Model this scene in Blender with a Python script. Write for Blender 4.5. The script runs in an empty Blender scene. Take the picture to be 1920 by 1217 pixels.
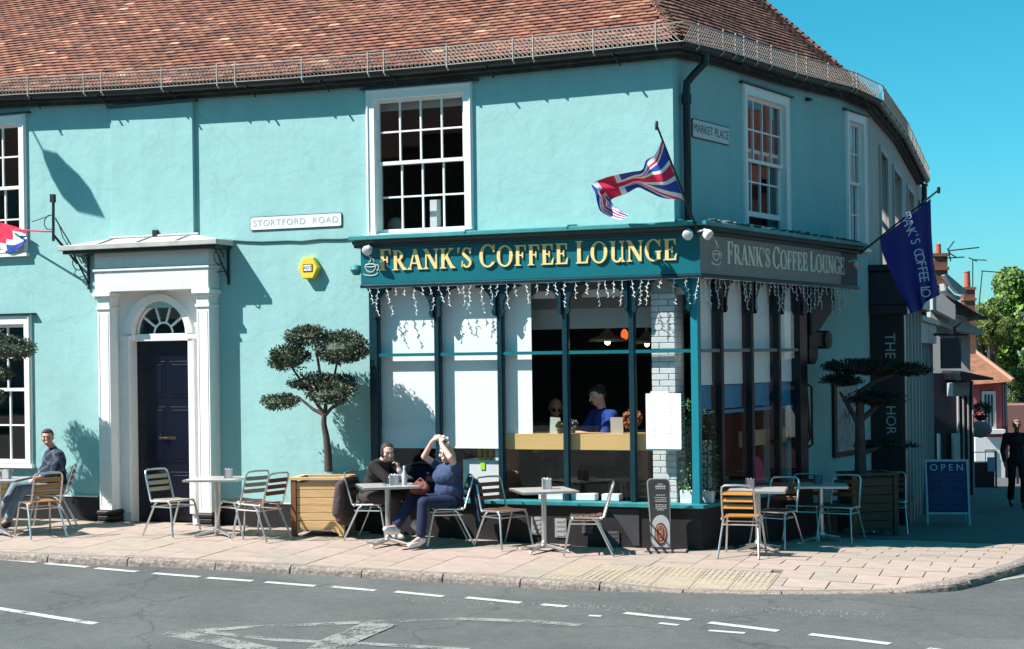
import bpy, bmesh, math, random
from mathutils import Vector, Matrix, noise
R = random.Random(7)
SC = bpy.context.scene
COL = SC.collection
rad = math.radians

# ---------------------------------------------------------------- camera
F_PX, CX0, HY, ROLL = 2900.0, 960.0, 671.5, 0.0132
YAW = rad(21.4)
FWD = Vector((-math.sin(YAW), math.cos(YAW), 0)); RGT = Vector((math.cos(YAW), math.sin(YAW), 0)); UP = Vector((0, 0, 1))
CAMX = RGT*math.cos(ROLL) - UP*math.sin(ROLL); CAMY = RGT*math.sin(ROLL) + UP*math.cos(ROLL)
EYE = FWD*-18.6 - RGT*1.975 + UP*2.36
cam = bpy.data.cameras.new('camera'); camo = bpy.data.objects.new('camera', cam); COL.objects.link(camo)
cam.sensor_width = 36; cam.lens = 36*F_PX/1920; cam.shift_y = (HY-608.5)/1920
cam.clip_start = .3; cam.clip_end = 3000
m = Matrix((CAMX, CAMY, -FWD)).transposed().to_4x4(); m.translation = EYE
camo.matrix_world = m
SC.camera = camo

# ---------------------------------------------------------------- light
AZ, EL = rad(52), rad(48)
SUN = Vector((-math.sin(AZ)*math.cos(EL), -math.cos(AZ)*math.cos(EL), math.sin(EL)))
world = bpy.data.worlds.new('World'); SC.world = world; world.use_nodes = True
wn = world.node_tree; wn.nodes.clear()
sky = wn.nodes.new('ShaderNodeTexSky'); sky.sky_type = 'NISHITA'; sky.sun_disc = False
sky.sun_elevation = EL; sky.sun_rotation = math.atan2(SUN.x, SUN.y); sky.air_density = 1.0; sky.dust_density = .4; sky.ozone_density = 2.0
tint = wn.nodes.new('ShaderNodeMix'); tint.data_type = 'RGBA'; tint.blend_type = 'MULTIPLY'; tint.inputs[0].default_value = 1
wtc = wn.nodes.new('ShaderNodeTexCoord'); wsep = wn.nodes.new('ShaderNodeSeparateXYZ'); wr = wn.nodes.new('ShaderNodeValToRGB')   # deeper blue overhead, paler to the horizon
wr.color_ramp.elements[0].position = 0; wr.color_ramp.elements[0].color = (.46, .90, 1.10, 1); wr.color_ramp.elements[1].position = .5; wr.color_ramp.elements[1].color = (.0, 1.22, 1.14, 1)
e1 = wr.color_ramp.elements.new(.12); e1.color = (.26, 1.06, 1.14, 1)
wn.links.new(wtc.outputs['Generated'], wsep.inputs[0]); wn.links.new(wsep.outputs[2], wr.inputs[0]); wn.links.new(wr.outputs[0], tint.inputs[7])
bg = wn.nodes.new('ShaderNodeBackground'); bg.inputs[1].default_value = .07
wo = wn.nodes.new('ShaderNodeOutputWorld')
wn.links.new(sky.outputs[0], tint.inputs[6]); wn.links.new(tint.outputs[2], bg.inputs[0]); wn.links.new(bg.outputs[0], wo.inputs[0])
sl = bpy.data.lights.new('sun', 'SUN'); sl.energy = 5.0; sl.angle = rad(.5); sl.color = (1, .955, .9)
so = bpy.data.objects.new('sun', sl); COL.objects.link(so)
so.rotation_euler = SUN.to_track_quat('Z', 'Y').to_euler(); so.location = SUN*40
SC.view_settings.view_transform = 'Standard'; SC.view_settings.look = 'None'
SC.view_settings.gamma = 1; SC.view_settings.use_curve_mapping = False; SC.view_settings.exposure = .84
SC.render.engine = 'CYCLES'
SC.cycles.use_denoising = True; SC.cycles.max_bounces = 7; SC.cycles.transparent_max_bounces = 16
SC.cycles.caustics_reflective = False; SC.cycles.caustics_refractive = False

# ---------------------------------------------------------------- where things stand
SIDE_A = rad(12.9)                       # how far the Market Place wall leans from square
SD = Vector((math.sin(SIDE_A), math.cos(SIDE_A), 0)); SN = Vector((math.cos(SIDE_A), -math.sin(SIDE_A), 0))
SIDE_ROT = math.atan2(SD.y, SD.x)
FAR0 = SD*6.2; FAR_D = Vector((-.052, .9986, 0)); FAR_ROT = math.atan2(FAR_D.y, FAR_D.x); FAR_N = Vector((.9986, .052, 0))

def ray(x, y): return (FWD*F_PX + CAMX*(x-CX0) + CAMY*(HY-y))/F_PX
def hit(x, y, n, d):
    q = ray(x, y); return EYE + q*((d-n.dot(EYE))/n.dot(q))
def fp(x, y, Y=0.0): return hit(x, y, Vector((0, 1, 0)), Y)       # point on a plane parallel to the front wall
def fxz(x, y, Y=0.0): p = fp(x, y, Y); return p.x, p.z
def sp(x, y, off=0.0):                                            # (s, z) on a plane parallel to the Market Place wall
    p = hit(x, y, SN, off); return p.dot(SD), p.z
def farp(x, y, off=0.0):
    p = hit(x, y, FAR_N, FAR_N.dot(FAR0)+off); return (p-FAR0).dot(FAR_D), p.z
def deep(x, y, d): return EYE + ray(x, y)*d

def G(X, Y):                                                      # natural ground: falls gently to the right, more down the street
    u = max(0, min(1, (-X-.6)/4.9)); u = u*u*(3-2*u)
    z = .070 - .006*max(X, -9) + .075*u
    if Y < -.2: z += .032*(max(Y, -6)+.2)
    t = min(Y, 45)+1.0
    if t > 0: z -= .056*(math.sqrt(t*t+1.0)-1.0)
    return z
def gp(x, y, dz=0.0):
    q = ray(x, y); lo, hi = 5.0, 140.0
    for _ in range(50):
        mid = (lo+hi)/2; p = EYE+q*mid
        if p.z-G(p.x, p.y)-dz > 0: lo = mid
        else: hi = mid
    return EYE+q*lo

# ---------------------------------------------------------------- materials
def lin(c):
    return tuple(((v/12.92) if v <= .04045 else ((v+.055)/1.055)**2.4) for v in c)
MATS = {}
def mat(name, col, rough=.7, metal=0, var=0, vscale=6, bump=0, bscale=40, spec=.5, coat=0, stretch=(1, 1, 1), detail=6, emis=0, dirt=0, dscale=1.2, dcol=(.08, .07, .06), bump2=0, b2scale=3):
    if name in MATS: return MATS[name]
    M = bpy.data.materials.new(name); M.use_nodes = True; nt = M.node_tree; b = nt.nodes['Principled BSDF']; L = nt.links
    b.inputs['Base Color'].default_value = (*col, 1); b.inputs['Roughness'].default_value = rough; b.inputs['Metallic'].default_value = metal
    b.inputs['Specular IOR Level'].default_value = spec; b.inputs['Coat Weight'].default_value = coat
    if emis: b.inputs['Emission Color'].default_value = (*col, 1); b.inputs['Emission Strength'].default_value = emis
    if var or bump or dirt or bump2:
        tc = nt.nodes.new('ShaderNodeTexCoord'); mp = nt.nodes.new('ShaderNodeMapping'); mp.inputs['Scale'].default_value = stretch
        L.new(tc.outputs['Object'], mp.inputs[0])
        def nz(s, d=detail, r=.6):
            n = nt.nodes.new('ShaderNodeTexNoise'); n.inputs['Scale'].default_value = s; n.inputs['Detail'].default_value = d; n.inputs['Roughness'].default_value = r
            L.new(mp.outputs[0], n.inputs[0]); return n
        last = None
        if var:
            n = nz(vscale); mr = nt.nodes.new('ShaderNodeMapRange'); mr.inputs[1].default_value = .3; mr.inputs[2].default_value = .7
            mr.inputs[3].default_value = 1-var; mr.inputs[4].default_value = 1+var; L.new(n.outputs[0], mr.inputs[0])
            mx = nt.nodes.new('ShaderNodeVectorMath'); mx.operation = 'SCALE'; mx.inputs[0].default_value = col; L.new(mr.outputs[0], mx.inputs['Scale'])
            last = mx.outputs[0]; L.new(last, b.inputs['Base Color'])
        if dirt:
            n = nz(dscale, 8, .7); mr = nt.nodes.new('ShaderNodeMapRange'); mr.inputs[1].default_value = .5; mr.inputs[2].default_value = .78; mr.inputs[4].default_value = dirt
            L.new(n.outputs[0], mr.inputs[0]); mi = nt.nodes.new('ShaderNodeMix'); mi.data_type = 'RGBA'
            L.new(mr.outputs[0], mi.inputs[0]); mi.inputs[6].default_value = (*col, 1); mi.inputs[7].default_value = (*dcol, 1)
            if last: L.new(last, mi.inputs[6])
            L.new(mi.outputs[2], b.inputs['Base Color'])
        nb = None
        for (s, k, dist) in ((bscale, bump, .004), (b2scale, bump2, .03)):
            if k:
                n = nz(s); bp = nt.nodes.new('ShaderNodeBump'); bp.inputs['Strength'].default_value = k; bp.inputs['Distance'].default_value = dist
                L.new(n.outputs[0], bp.inputs['Height'])
                if nb: L.new(nb.outputs[0], bp.inputs['Normal'])
                L.new(bp.outputs[0], b.inputs['Normal']); nb = bp
    MATS[name] = M; return M
def worn(M, keep=.5, scale=9, soft=.08):                         # paint worn through to the asphalt in patches
    nt = M.node_tree; L = nt.links; b = nt.nodes['Principled BSDF']; tc = nt.nodes.new('ShaderNodeTexCoord'); a = None
    for s, w in ((scale, .6), (scale*9, .4)):
        n = nt.nodes.new('ShaderNodeTexNoise'); n.inputs['Scale'].default_value = s; n.inputs['Detail'].default_value = 5; L.new(tc.outputs['Object'], n.inputs[0])
        m_ = nt.nodes.new('ShaderNodeMath'); m_.operation = 'MULTIPLY_ADD'; m_.inputs[1].default_value = w; L.new(n.outputs[0], m_.inputs[0])
        if a: L.new(a.outputs[0], m_.inputs[2])
        else: m_.inputs[2].default_value = 0
        a = m_
    r = nt.nodes.new('ShaderNodeMapRange'); t = .5+(.5-keep)*.28; r.inputs[1].default_value = t-soft*.5; r.inputs[2].default_value = t+soft*.5; L.new(a.outputs[0], r.inputs[0]); L.new(r.outputs[0], b.inputs['Alpha'])
    return M
def glass_mat(name, tintc=(.98, .99, .99), refl=1.0, ior=1.45, rough=.0):
    if name in MATS: return MATS[name]
    M = bpy.data.materials.new(name); M.use_nodes = True; nt = M.node_tree; nt.nodes.clear(); L = nt.links
    t = nt.nodes.new('ShaderNodeBsdfTransparent'); t.inputs[0].default_value = (*tintc, 1)
    g = nt.nodes.new('ShaderNodeBsdfGlossy'); g.inputs['Roughness'].default_value = rough; g.inputs[0].default_value = (refl, refl, refl, 1)
    lw = nt.nodes.new('ShaderNodeLayerWeight'); lw.inputs[0].default_value = .5
    pw = nt.nodes.new('ShaderNodeMath'); pw.operation = 'POWER'; pw.inputs[1].default_value = 5; L.new(lw.outputs['Facing'], pw.inputs[0])
    fr = nt.nodes.new('ShaderNodeMath'); fr.operation = 'MULTIPLY_ADD'; fr.inputs[1].default_value = .92; fr.inputs[2].default_value = .05 if ior < 1.48 else .07; L.new(pw.outputs[0], fr.inputs[0])
    mx = nt.nodes.new('ShaderNodeMixShader'); o = nt.nodes.new('ShaderNodeOutputMaterial')
    L.new(fr.outputs[0], mx.inputs[0]); L.new(t.outputs[0], mx.inputs[1]); L.new(g.outputs[0], mx.inputs[2]); L.new(mx.outputs[0], o.inputs[0])
    MATS[name] = M; return M

teal = mat('teal_render', (.290, .525, .52), .85, var=.05, vscale=2.2, bump=.25, bscale=55, bump2=.45, b2scale=2.6, dirt=.16, dscale=.9, dcol=(.22, .46, .48))
def streaks(M, amt=.16, col=(.16, .33, .34)):                     # rain streaks and hairline cracks
    nt = M.node_tree; b = nt.nodes['Principled BSDF']; L = nt.links; src = b.inputs['Base Color'].links[0].from_socket
    tc = nt.nodes.new('ShaderNodeTexCoord'); mp = nt.nodes.new('ShaderNodeMapping'); mp.inputs['Scale'].default_value = (5.5, 5.5, .35); L.new(tc.outputs['Object'], mp.inputs[0])
    n = nt.nodes.new('ShaderNodeTexNoise'); n.inputs['Scale'].default_value = 1.0; n.inputs['Detail'].default_value = 7; L.new(mp.outputs[0], n.inputs[0])
    r = nt.nodes.new('ShaderNodeMapRange'); r.inputs[1].default_value = .52; r.inputs[2].default_value = .75; r.inputs[4].default_value = amt; L.new(n.outputs[0], r.inputs[0])
    m1 = nt.nodes.new('ShaderNodeMix'); m1.data_type = 'RGBA'; L.new(r.outputs[0], m1.inputs[0]); L.new(src, m1.inputs[6]); m1.inputs[7].default_value = (*col, 1)
    n2 = nt.nodes.new('ShaderNodeTexNoise'); n2.inputs['Scale'].default_value = 1.3; n2.inputs['Detail'].default_value = 4; L.new(tc.outputs['Object'], n2.inputs[0])
    add = nt.nodes.new('ShaderNodeVectorMath'); add.operation = 'ADD'; L.new(tc.outputs['Object'], add.inputs[0]); L.new(n2.outputs['Color'], add.inputs[1])
    v = nt.nodes.new('ShaderNodeTexVoronoi'); v.feature = 'DISTANCE_TO_EDGE'; v.inputs['Scale'].default_value = .55; L.new(add.outputs[0], v.inputs['Vector'])
    r2 = nt.nodes.new('ShaderNodeMapRange'); r2.inputs[1].default_value = 0; r2.inputs[2].default_value = .012; r2.inputs[3].default_value = .22; r2.inputs[4].default_value = 0; L.new(v.outputs['Distance'], r2.inputs[0])
    m2 = nt.nodes.new('ShaderNodeMix'); m2.data_type = 'RGBA'; L.new(r2.outputs[0], m2.inputs[0]); L.new(m1.outputs[2], m2.inputs[6]); m2.inputs[7].default_value = (*col, 1); L.new(m2.outputs[2], b.inputs['Base Color'])
streaks(teal)
white = mat('white_gloss_paint', (.86, .84, .82), .35, var=.03, vscale=9, bump=.08, bscale=30)
oldwhite = mat('weathered_white_paint', (.74, .72, .70), .5, var=.06, vscale=7, dirt=.25, dscale=5, dcol=(.4, .39, .37))
black = mat('black_paint', (.010, .010, .012), .45, var=.3, vscale=8, bump=.2, bscale=30)
blackplinth = mat('black_plinth_paint', (.009, .007, .009), .6, var=.4, vscale=5, bump=.4, bscale=30, dirt=.25, dscale=4, dcol=(.04, .034, .034))
shopteal = mat('dark_teal_shop_paint', (.004, .135, .165), .35, var=.06, vscale=4, bump=.06, bscale=20)
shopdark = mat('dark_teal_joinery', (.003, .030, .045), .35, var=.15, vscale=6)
greyboard = mat('faded_grey_board', (.22, .22, .20), .45, var=.1, vscale=5, dirt=.2, dscale=3, dcol=(.27, .27, .25))  # teal board greyed, sky glare put into the colour
gold = mat('cream_gold_paint', (.85, .60, .25), .5, var=.08, vscale=14)
glaregold = mat('dull_cream_paint', (.78, .74, .62), .6, var=.1, vscale=20)  # gold letters paled, the same glare put into the colour
lead = mat('lead_sheet', (.46, .44, .41), .55, var=.2, vscale=5, bump=.2, bscale=18, dirt=.4, dscale=6, dcol=(.5, .48, .43))
navy = mat('navy_door_paint', (.0008, .002, .013), .3, var=.1, vscale=4)
gutterm = mat('black_gutter', (.012, .013, .014), .4, var=.3, vscale=5, dirt=.2, dscale=3, dcol=(.06, .055, .05))
galv = mat('galvanised_wire', (.48, .42, .37), .45, metal=.35, var=.15, vscale=9)
iron = mat('wrought_iron', (.012, .012, .013), .5)
alu = mat('brushed_aluminium', (.62, .60, .59), .3, metal=.85, var=.05, vscale=20)
aluw = mat('pale_aluminium_top', (.66, .60, .56), .38, metal=.45, var=.06, vscale=12)
wood_o = mat('orange_varnished_slat', (.52, .22, .045), .4, var=.14, vscale=10, stretch=(1, 8, 8))
wood_p = mat('weathered_pale_slat', (.42, .38, .29), .6, var=.14, vscale=10, stretch=(1, 8, 8))  # same wood, paled to carry shade and overexposure
wood_r = mat('red_brown_slat', (.20, .032, .015), .45, var=.15, vscale=10, stretch=(1, 8, 8))  # same wood, backlit shade put into the colour
wood_b = mat('brown_slat', (.16, .075, .04), .5, var=.18, vscale=10, stretch=(1, 8, 8))  # same wood, browned to carry shade
pine = mat('pine_board', (.66, .42, .20), .6, var=.16, vscale=4, stretch=(1, 1, 9), bump=.15, bscale=25, dirt=.25, dscale=9, dcol=(.3, .13, .04))
pine_d = mat('stained_post', (.22, .07, .03), .6, var=.2, vscale=6)  # darker red-brown, used for the left corner posts
soil = mat('soil', (.03, .02, .015), .95, bump=1, bscale=40)
bark = mat('olive_bark', (.075, .055, .05), .9, var=.35, vscale=18, stretch=(1, 1, .25), bump=.8, bscale=30)
room = mat('dark_room_wall', (.065, .05, .05), .9, var=.2, vscale=2)
roomfloor = mat('dark_wood_floor', (.05, .033, .024), .5, var=.2, vscale=3)
ceil = mat('cafe_ceiling', (.30, .30, .29), .9)
blindm = mat('white_roller_blind', (.90, .92, .91), .9, var=.015, vscale=3)
glass = glass_mat('window_glass')
glass_up = glass_mat('old_sash_glass', (.90, .92, .92), 1, 1.5, .02)
tactile = mat('buff_tactile_paving', (.385, .31, .235), .85, var=.15, vscale=5, bump=.3, bscale=60, dirt=.5, dscale=3, dcol=(.34, .27, .18))
joint = mat('paving_joint_sand', (.13, .10, .085), .95, var=.2, vscale=8)
slabs = [mat('paving_slab_%s' % n, c, .9, var=.16, vscale=5, bump=.35, bscale=70, dirt=.5, dscale=2.5, dcol=(.26, .19, .165)) for n, c in
         (('pink', (.40, .30, .25)), ('rose', (.42, .315, .27)), ('buff', (.385, .305, .245)), ('grey', (.35, .285, .24)))]
granite = mat('granite_kerb', (.27, .22, .19), .9, var=.5, vscale=26, bump=1, bscale=38, dirt=.5, dscale=9, dcol=(.10, .085, .08), bump2=.6, b2scale=9)
paint_w = mat('road_paint', (.50, .49, .47), .7, var=.12, vscale=20, dirt=.45, dscale=12, dcol=(.28, .27, .26))
worn(paint_w, .86, 6)
tiles = [mat('clay_tile_%s' % n, c, .85, var=.22, vscale=9, bump=.4, bscale=45, dirt=.35, dscale=5, dcol=(.12, .07, .05)) for n, c in
         (('red', (.275, .105, .070)), ('orange', (.325, .138, .086)), ('brown', (.20, .082, .058)), ('plum', (.15, .064, .052)),
          ('pink', (.48, .22, .145)), ('tan', (.32, .16, .095)), ('dull', (.235, .105, .074)), ('pale', (.60, .33, .22)))]
leaf_o = mat('olive_leaf', (.045, .062, .034), .6, var=.4, vscale=8)
leaf_o2 = mat('olive_leaf_light', (.11, .13, .085), .6, var=.4, vscale=8)
leaf_o3 = mat('olive_leaf_bright', (.17, .19, .12), .6, var=.3, vscale=8)
leaf_d = mat('dark_leaf', (.010, .014, .010), .7)  # near-black leaf, shade put into its colour
fabric_white = mat('white_plastic', (.75, .75, .76), .5)

# ---------------------------------------------------------------- mesh builder
class MB:
    def __init__(s): s.v = []; s.f = []; s.m = []; s.M = None
    def add(s, vs, fs, mi=0):
        o = len(s.v)
        if s.M is not None: vs = [s.M @ Vector(p) for p in vs]
        s.v += [tuple(p) for p in vs]
        for f in fs: s.f.append(tuple(o+i for i in f)); s.m.append(mi)
        return s
    def box(s, x0, x1, y0, y1, z0, z1, mi=0):
        if x0 > x1: x0, x1 = x1, x0
        if y0 > y1: y0, y1 = y1, y0
        if z0 > z1: z0, z1 = z1, z0
        return s.add([(x0, y0, z0), (x1, y0, z0), (x1, y1, z0), (x0, y1, z0), (x0, y0, z1), (x1, y0, z1), (x1, y1, z1), (x0, y1, z1)],
                     [(0, 3, 2, 1), (4, 5, 6, 7), (0, 1, 5, 4), (1, 2, 6, 5), (2, 3, 7, 6), (3, 0, 4, 7)], mi)
    def bar(s, a, b, w, h, mi=0, up=None):
        a = Vector(a); b = Vector(b); d = (b-a).normalized(); u = Vector(up) if up else (UP if abs(d.z) < .95 else Vector((0, 1, 0)))
        x = d.cross(u).normalized(); y = x.cross(d).normalized(); vs = []
        for p in (a, b):
            for (i, j) in ((-1, -1), (1, -1), (1, 1), (-1, 1)): vs.append(p+x*(i*w/2)+y*(j*h/2))
        return s.add(vs, [(0, 1, 2, 3), (7, 6, 5, 4), (0, 4, 5, 1), (1, 5, 6, 2), (2, 6, 7, 3), (3, 7, 4, 0)], mi)
    def tube(s, pts, r, n=8, mi=0, caps=True, closed=False):
        pts = [Vector(p) for p in pts]; N = len(pts); rs = r if isinstance(r, (list, tuple)) else [r]*N
        vs = []; prev = None
        for i, p in enumerate(pts):
            if closed: d = pts[(i+1) % N]-pts[i-1]
            else: d = pts[min(i+1, N-1)]-pts[max(i-1, 0)]
            d.normalize()
            if prev is None: u = d.orthogonal().normalized()
            else: u = (prev-d*prev.dot(d)).normalized()
            prev = u; w = d.cross(u)
            for k in range(n):
                a = 2*math.pi*k/n; vs.append(p+(u*math.cos(a)+w*math.sin(a))*rs[i])
        fs = []
        for i in range(N if closed else N-1):
            j = (i+1) % N
            for k in range(n):
                l = (k+1) % n; fs.append((i*n+k, i*n+l, j*n+l, j*n+k))
        if caps and not closed: fs += [tuple(range(n-1, -1, -1)), tuple((N-1)*n+k for k in range(n))]
        return s.add(vs, fs, mi)
    def lathe(s, c, prof, n=16, mi=0, axis='z'):
        c = Vector(c); vs = []
        for (r, h) in prof:
            for k in range(n):
                a = 2*math.pi*k/n
                o = {'z': (r*math.cos(a), r*math.sin(a), h), 'y': (r*math.cos(a), h, -r*math.sin(a)), 'x': (h, r*math.cos(a), r*math.sin(a))}[axis]
                vs.append(c+Vector(o))
        fs = [(i*n+k, i*n+(k+1) % n, (i+1)*n+(k+1) % n, (i+1)*n+k) for i in range(len(prof)-1) for k in range(n)]
        fs += [tuple(range(n-1, -1, -1)), tuple((len(prof)-1)*n+k for k in range(n))]
        return s.add(vs, fs, mi)
    def prism(s, poly, y0, y1, mi=0):                              # poly in x,z extruded along y (y0 is the outer face)
        n = len(poly); vs = [(x, y0, z) for x, z in poly]+[(x, y1, z) for x, z in poly]
        fs = [tuple(range(n)), tuple(range(2*n-1, n-1, -1))]+[(i, n+i, n+(i+1) % n, (i+1) % n) for i in range(n)]
        return s.add(vs, fs, mi)
    def slab(s, poly, t, mi=0):                                    # poly of 3D points, thickness t down
        n = len(poly); vs = [tuple(p) for p in poly]+[(p[0], p[1], p[2]-t) for p in poly]
        fs = [tuple(range(n)), tuple(range(2*n-1, n-1, -1))]+[(i, n+i, n+(i+1) % n, (i+1) % n) for i in range(n)]
        return s.add(vs, fs, mi)
    def ell(s, c, r, mi=0, nu=12, nv=8, rot=None):
        c = Vector(c); vs = []; r = r if isinstance(r, (tuple, list)) else (r, r, r)
        for j in range(1, nv):
            t = math.pi*j/nv
            for i in range(nu):
                a = 2*math.pi*i/nu; p = Vector((r[0]*math.sin(t)*math.cos(a), r[1]*math.sin(t)*math.sin(a), r[2]*math.cos(t)))
                vs.append(c+(rot @ p if rot else p))
        a = Vector((0, 0, r[2])); vs += [c+(rot @ a if rot else a), c-(rot @ a if rot else a)]
        T = (nv-1)*nu; fs = []
        for j in range(nv-2):
            for i in range(nu):
                k = (i+1) % nu; fs.append((j*nu+i, (j+1)*nu+i, (j+1)*nu+k, j*nu+k))
        for i in range(nu):
            k = (i+1) % nu; fs.append((T, i, k)); fs.append((T+1, (nv-2)*nu+k, (nv-2)*nu+i))
        return s.add(vs, fs, mi)
    def mesh(s, name, mats, smooth=False, bevel=0):
        me = bpy.data.meshes.new(name); me.from_pydata(s.v, [], s.f)
        for M_ in (mats if isinstance(mats, (list, tuple)) else [mats]): me.materials.append(M_)
        if any(s.m): me.polygons.foreach_set('material_index', s.m)
        if smooth: me.polygons.foreach_set('use_smooth', [True]*len(me.polygons))
        me.update()
        bm = bmesh.new(); bm.from_mesh(me); bmesh.ops.recalc_face_normals(bm, faces=bm.faces)
        if smooth:
            for e in bm.edges:
                if len(e.link_faces) == 2 and e.calc_face_angle(0) > rad(38): e.smooth = False
        bm.to_mesh(me); bm.free()
        return me
    def build(s, name, mats, parent=None, smooth=False, bevel=0, loc=None, rotz=None, kind=None, label=None):
        o = bpy.data.objects.new(name, s.mesh(name, mats, smooth)); COL.objects.link(o)
        if parent: o.parent = parent
        if loc is not None: o.location = loc
        if rotz is not None: o.rotation_euler = (0, 0, rotz)
        if bevel:
            b = o.modifiers.new('bevel', 'BEVEL'); b.width = bevel; b.segments = 1; b.limit_method = 'ANGLE'
        if kind: o['kind'] = kind
        if label: o['label'] = label
        return o
def inst(o, parent=None, loc=None, rot=None, mesh=None):
    c = o.copy()
    if mesh: c.data = mesh
    COL.objects.link(c)
    if parent is not None: c.parent = parent
    if loc is not None: c.location = loc
    if rot is not None: c.rotation_euler = rot
    return c
def copy_tree(o, parent=None):
    c = o.copy(); COL.objects.link(c); c.parent = parent
    for ch in list(o.children): copy_tree(ch, c)
    return c
def tag(o, label, cat, group=None):
    o['label'] = label; o['category'] = cat
    if group: o['group'] = group
    return o
def thing(name, label, cat, loc=(0, 0, 0), rotz=0, group=None):
    o = bpy.data.objects.new(name, None); COL.objects.link(o); o.location = loc; o.rotation_euler = (0, 0, rotz)
    o.empty_display_size = .1
    return tag(o, label, cat, group)
def head_rot(a, b):                                               # heading: a to the camera's right, b away from it; object +y faces there
    d = RGT*a + FWD*b; return math.atan2(d.y, d.x)-math.pi/2
def text_obj(body, size, M_, parent, loc, rot, name='lettering', depth=.001, align='CENTER', sx=1.0, space=1.0):
    c = bpy.data.curves.new(name, 'FONT'); c.body = body; c.size = size; c.extrude = depth; c.align_x = align; c.align_y = 'CENTER'; c.space_character = space
    c.materials.append(M_); o = bpy.data.objects.new(name, c); COL.objects.link(o); o.parent = parent; o.location = loc; o.rotation_euler = rot; o.scale = (sx, 1, 1)
    return o

# ================================================================ ground, road, pavement, kerb
RD = .085
KP = [(0, 1037, 0), (180, 1045, 0), (474, 1058, 0), (647, 1067, 0), (863, 1079, 0), (1061, 1091, 0), (1262, 1107, -.06), (1411, 1112, -.07), (1545, 1112, -.07), (1640, 1109, -.06),
      (1707, 1105, -.04), (1789, 1093, 0), (1851, 1078, 0), (1920, 1057, 0)]
KERB = [gp(*k) for k in KP]
KERB = [Vector((-40, KERB[0].y-.1, 0)), Vector((-14, KERB[0].y-.05, 0))]+KERB+[Vector((4.15, 1.6, 0)), Vector((4.3, 4, 0)), Vector((4.4, 9, 0)), Vector((4.5, 20, 0)), Vector((4.6, 60, 0))]
KERB = [Vector((p.x, p.y, 0)) for p in KERB]
print('KERB', [(round(p.x, 2), round(p.y, 2)) for p in KERB])
def kdist(X, Y):
    best = 99
    for a, b in zip(KERB, KERB[1:]):
        d = b-a; t = max(0, min(1, ((X-a.x)*d.x+(Y-a.y)*d.y)/d.length_squared)); q = a+d*t
        best = min(best, math.hypot(X-q.x, Y-q.y))
    return best
def sm(a, b, x):
    t = max(0, min(1, (x-a)/(b-a))); return t*t*(3-2*t)
def H(X, Y):                                                       # pavement surface, with the dropped crossing at the corner
    z = G(X, Y)
    if -.2 < X < 3.6 and Y < 0:
        w = sm(-.4, .7, X)*(1-sm(2.6, 3.3, X))
        if w > 0: z -= .070*w*(1-sm(0, 1.1, kdist(X, Y)))
    return z
def strips(lo, hi, step):
    n = max(1, int(round((hi-lo)/step))); return [lo+(hi-lo)*i/n for i in range(n+1)]
xs = [-420, -200, -90, -50]+strips(-30, 14, .8)+[20, 35, 60, 120, 300]
ys = [-80, -40, -20]+strips(-12, 16, .8)+[20, 26, 34, 45, 60, 100, 200, 450]
def grid(fn, xs, ys):
    b = MB(); b.v = [(x, y, fn(x, y)) for y in ys for x in xs]; n = len(xs)
    b.f = [(j*n+i, j*n+i+1, (j+1)*n+i+1, (j+1)*n+i) for j in range(len(ys)-1) for i in range(n-1)]; b.m = [0]*len(b.f); return b
asph = bpy.data.materials.new('asphalt'); asph.use_nodes = True
nt = asph.node_tree; pb = nt.nodes['Principled BSDF']; pb.inputs['Roughness'].default_value = .88
tc = nt.nodes.new('ShaderNodeTexCoord')
def N_(t, **k):
    n = nt.nodes.new(t)
    for a, v in k.items(): n.inputs[a].default_value = v
    return n
n1 = N_('ShaderNodeTexNoise', Scale=95., Detail=5.); n2 = N_('ShaderNodeTexNoise', Scale=.9, Detail=6.); n3 = N_('ShaderNodeTexNoise', Scale=9., Detail=6.)
vo = N_('ShaderNodeTexVoronoi', Scale=80.)
for n in (n1, n2, n3, vo): nt.links.new(tc.outputs['Object'], n.inputs['Vector'])
cr = nt.nodes.new('ShaderNodeValToRGB'); cr.color_ramp.elements[0].position = .36; cr.color_ramp.elements[0].color = (.070, .073, .072, 1); cr.color_ramp.elements[1].position = .66; cr.color_ramp.elements[1].color = (.155, .156, .150, 1)
ad = nt.nodes.new('ShaderNodeMath'); ad.operation = 'MULTIPLY_ADD'; ad.inputs[1].default_value = .5
ad2 = nt.nodes.new('ShaderNodeMath'); ad2.operation = 'MULTIPLY_ADD'; ad2.inputs[1].default_value = .3
ad3 = nt.nodes.new('ShaderNodeMath'); ad3.operation = 'MULTIPLY'; ad3.inputs[1].default_value = .2
nt.links.new(n3.outputs[0], ad3.inputs[0]); nt.links.new(n1.outputs[0], ad.inputs[0]); nt.links.new(ad3.outputs[0], ad.inputs[2])
nt.links.new(n2.outputs[0], ad2.inputs[0]); nt.links.new(ad.outputs[0], ad2.inputs[2]); nt.links.new(ad2.outputs[0], cr.inputs[0]); 
nz_ = N_('ShaderNodeTexNoise', Scale=1.6, Detail=5.); nt.links.new(tc.outputs['Object'], nz_.inputs['Vector']); av = nt.nodes.new('ShaderNodeVectorMath'); av.operation = 'ADD'; nt.links.new(tc.outputs['Object'], av.inputs[0]); nt.links.new(nz_.outputs['Color'], av.inputs[1])
vc = N_('ShaderNodeTexVoronoi', Scale=.33); vc.feature = 'DISTANCE_TO_EDGE'; nt.links.new(av.outputs[0], vc.inputs['Vector']); rc = nt.nodes.new('ShaderNodeMapRange'); rc.inputs[1].default_value = .0; rc.inputs[2].default_value = .010; rc.inputs[3].default_value = .45; rc.inputs[4].default_value = 0; nt.links.new(vc.outputs['Distance'], rc.inputs[0])
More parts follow.
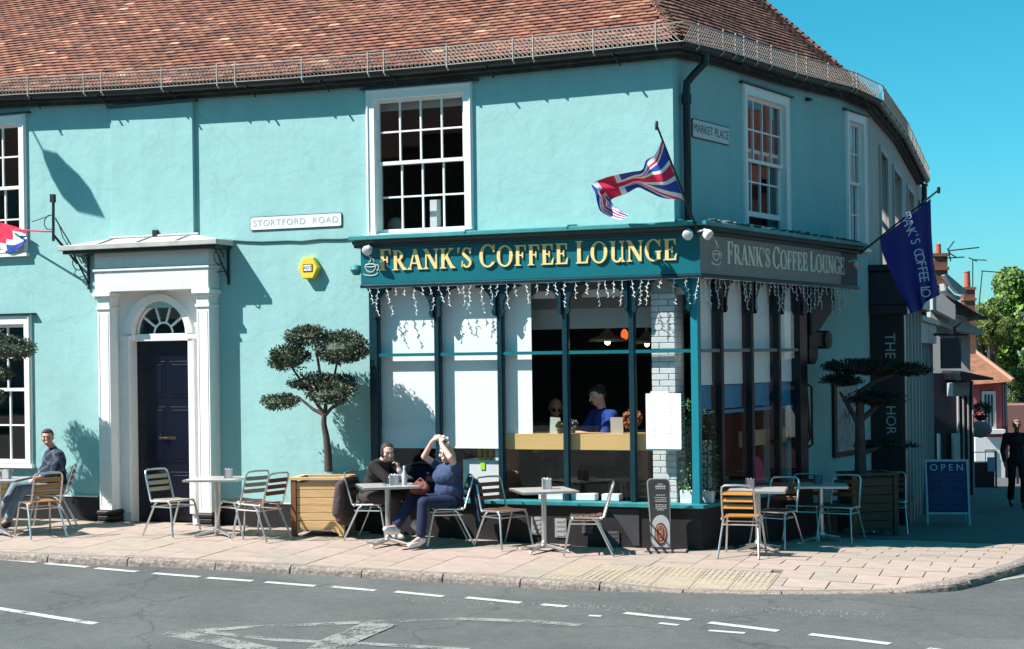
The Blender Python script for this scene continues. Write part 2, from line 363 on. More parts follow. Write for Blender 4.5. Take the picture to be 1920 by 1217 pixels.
mc = nt.nodes.new('ShaderNodeMix'); mc.data_type = 'RGBA'; nt.links.new(rc.outputs[0], mc.inputs[0]); nt.links.new(cr.outputs[0], mc.inputs[6]); mc.inputs[7].default_value = (.035, .034, .033, 1)
vp = N_('ShaderNodeTexVoronoi', Scale=.16); nt.links.new(av.outputs[0], vp.inputs['Vector']); sc_ = nt.nodes.new('ShaderNodeSeparateXYZ'); nt.links.new(vp.outputs['Color'], sc_.inputs[0]); mr_ = nt.nodes.new('ShaderNodeMapRange'); mr_.inputs[3].default_value = .86; mr_.inputs[4].default_value = 1.1; nt.links.new(sc_.outputs[0], mr_.inputs[0])
vm = nt.nodes.new('ShaderNodeVectorMath'); vm.operation = 'SCALE'; nt.links.new(mc.outputs[2], vm.inputs[0]); nt.links.new(mr_.outputs[0], vm.inputs['Scale']); nt.links.new(vm.outputs[0], pb.inputs['Base Color'])
bp = N_('ShaderNodeBump', Strength=.8, Distance=.006); nt.links.new(vo.outputs['Distance'], bp.inputs['Height']); nt.links.new(bp.outputs[0], pb.inputs['Normal'])
road = grid(lambda x, y: G(x, y)-RD, xs, ys).build('road', asph, smooth=True, kind='structure')

# pavement bed under the slabs: everything behind the kerb line
def clip(poly, a, b):                                              # keep what is on the left of a->b
    out = []; n = len(poly)
    sd = lambda p: (b.x-a.x)*(p[1]-a.y)-(b.y-a.y)*(p[0]-a.x)
    for i in range(n):
        p, q = poly[i], poly[(i+1) % n]; sp_, sq = sd(p), sd(q)
        if sp_ >= 0: out.append(p)
        if (sp_ >= 0) != (sq >= 0):
            t = sp_/(sp_-sq); out.append((p[0]+(q[0]-p[0])*t, p[1]+(q[1]-p[1])*t))
    return out
def offk(d):                                                       # the kerb line moved inwards by d
    out = []
    for i, p in enumerate(KERB):
        a = KERB[max(i-1, 0)]; b = KERB[min(i+1, len(KERB)-1)]; t = (b-a).normalized(); out.append(p+Vector((-t.y, t.x, 0))*d)
    return out
def clipk(poly, line):
    cx = sum(p[0] for p in poly)/len(poly); cy = sum(p[1] for p in poly)/len(poly); near = []
    for a, b in zip(line, line[1:]):
        d = b-a; t = max(0, min(1, ((cx-a.x)*d.x+(cy-a.y)*d.y)/d.length_squared)); q = a+d*t; near.append((math.hypot(q.x-cx, q.y-cy), a, b))
    m = min(n[0] for n in near)
    for dist, a, b in near:
        if poly and dist < m+.12: poly = clip(poly, a, b)
    return poly
bed = MB(); bx = [-40, -20]+strips(-12, 5.2, .4); by = strips(-3.6, 6, .4)+[8, 10, 13, 16, 20, 26, 34, 45, 60]
L0 = offk(.10)
for i in range(len(bx)-1):
    for j in range(len(by)-1):
        P = clipk([(bx[i], by[j]), (bx[i+1], by[j]), (bx[i+1], by[j+1]), (bx[i], by[j+1])], L0)
        if len(P) > 2: bed.add([(x, y, H(x, y)-.012 if y < 3 else H(x, y)) for x, y in P], [tuple(range(len(P)))])
bedm = mat('shaded_footway', (.115, .10, .095), .92, var=.2, vscale=1.5, bump=.3, bscale=30)  # paving colour darkened to carry the street's shade
pave = bed.build('pavement', [joint], kind='structure')
# far footway surface past the slabs
far = MB()
for i in range(len(bx)-1):
    for j in range(len(by)-1):
        if by[j] < 2.79: continue
        P = clipk([(bx[i], by[j]), (bx[i+1], by[j]), (bx[i+1], by[j+1]), (bx[i], by[j+1])], L0)
        if len(P) > 2: far.add([(x, y, H(x, y)+.006) for x, y in P], [tuple(range(len(P)))])
far.build('worn_surface', bedm, pave)

def add_slab(poly, M_, name='paving_slab', t=.05, lift=0.0):
    cx = sum(p[0] for p in poly)/len(poly); cy = sum(p[1] for p in poly)/len(poly); cz = H(cx, cy)
    b = MB(); b.slab([(p[0]-cx, p[1]-cy, H(*p)+lift-cz) for p in poly], t)
    o = b.build(name, M_, pave, loc=(cx, cy, cz)); return o
L1 = offk(.152)
def inwall(x, y):                                                  # under the building
    return (y > .25 and x < .2) or (x < -1 and y > .25) or (SN.dot(Vector((x, y, 0))) < -.25 and y > 0)
nslab = 0; TX0, TX1, TY1 = -.86, 1.54, -1.5
sw, sh = .46, .62
rs = R.random
def place(X0, X1, Y0, Y1, g):
    global nslab
    cxm, cym = (X0+X1)/2, (Y0+Y1)/2
    if inwall(cxm, cym): return
    if X1 > TX0+.02 and X0 < TX1-.02 and Y0 < TY1-.02:
        if X1 > TX1+.05: X0 = max(X0, TX1)
        elif X0 < TX0-.05: X1 = TX0
        elif Y1 > TY1+.03: Y0 = TY1
        else: return
    if X1-X0 < .03: return
    n = 3 if X1-X0 > .3 else 1
    poly = [(X0+g/2, Y0+g/2), (X1-g/2, Y0+g/2), (X1-g/2, Y1-g/2), (X0+g/2, Y1-g/2)]
    poly = clipk(poly, L1)
    if len(poly) > 2:
        ar = abs(sum(poly[i][0]*poly[(i+1) % len(poly)][1]-poly[(i+1) % len(poly)][0]*poly[i][1] for i in range(len(poly))))/2
        if ar > .008: add_slab(poly, slabs[min(3, int(rs()*3.6))], lift=(rs()-.5)*.006); nslab += 1
x = -9.6; ci = 0
while x < .97:
    y = -5.84-(.31 if ci % 2 else 0)
    while y < .2: place(x, x+sw, y, y+sh, .009); y += sh
    x += sw; ci += 1
XR = x; y = -5.08; ci = 0
while y < 2.8:
    x = XR-(.225 if ci % 2 else 0)
    while x < 4.4: place(max(x, XR), x+.45, y, y+.34, .013); x += .45
    y += .34; ci += 1
# buff tactile paving at the crossing, each 400 mm flag with its blisters
dots = MB(); ntac = 0
dome = [(.0, .0)]
x = TX0
while x < TX1-.01:
    y = -4.3
    while y < TY1-.01:
        poly = clipk([(x+.004, y+.004), (x+.396, y+.004), (x+.396, y+.396), (x+.004, y+.396)], L1)
        if len(poly) > 2:
            add_slab(poly, tactile, 'tactile_flag', lift=(rs()-.5)*.003); ntac += 1
            for i in range(6):
                for j in range(6):
                    px, py = x+.033+i*.0667, y+.033+j*.0667
                    if kdist(px, py) < .19 or not clipk([(px-.01, py-.01), (px+.01, py-.01), (px, py+.01)], L1): continue
                    z = H(px, py)+.0005; r0, r1 = .0165, .010
                    vs = [(px+r0*math.cos(a), py+r0*math.sin(a), z) for a in [k*math.pi/3 for k in range(6)]]+[(px+r1*math.cos(a), py+r1*math.sin(a), z+.006) for a in [k*math.pi/3 for k in range(6)]]
                    dots.add(vs, [(k, (k+1) % 6, 6+(k+1) % 6, 6+k) for k in range(6)]+[(6, 7, 8, 9, 10, 11)])
        y += .4
    x += .4
dots.build('blister', tactile, pave, kind='stuff')
print('slabs', nslab, ntac)

# granite kerb stones
kerb = thing('kerb', 'rough granite kerb between the pink paving and the road', 'kerb')
kerb['kind'] = 'structure'; del kerb['category']; del kerb['label']
tot = [0]
for a, b in zip(KERB, KERB[1:]): tot.append(tot[-1]+(b-a).length)
def at_len(s):
    for i in range(len(KERB)-1):
        if s <= tot[i+1] or i == len(KERB)-2:
            t = (s-tot[i])/(tot[i+1]-tot[i]); d = (KERB[i+1]-KERB[i]).normalized(); return KERB[i]+(KERB[i+1]-KERB[i])*t, d
s = tot[1]; 
while s < tot[-2]-.5:
    p0, d0 = at_len(s); big = p0.y > 3 or p0.x < -11
    Ls = 2.0 if big else .82+rs()*.35
    n = 8; b = MB(); o0 = p0; seg = []
    for i in range(n+1):
        p, d = at_len(s+.008+(Ls-.016)*i/n); nn = Vector((-d.y, d.x, 0)); top = H(p.x, p.y)+.004; low = G(p.x, p.y)-RD-.03
        j = lambda: (rs()-.5)*.012
        jt = j()
        ring = [(p.x+nn.x*.17, p.y+nn.y*.17, low), (p.x+nn.x*.15, p.y+nn.y*.15, top), (p.x+nn.x*.03, p.y+nn.y*.03, top+jt*.5),
                (p.x-nn.x*(.0+j()), p.y-nn.y*(.0+j()), top-.018+jt), (p.x-nn.x*(.012+j()), p.y-nn.y*(.012+j()), (top+G(p.x, p.y)-RD)/2+j()), (p.x-nn.x*.02, p.y-nn.y*.02, low)]
        seg.append([Vector(q)-o0 for q in ring])
    vs = [q for r_ in seg for q in r_]; m_ = 6
    fs = [(i*m_+k, i*m_+(k+1) % m_, (i+1)*m_+(k+1) % m_, (i+1)*m_+k) for i in range(n) for k in range(m_)]+[tuple(range(m_-1, -1, -1)), tuple(n*m_+k for k in range(m_))]
    b.add(vs, fs); b.build('kerb_stone', granite, kerb, loc=o0)
    s += Ls

# painted lines on the road: each a thin sheet 4 mm above the asphalt
def rpt(x, y, lift=.004):
    p = gp(x, y, -RD); return Vector((p.x, p.y, G(p.x, p.y)-RD+lift))
marks = bpy.data.objects.new('road_markings', None); COL.objects.link(marks); marks['kind'] = 'structure'
ghost = mat('worn_road_paint', (.27, .265, .25), .85, var=.25, vscale=30, dirt=.7, dscale=14, dcol=(.16, .16, .15)); worn(ghost, .55, 4, .12)
def mark(name, pts, M_, w=.11, lift=.005):
    P = [rpt(*q, lift) for q in pts]; L = []; Rr = []
    for i, p in enumerate(P):
        d = (P[min(i+1, len(P)-1)]-P[max(i-1, 0)]); d.z = 0; d.normalize(); n = Vector((-d.y, d.x, 0))
        L.append(p+n*w/2); Rr.append(p-n*w/2)
    # subdivide along so it follows the ground
    b = MB(); vs = []
    for i in range(len(P)-1):
        k = max(1, int((P[i+1]-P[i]).length/.4))
        for j in range(k+(1 if i == len(P)-2 else 0)):
            t = j/k
            for a, c in ((L[i], L[i+1]), (Rr[i], Rr[i+1])):
                q = a.lerp(c, t); vs.append((q.x, q.y, G(q.x, q.y)-RD+lift))
    n = len(vs)//2; b.add(vs, [(2*i, 2*i+1, 2*i+3, 2*i+2) for i in range(n-1)])
    return b.build(name, M_, marks)
for a in [((-60, 1044), (0, 1049), (69, 1055)), ((86, 1057), (164, 1064)), ((180, 1066), (257, 1072.5)), ((288, 1075.5), (374, 1082.5)), ((388, 1084), (474, 1090)), ((498, 1092), (591, 1099.5)),
          ((620, 1100.5), (704, 1108)), ((741, 1110), (831, 1119)), ((874, 1121), (977, 1131)), ((1016, 1134), (1063, 1138)), ((1171, 1150), (1295, 1163)), ((1330, 1168), (1459, 1184)),
          ((1518, 1190), (1669, 1208)), ((1739, 1217), (1850, 1232))]:
    mark('dash', a, paint_w, .10)
for a in [((1104, 1155), (1128, 1156)), ((1236, 1169), (1272, 1173)), ((1329, 1183), (1397, 1188))]: mark('dash', a, paint_w, .07)
mark('centre_line', [(-90, 1127), (0, 1142), (100, 1158), (179, 1170)], paint_w, .10)
mark('worn_triangle_line', [(308, 1187), (500, 1175), (700, 1167), (850, 1160), (1000, 1166), (1090, 1173)], ghost, .13)
mark('worn_triangle_line', [(386, 1186), (520, 1201), (700, 1209), (880, 1219)], ghost, .11, .007)
mark('worn_triangle_line', [(312, 1188), (400, 1202), (500, 1222)], ghost, .30, .009)
mark('worn_triangle_line', [(590, 1232), (640, 1202), (716, 1170)], ghost, .34, .011)
mark('channel_line', [(1700, 1108.5), (1780, 1102), (1850, 1092), (1915, 1082), (1960, 1074)], mat('worn_channel_paint', (.33, .31, .27), .9, var=.3, vscale=20, dirt=.5, dscale=8, dcol=(.17, .17, .16)), .09)
mark('channel_line', [(1872, 1079), (1920, 1071), (1975, 1062)], paint_w, .09)
# loose chippings along the worn arc
ch = MB()
for i in range(420):
    t = rs(); x = 760+t*900; y = 1122+22*math.sin(min(1, t*1.3)*math.pi/2)+R.gauss(0, 3.2) if t < .8 else 1147+R.gauss(0, 3.5)+(t-.8)*30
    p = rpt(x, y, .0); r_ = .004+rs()*.006; a = rs()*6.28
    ch.add([(p.x+r_*math.cos(a), p.y+r_*math.sin(a), p.z), (p.x+r_*math.cos(a+2.1), p.y+r_*math.sin(a+2.1), p.z), (p.x+r_*math.cos(a+4.2), p.y+r_*math.sin(a+4.2), p.z), (p.x, p.y, p.z+r_*.9)], [(0, 1, 3), (1, 2, 3), (2, 0, 3)])
tag(ch.build('chippings', mat('pale_chippings', (.3, .29, .27), .9), kind='stuff'), 'loose pale chippings scattered in an arc on the road', 'chippings')

# ================================================================ the corner building
BLD = thing('corner_building', 'turquoise rendered corner building with clay tiled roof and ground floor shopfront', 'building')
XL = -12.2

def wall_panel(b, x0, x1, z0, z1, holes, th=.3, y0=0.0, mi=0, mi_in=1, skip=None):
    xs_ = sorted({x0, x1, *[h[0] for h in holes], *[h[1] for h in holes]}); zs = sorted({z0, z1, *[h[2] for h in holes], *[h[3] for h in holes]})
    inh = lambda x, z: any(h[0] < x < h[1] and h[2] < z < h[3] for h in holes)
    for i in range(len(xs_)-1):
        for j in range(len(zs)-1):
            a, c, e, f = xs_[i], xs_[i+1], zs[j], zs[j+1]
            if inh((a+c)/2, (e+f)/2): continue
            b.add([(a, y0, e), (c, y0, e), (c, y0, f), (a, y0, f)], [(0, 1, 2, 3)], mi)
            b.add([(a, y0+th, e), (c, y0+th, e), (c, y0+th, f), (a, y0+th, f)], [(3, 2, 1, 0)], mi_in)
    for (a, c, e, f) in holes:
        if a != skip: b.add([(a, y0, e), (a, y0+th, e), (a, y0+th, f), (a, y0, f)], [(0, 1, 2, 3)], mi)
        if c != skip: b.add([(c, y0, e), (c, y0+th, e), (c, y0+th, f), (c, y0, f)], [(3, 2, 1, 0)], mi)
        b.add([(a, y0, f), (c, y0, f), (c, y0+th, f), (a, y0+th, f)], [(0, 1, 2, 3)], mi); b.add([(a, y0, e), (c, y0, e), (c, y0+th, e), (a, y0+th, e)], [(3, 2, 1, 0)], mi)
    b.add([(x0, y0, z1), (x1, y0, z1), (x1, y0+th, z1), (x0, y0+th, z1)], [(0, 1, 2, 3)], mi)
    if x0 != skip: b.add([(x0, y0, z0), (x0, y0+th, z0), (x0, y0+th, z1), (x0, y0, z1)], [(0, 1, 2, 3)], mi)
    if x1 != skip: b.add([(x1, y0, z0), (x1, y0+th, z0), (x1, y0+th, z1), (x1, y0, z1)], [(0, 1, 2, 3)], mi)

# windows: (x0, x1, z0, z1) of the outer frame
U1 = (-4.10, -2.61, 3.98, 5.86); U2 = (-11.02, -9.52, 3.95, 5.94); L1W = (-11.0, -9.47, .93, 3.07)
S1 = (1.87, 3.31, 4.06, 5.90); S2 = (5.0, 6.02, 3.95, 5.92)
s2a = sp(1584, 330, 0)[0]; s2b = sp(1632, 330, 0)[0]; S2 = (s2a, min(s2b, 6.17), 3.95, 5.98)
hole = lambda w: (w[0]+.05, w[1]-.05, w[2]+.02, w[3]-.05)
DOOR_H = (-7.84, -6.77, -.1, 3.12)
b = MB(); wall_panel(b, XL, 0, -.35, 6.10, [hole(U1), hole(U2), hole(L1W), DOOR_H, (-3.99, 0, -.3, 3.29)], skip=0)
b.build('front_wall', [teal, room], BLD, kind=None)
b = MB(); wall_panel(b, 0, 6.2, -.9, 6.15, [hole(S1), (0, 3.05, -.85, 3.29)]+[(S2[0]+.04, S2[1]-.04, 3.97, 5.93)], skip=0); b.build('side_wall', [teal, room], BLD, rotz=SIDE_ROT)
# blind window panel, proud of the wall
x0, z0 = -8.05, 3.7; b = MB(); b.box(-8.05, -6.715, -.055, .0, 3.70, 5.90); b.build('blind_window_panel', teal, BLD, bevel=.006)
b = MB(); b.box(-8.09, -6.66, -.085, 0, 5.902, 5.935); b.build('panel_drip', mat('dark_drip', (.06, .09, .09), .7), BLD)
# plinth
b = MB(); b.box(XL, -8.36, -.025, .0, -.35, .50); b.build('plinth', blackplinth, BLD); b = MB(); b.box(-6.36, -4.08, -.025, 0, -.35, .47); b.build('plinth', blackplinth, BLD)
b = MB(); b.box(3.6, 6.2, -.02, 0, -.9, .22); b.build('plinth', blackplinth, BLD, rotz=SIDE_ROT)
b = MB(); b.box(XL, -8.36, -.034, -.025, .492, .512); b.box(-6.36, -4.08, -.034, -.025, .462, .482); b.build('plinth_edge', oldwhite, BLD)

# inside: floors and dark rooms so that every pane has depth behind it
b = MB()
pl = [(XL, .3), (-.3, .3), tuple((SD*6.1-SN*.3)[:2]), (-1.6, 7.5), (XL, 7.5)]
b.slab([(x, y, 3.42) for x, y in pl], .45)
b.build('upper_floor', mat('ceiling_board', (.22, .21, .20), .9), BLD)
b = MB(); b.slab([(x, y, .12) for x, y in pl], .2); b.build('shop_floor', roomfloor, BLD)
b = MB(); b.box(XL, 1.15, 7.0, 7.1, -.5, 6.3); b.box(XL, XL+.1, .3, 7.1, -.5, 6.05); b.box(-9.2, -9.1, .3, 7, .1, 6.05); b.box(-4.9, -4.8, .3, 7, .1, 6.05); b.build('inner_walls', room, BLD)
b = MB(); b.slab([(x, y, 6.09) for x, y in pl], .06); b.build('attic_floor', room, BLD)

def window(W, rotz=0, cols=4, rows=2, split=None, hood=True, name='window', open_low=0.0, fr=.115):
    x0, x1, z0, z1 = W; zm = split or (z0+z1)/2
    b = MB()
    b.box(x0, x0+fr, -.035, .10, z0, z1); b.box(x1-fr, x1, -.035, .10, z0, z1); b.box(x0+fr, x1-fr, -.035, .10, z1-.13, z1)
    b.box(x0+.018, x0+.03, -.05, -.035, z0, z1-.015); b.box(x1-.03, x1-.018, -.05, -.035, z0, z1-.015); b.box(x0+.03, x1-.03, -.05, -.035, z1-.03, z1-.015)
    b.box(x0-.03, x1+.03, -.07, .12, z0-.045, z0)
    w = b.build(name, white, BLD, rotz=rotz)
    if hood:
        h = MB(); h.box(x0-.07, x1+.09, -.07, -.0, z1+.002, z1+.022); h.build('drip_mould', gutterm, w)
    gx0, gx1 = x0+fr, x1-fr
    for k, (a, c, y) in enumerate(((zm-.02, z1-.13, .035), (z0+open_low, zm+.025+open_low, .075))):
        s = MB(); st = .042
        s.box(gx0, gx0+st, y, y+.04, a, c); s.box(gx1-st, gx1, y, y+.04, a, c)
        s.box(gx0+st, gx1-st, y, y+.04, c-(.045 if k == 0 else .045), c); s.box(gx0+st, gx1-st, y, y+.04, a, a+(.045 if k == 0 else .07))
        ia, ic = a+(.045 if k == 0 else .07), c-.045; ix0, ix1 = gx0+st, gx1-st; br = .022
        for i in range(1, cols): xx = ix0+(ix1-ix0)*i/cols; s.box(xx-br/2, xx+br/2, y+.004, y+.034, ia, ic)
        for j in range(1, rows):
            zz = ia+(ic-ia)*j/rows
            for i in range(cols): s.box(ix0+(ix1-ix0)*i/cols+br/2, ix0+(ix1-ix0)*(i+1)/cols-br/2, y+.004, y+.034, zz-br/2, zz+br/2)
        s.build('sash', white, w)
        for i in range(cols):
            for j in range(rows):
                p = MB(); px0, px1 = ix0+(ix1-ix0)*i/cols, ix0+(ix1-ix0)*(i+1)/cols; pz0, pz1 = ia+(ic-ia)*j/rows, ia+(ic-ia)*(j+1)/rows
                t = (rs()-.5)*.006; p.add([(px0, y+.018+t, pz0), (px1, y+.018, pz0), (px1, y+.018-t, pz1), (px0, y+.018, pz1)], [(0, 1, 2, 3)])
                p.build('pane', glass_up, w)
    return w
w1 = window(U1, split=4.90); w2 = window(U2, split=4.9); w3 = window(L1W, split=2.0)
window(S1, SIDE_ROT, split=4.93, open_low=.14); window(S2, SIDE_ROT, cols=3, split=4.93)
# things seen through the upper panes, then sheets coloured like reflections
b = MB(); b.box(-3.98, -2.73, .16, .17, 5.60, 5.85); b.build('pulled_blind', mat('shade_cloth', (.38, .38, .37), .9), w1)
b = MB(); b.box(-3.32, -3.18, .22, .25, 4.03, 4.42); b.build('white_box', fabric_white, w1)
b = MB(); b.box(-3.45, -3.05, .2, .3, 3.99, 4.045); b.build('inner_sill', wood_o, w1)
b = MB(); b.ell((-3.85, .3, 4.1), (.13, .08, .13)); b.build('vase', mat('grey_vase', (.16, .15, .15), .5), w1, smooth=True)
roof_refl = mat('dark_red_curtain', (.10, .022, .018), .9, var=.3, vscale=9, stretch=(3, 1, .3))  # red sheet standing for the tiled roof reflected in the panes
b = MB()
for i in range(26): x = 1.9+i*.055; b.add([(x, .35+.03*(i % 2), 4.1), (x+.055, .35+.03*((i+1) % 2), 4.1), (x+.055, .35+.03*((i+1) % 2), 5.85), (x, .35+.03*(i % 2), 5.85)], [(0, 1, 2, 3)])
b.build('curtain', roof_refl, BLD, rotz=SIDE_ROT)
b = MB()
for i in range(18): x = S2[0]+.06+i*.055; b.add([(x, .15+.03*(i % 2), 4.0), (x+.055, .15+.03*((i+1) % 2), 4.0), (x+.055, .15+.03*((i+1) % 2), 5.9), (x, .15+.03*(i % 2), 5.9)], [(0, 1, 2, 3)])
b.build('curtain', mat('pale_blue_net_curtain', (.72, .86, .88), .9), BLD, rotz=SIDE_ROT)  # pale blue sheet standing for sky reflected in the panes

# ---------------------------------------------------------------- eaves, gutters, roof
TPF, TPS = .72, .96; EO = .14                                     # the front slope is shallower than the Market Place one
ef = [(fxz(x, y, -EO-.06)) for x, y in ((-60, 200), (0, 193), (250, 182), (540, 163), (800, 142), (1030, 120), (1285, 98))]
es = [(sp(x, y, EO+.06)) for x, y in ((1296, 98), (1358, 113), (1492, 153), (1595, 178), (1650, 204))]
ek = [(farp(x, y, EO+.06)) for x, y in ((1655, 213), (1695, 262), (1738, 346))]
print('eaves', [tuple(round(v, 2) for v in p) for p in ef+es+ek])
def interp(tab, x):
    if x <= tab[0][0]: return tab[0][1]
    for (a, c), (d, e) in zip(tab, tab[1:]):
        if x <= d: return c+(e-c)*(x-a)/(d-a)
    return tab[-1][1]
zc = (ef[-1][1]+es[0][1])/2; ef[-1] = (ef[-1][0], zc); es[0] = (es[0][0], zc)
zj = (es[-1][1]+ek[0][1])/2; es[-1] = (es[-1][0], zj); ek[0] = (ek[0][0], zj)
FAR_L = ek[-1][0]
def pf(X, t, dz=0): return Vector((X, -EO+t, interp(ef, X)+.13+t*TPF+dz))
def ps(s, t, dz=0): p = SD*s+SN*(EO-t); return Vector((p.x, p.y, interp(es, s)+.13+t*TPS+dz))
def pk(s, t, dz=0): p = FAR0+FAR_D*s+FAR_N*(EO-t); return Vector((p.x, p.y, interp(ek, s)+.13+t*TPS+dz))
def xhip(t): return (EO-t*TPF/TPS-SN.y*(-EO+t))/SN.x
def shipa(ts): t = ts*TPS/TPF; return SD.dot(Vector((xhip(t), -EO+t, 0)))
def hip2(t):
    d = EO-t; # SN.p=d ; FAR_N.p = FAR_N.FAR0+d
    c = FAR_N.dot(FAR0)+d; det = SN.x*FAR_N.y-SN.y*FAR_N.x
    return Vector(((d*FAR_N.y-SN.y*c)/det, (SN.x*c-d*FAR_N.x)/det, 0))
TR = 4.2
b = MB(); nt_ = 12
tv = [TR*i/nt_ for i in range(nt_+1)]
under = MB(); 
def sheet(fn, a0, a1, n, dz=-.02, k=1.0):
    o = []
    for t in [q*k for q in tv]:
        A, B = a0(t), a1(t)
        for i in range(n+1): o.append(fn(A+(B-A)*i/n, t, dz))
    under.add(o, [(j*(n+1)+i, j*(n+1)+i+1, (j+1)*(n+1)+i+1, (j+1)*(n+1)+i) for j in range(nt_) for i in range(n)])
sheet(pf, lambda t: XL-.3, xhip, 16, k=TPS/TPF); sheet(ps, shipa, lambda t: hip2(t).dot(SD), 8); sheet(pk, lambda t: (hip2(t)-FAR0).dot(FAR_D), lambda t: FAR_L, 8)
roof = under.build('roof', mat('roof_battens', (.07, .03, .022), .95), BLD)

tile_meshes = []
for k, M_ in enumerate(tiles):
    t_ = MB(); w, l, th = .080, .165, .017
    # slightly dished tile: lower edge lifted, front edge a touch bowed
    pts = [(-w, -.004), (-w*.4, -.0), (w*.4, 0.0), (w, -.004)]
    vs = []
    for (x_, dn) in pts: vs.append((x_, -.006 if abs(x_) < w*.5 else 0, .036+dn+th))
    for (x_, dn) in pts: vs.append((x_, l, .004+dn+th))
    for (x_, dn) in pts: vs.append((x_, -.006 if abs(x_) < w*.5 else 0, .036+dn))
    fs = [(0, 1, 5, 4), (1, 2, 6, 5), (2, 3, 7, 6), (8, 9, 1, 0), (9, 10, 2, 1), (10, 11, 3, 2), (8, 0, 4), (3, 11, 7)]
    t_.add(vs, fs); tile_meshes.append((t_, t_.mesh('roof_tile', M_)))
wts = [7, 4, 6, 2.5, .7, 2.4, 6, .3]
def pickw(W=wts):
    r = rs()*sum(W)
    for i, w in enumerate(W):
        r -= w
        if r <= 0: return i
    return 0
rest = MB(); rest_s = MB(); nind = 0
def lay(fn, a0, a1, rows, solo, dest, W=wts):
    global nind
    GA = .1*math.cos(math.atan(TPF if fn is pf else TPS))
    for r_ in range(rows):
        t = r_*GA; A, B = a0(t), a1(t); off = (r_ % 2)*.0835
        n = int((B-A)/.167)+1
        for i in range(n):
            a = A+off+i*.167 if A < -5 else A+off*.999+i*.167-.083
            if a+.05 > B: continue
            p = fn(a, t); q = fn(a+.05, t); ux = (q-p).normalized(); up_ = (fn(a, t+.05)-p).normalized()
            n_ = ux.cross(up_).normalized(); up_ = n_.cross(ux)
            wob = (rs()-.5)*.05; ux2 = (ux+up_*wob*.6+n_*(rs()-.5)*.03).normalized(); n2 = (n_+up_*(rs()-.5)*.05).normalized(); u2 = n2.cross(ux2).normalized(); n2 = ux2.cross(u2)
            Mx = Matrix((ux2, u2, n2)).transposed().to_4x4(); Mx.translation = p+n_*(.004*math.sin(a*2.3+r_*.4)+(rs()-.5)*.003)
            k = pickw(W)
            if solo(a, r_) and nind < 300:
                o = bpy.data.objects.new('roof_tile', tile_meshes[k][1]); COL.objects.link(o); o.parent = roof; o.matrix_local = Mx; nind += 1
            else:
                dest.M = Mx; dest.add(tile_meshes[k][0].v, tile_meshes[k][0].f, k); dest.M = None
lay(pf, lambda t: XL-.2, lambda t: xhip(t)-.02, 40, lambda a, r_: a > -5.35 and 3 <= r_ < 13, rest)
Wd = [2, .6, 6, 7, .1, .5, 5, .02]
lay(ps, lambda t: shipa(t)+.05, lambda t: hip2(t).dot(SD)-.03, 48, lambda a, r_: False, rest, Wd)
lay(pk, lambda t: (hip2(t)-FAR0).dot(FAR_D)+.03, lambda t: FAR_L, 12, lambda a, r_: False, rest, Wd)
rest.build('roof_tile', tiles, roof, kind='stuff')
print('tiles', nind, len(rest.f))
# swept hip tiles
for (fn_h, tmax) in ((lambda t: pf(xhip(t), t), 4.0), (lambda t: Vector((hip2(t).x, hip2(t).y, ps(hip2(t).dot(SD), t).z)), 4.0)):
    t = 0.02; hb = MB()
    while t < tmax:
        p = fn_h(t); q = fn_h(t+.16); d = (q-p).normalized(); x_ = d.cross(UP).normalized(); n_ = x_.cross(d)
        for k in range(4):
            a0_, a1_ = math.pi*k/4, math.pi*(k+1)/4
            P = [p+x_*math.cos(a0_)*.085+n_*(math.sin(a0_)*.055+.02), p+x_*math.cos(a1_)*.085+n_*(math.sin(a1_)*.055+.02), q+x_*math.cos(a1_)*.065+n_*(math.sin(a1_)*.04+.0), q+x_*math.cos(a0_)*.065+n_*(math.sin(a0_)*.04)]
            hb.add(P, [(0, 1, 2, 3)], 0)
        t += .085
    hb.build('hip_tiles', tiles[2], roof, kind='stuff')
# gutters
def eave_line(kind, off, dz):
    out = []
    if kind == 'f':
        for X, z in ef[:-1]: out.append(Vector((X, -off, z+dz)))
        out.append(Vector(((off-SN.y*(-off))/SN.x, -off, ef[-1][1]+dz)))
    elif kind == 's':
        out.append(Vector(((off-SN.y*(-off))/SN.x, -off, es[0][1]+dz)))
        for s_, z in es[1:-1]: p = SD*s_+SN*off; out.append(Vector((p.x, p.y, z+dz)))
        c = FAR_N.dot(FAR0)+off; det = SN.x*FAR_N.y-SN.y*FAR_N.x
        out.append(Vector(((off*FAR_N.y-SN.y*c)/det, (SN.x*c-off*FAR_N.x)/det, es[-1][1]+dz)))
    else:
        c = FAR_N.dot(FAR0)+off; det = SN.x*FAR_N.y-SN.y*FAR_N.x
        out.append(Vector(((off*FAR_N.y-SN.y*c)/det, (SN.x*c-off*FAR_N.x)/det, ek[0][1]+dz)))
        for s_, z in ek[1:]: p = FAR0+FAR_D*s_+FAR_N*off; out.append(Vector((p.x, p.y, z+dz)))
    return out
def halfround(b, P, r=.062):
    n = 7; vs = []
    for i, p in enumerate(P):
        d = (P[min(i+1, len(P)-1)]-P[max(i-1, 0)]).normalized(); side = Vector((d.y, -d.x, 0)).normalized()
        for k in range(n): a = math.pi*k/(n-1); vs.append(p+side*math.cos(a)*r-UP*math.sin(a)*r)
    b.add(vs, [(i*n+k, i*n+k+1, (i+1)*n+k+1, (i+1)*n+k) for i in range(len(P)-1) for k in range(n-1)])
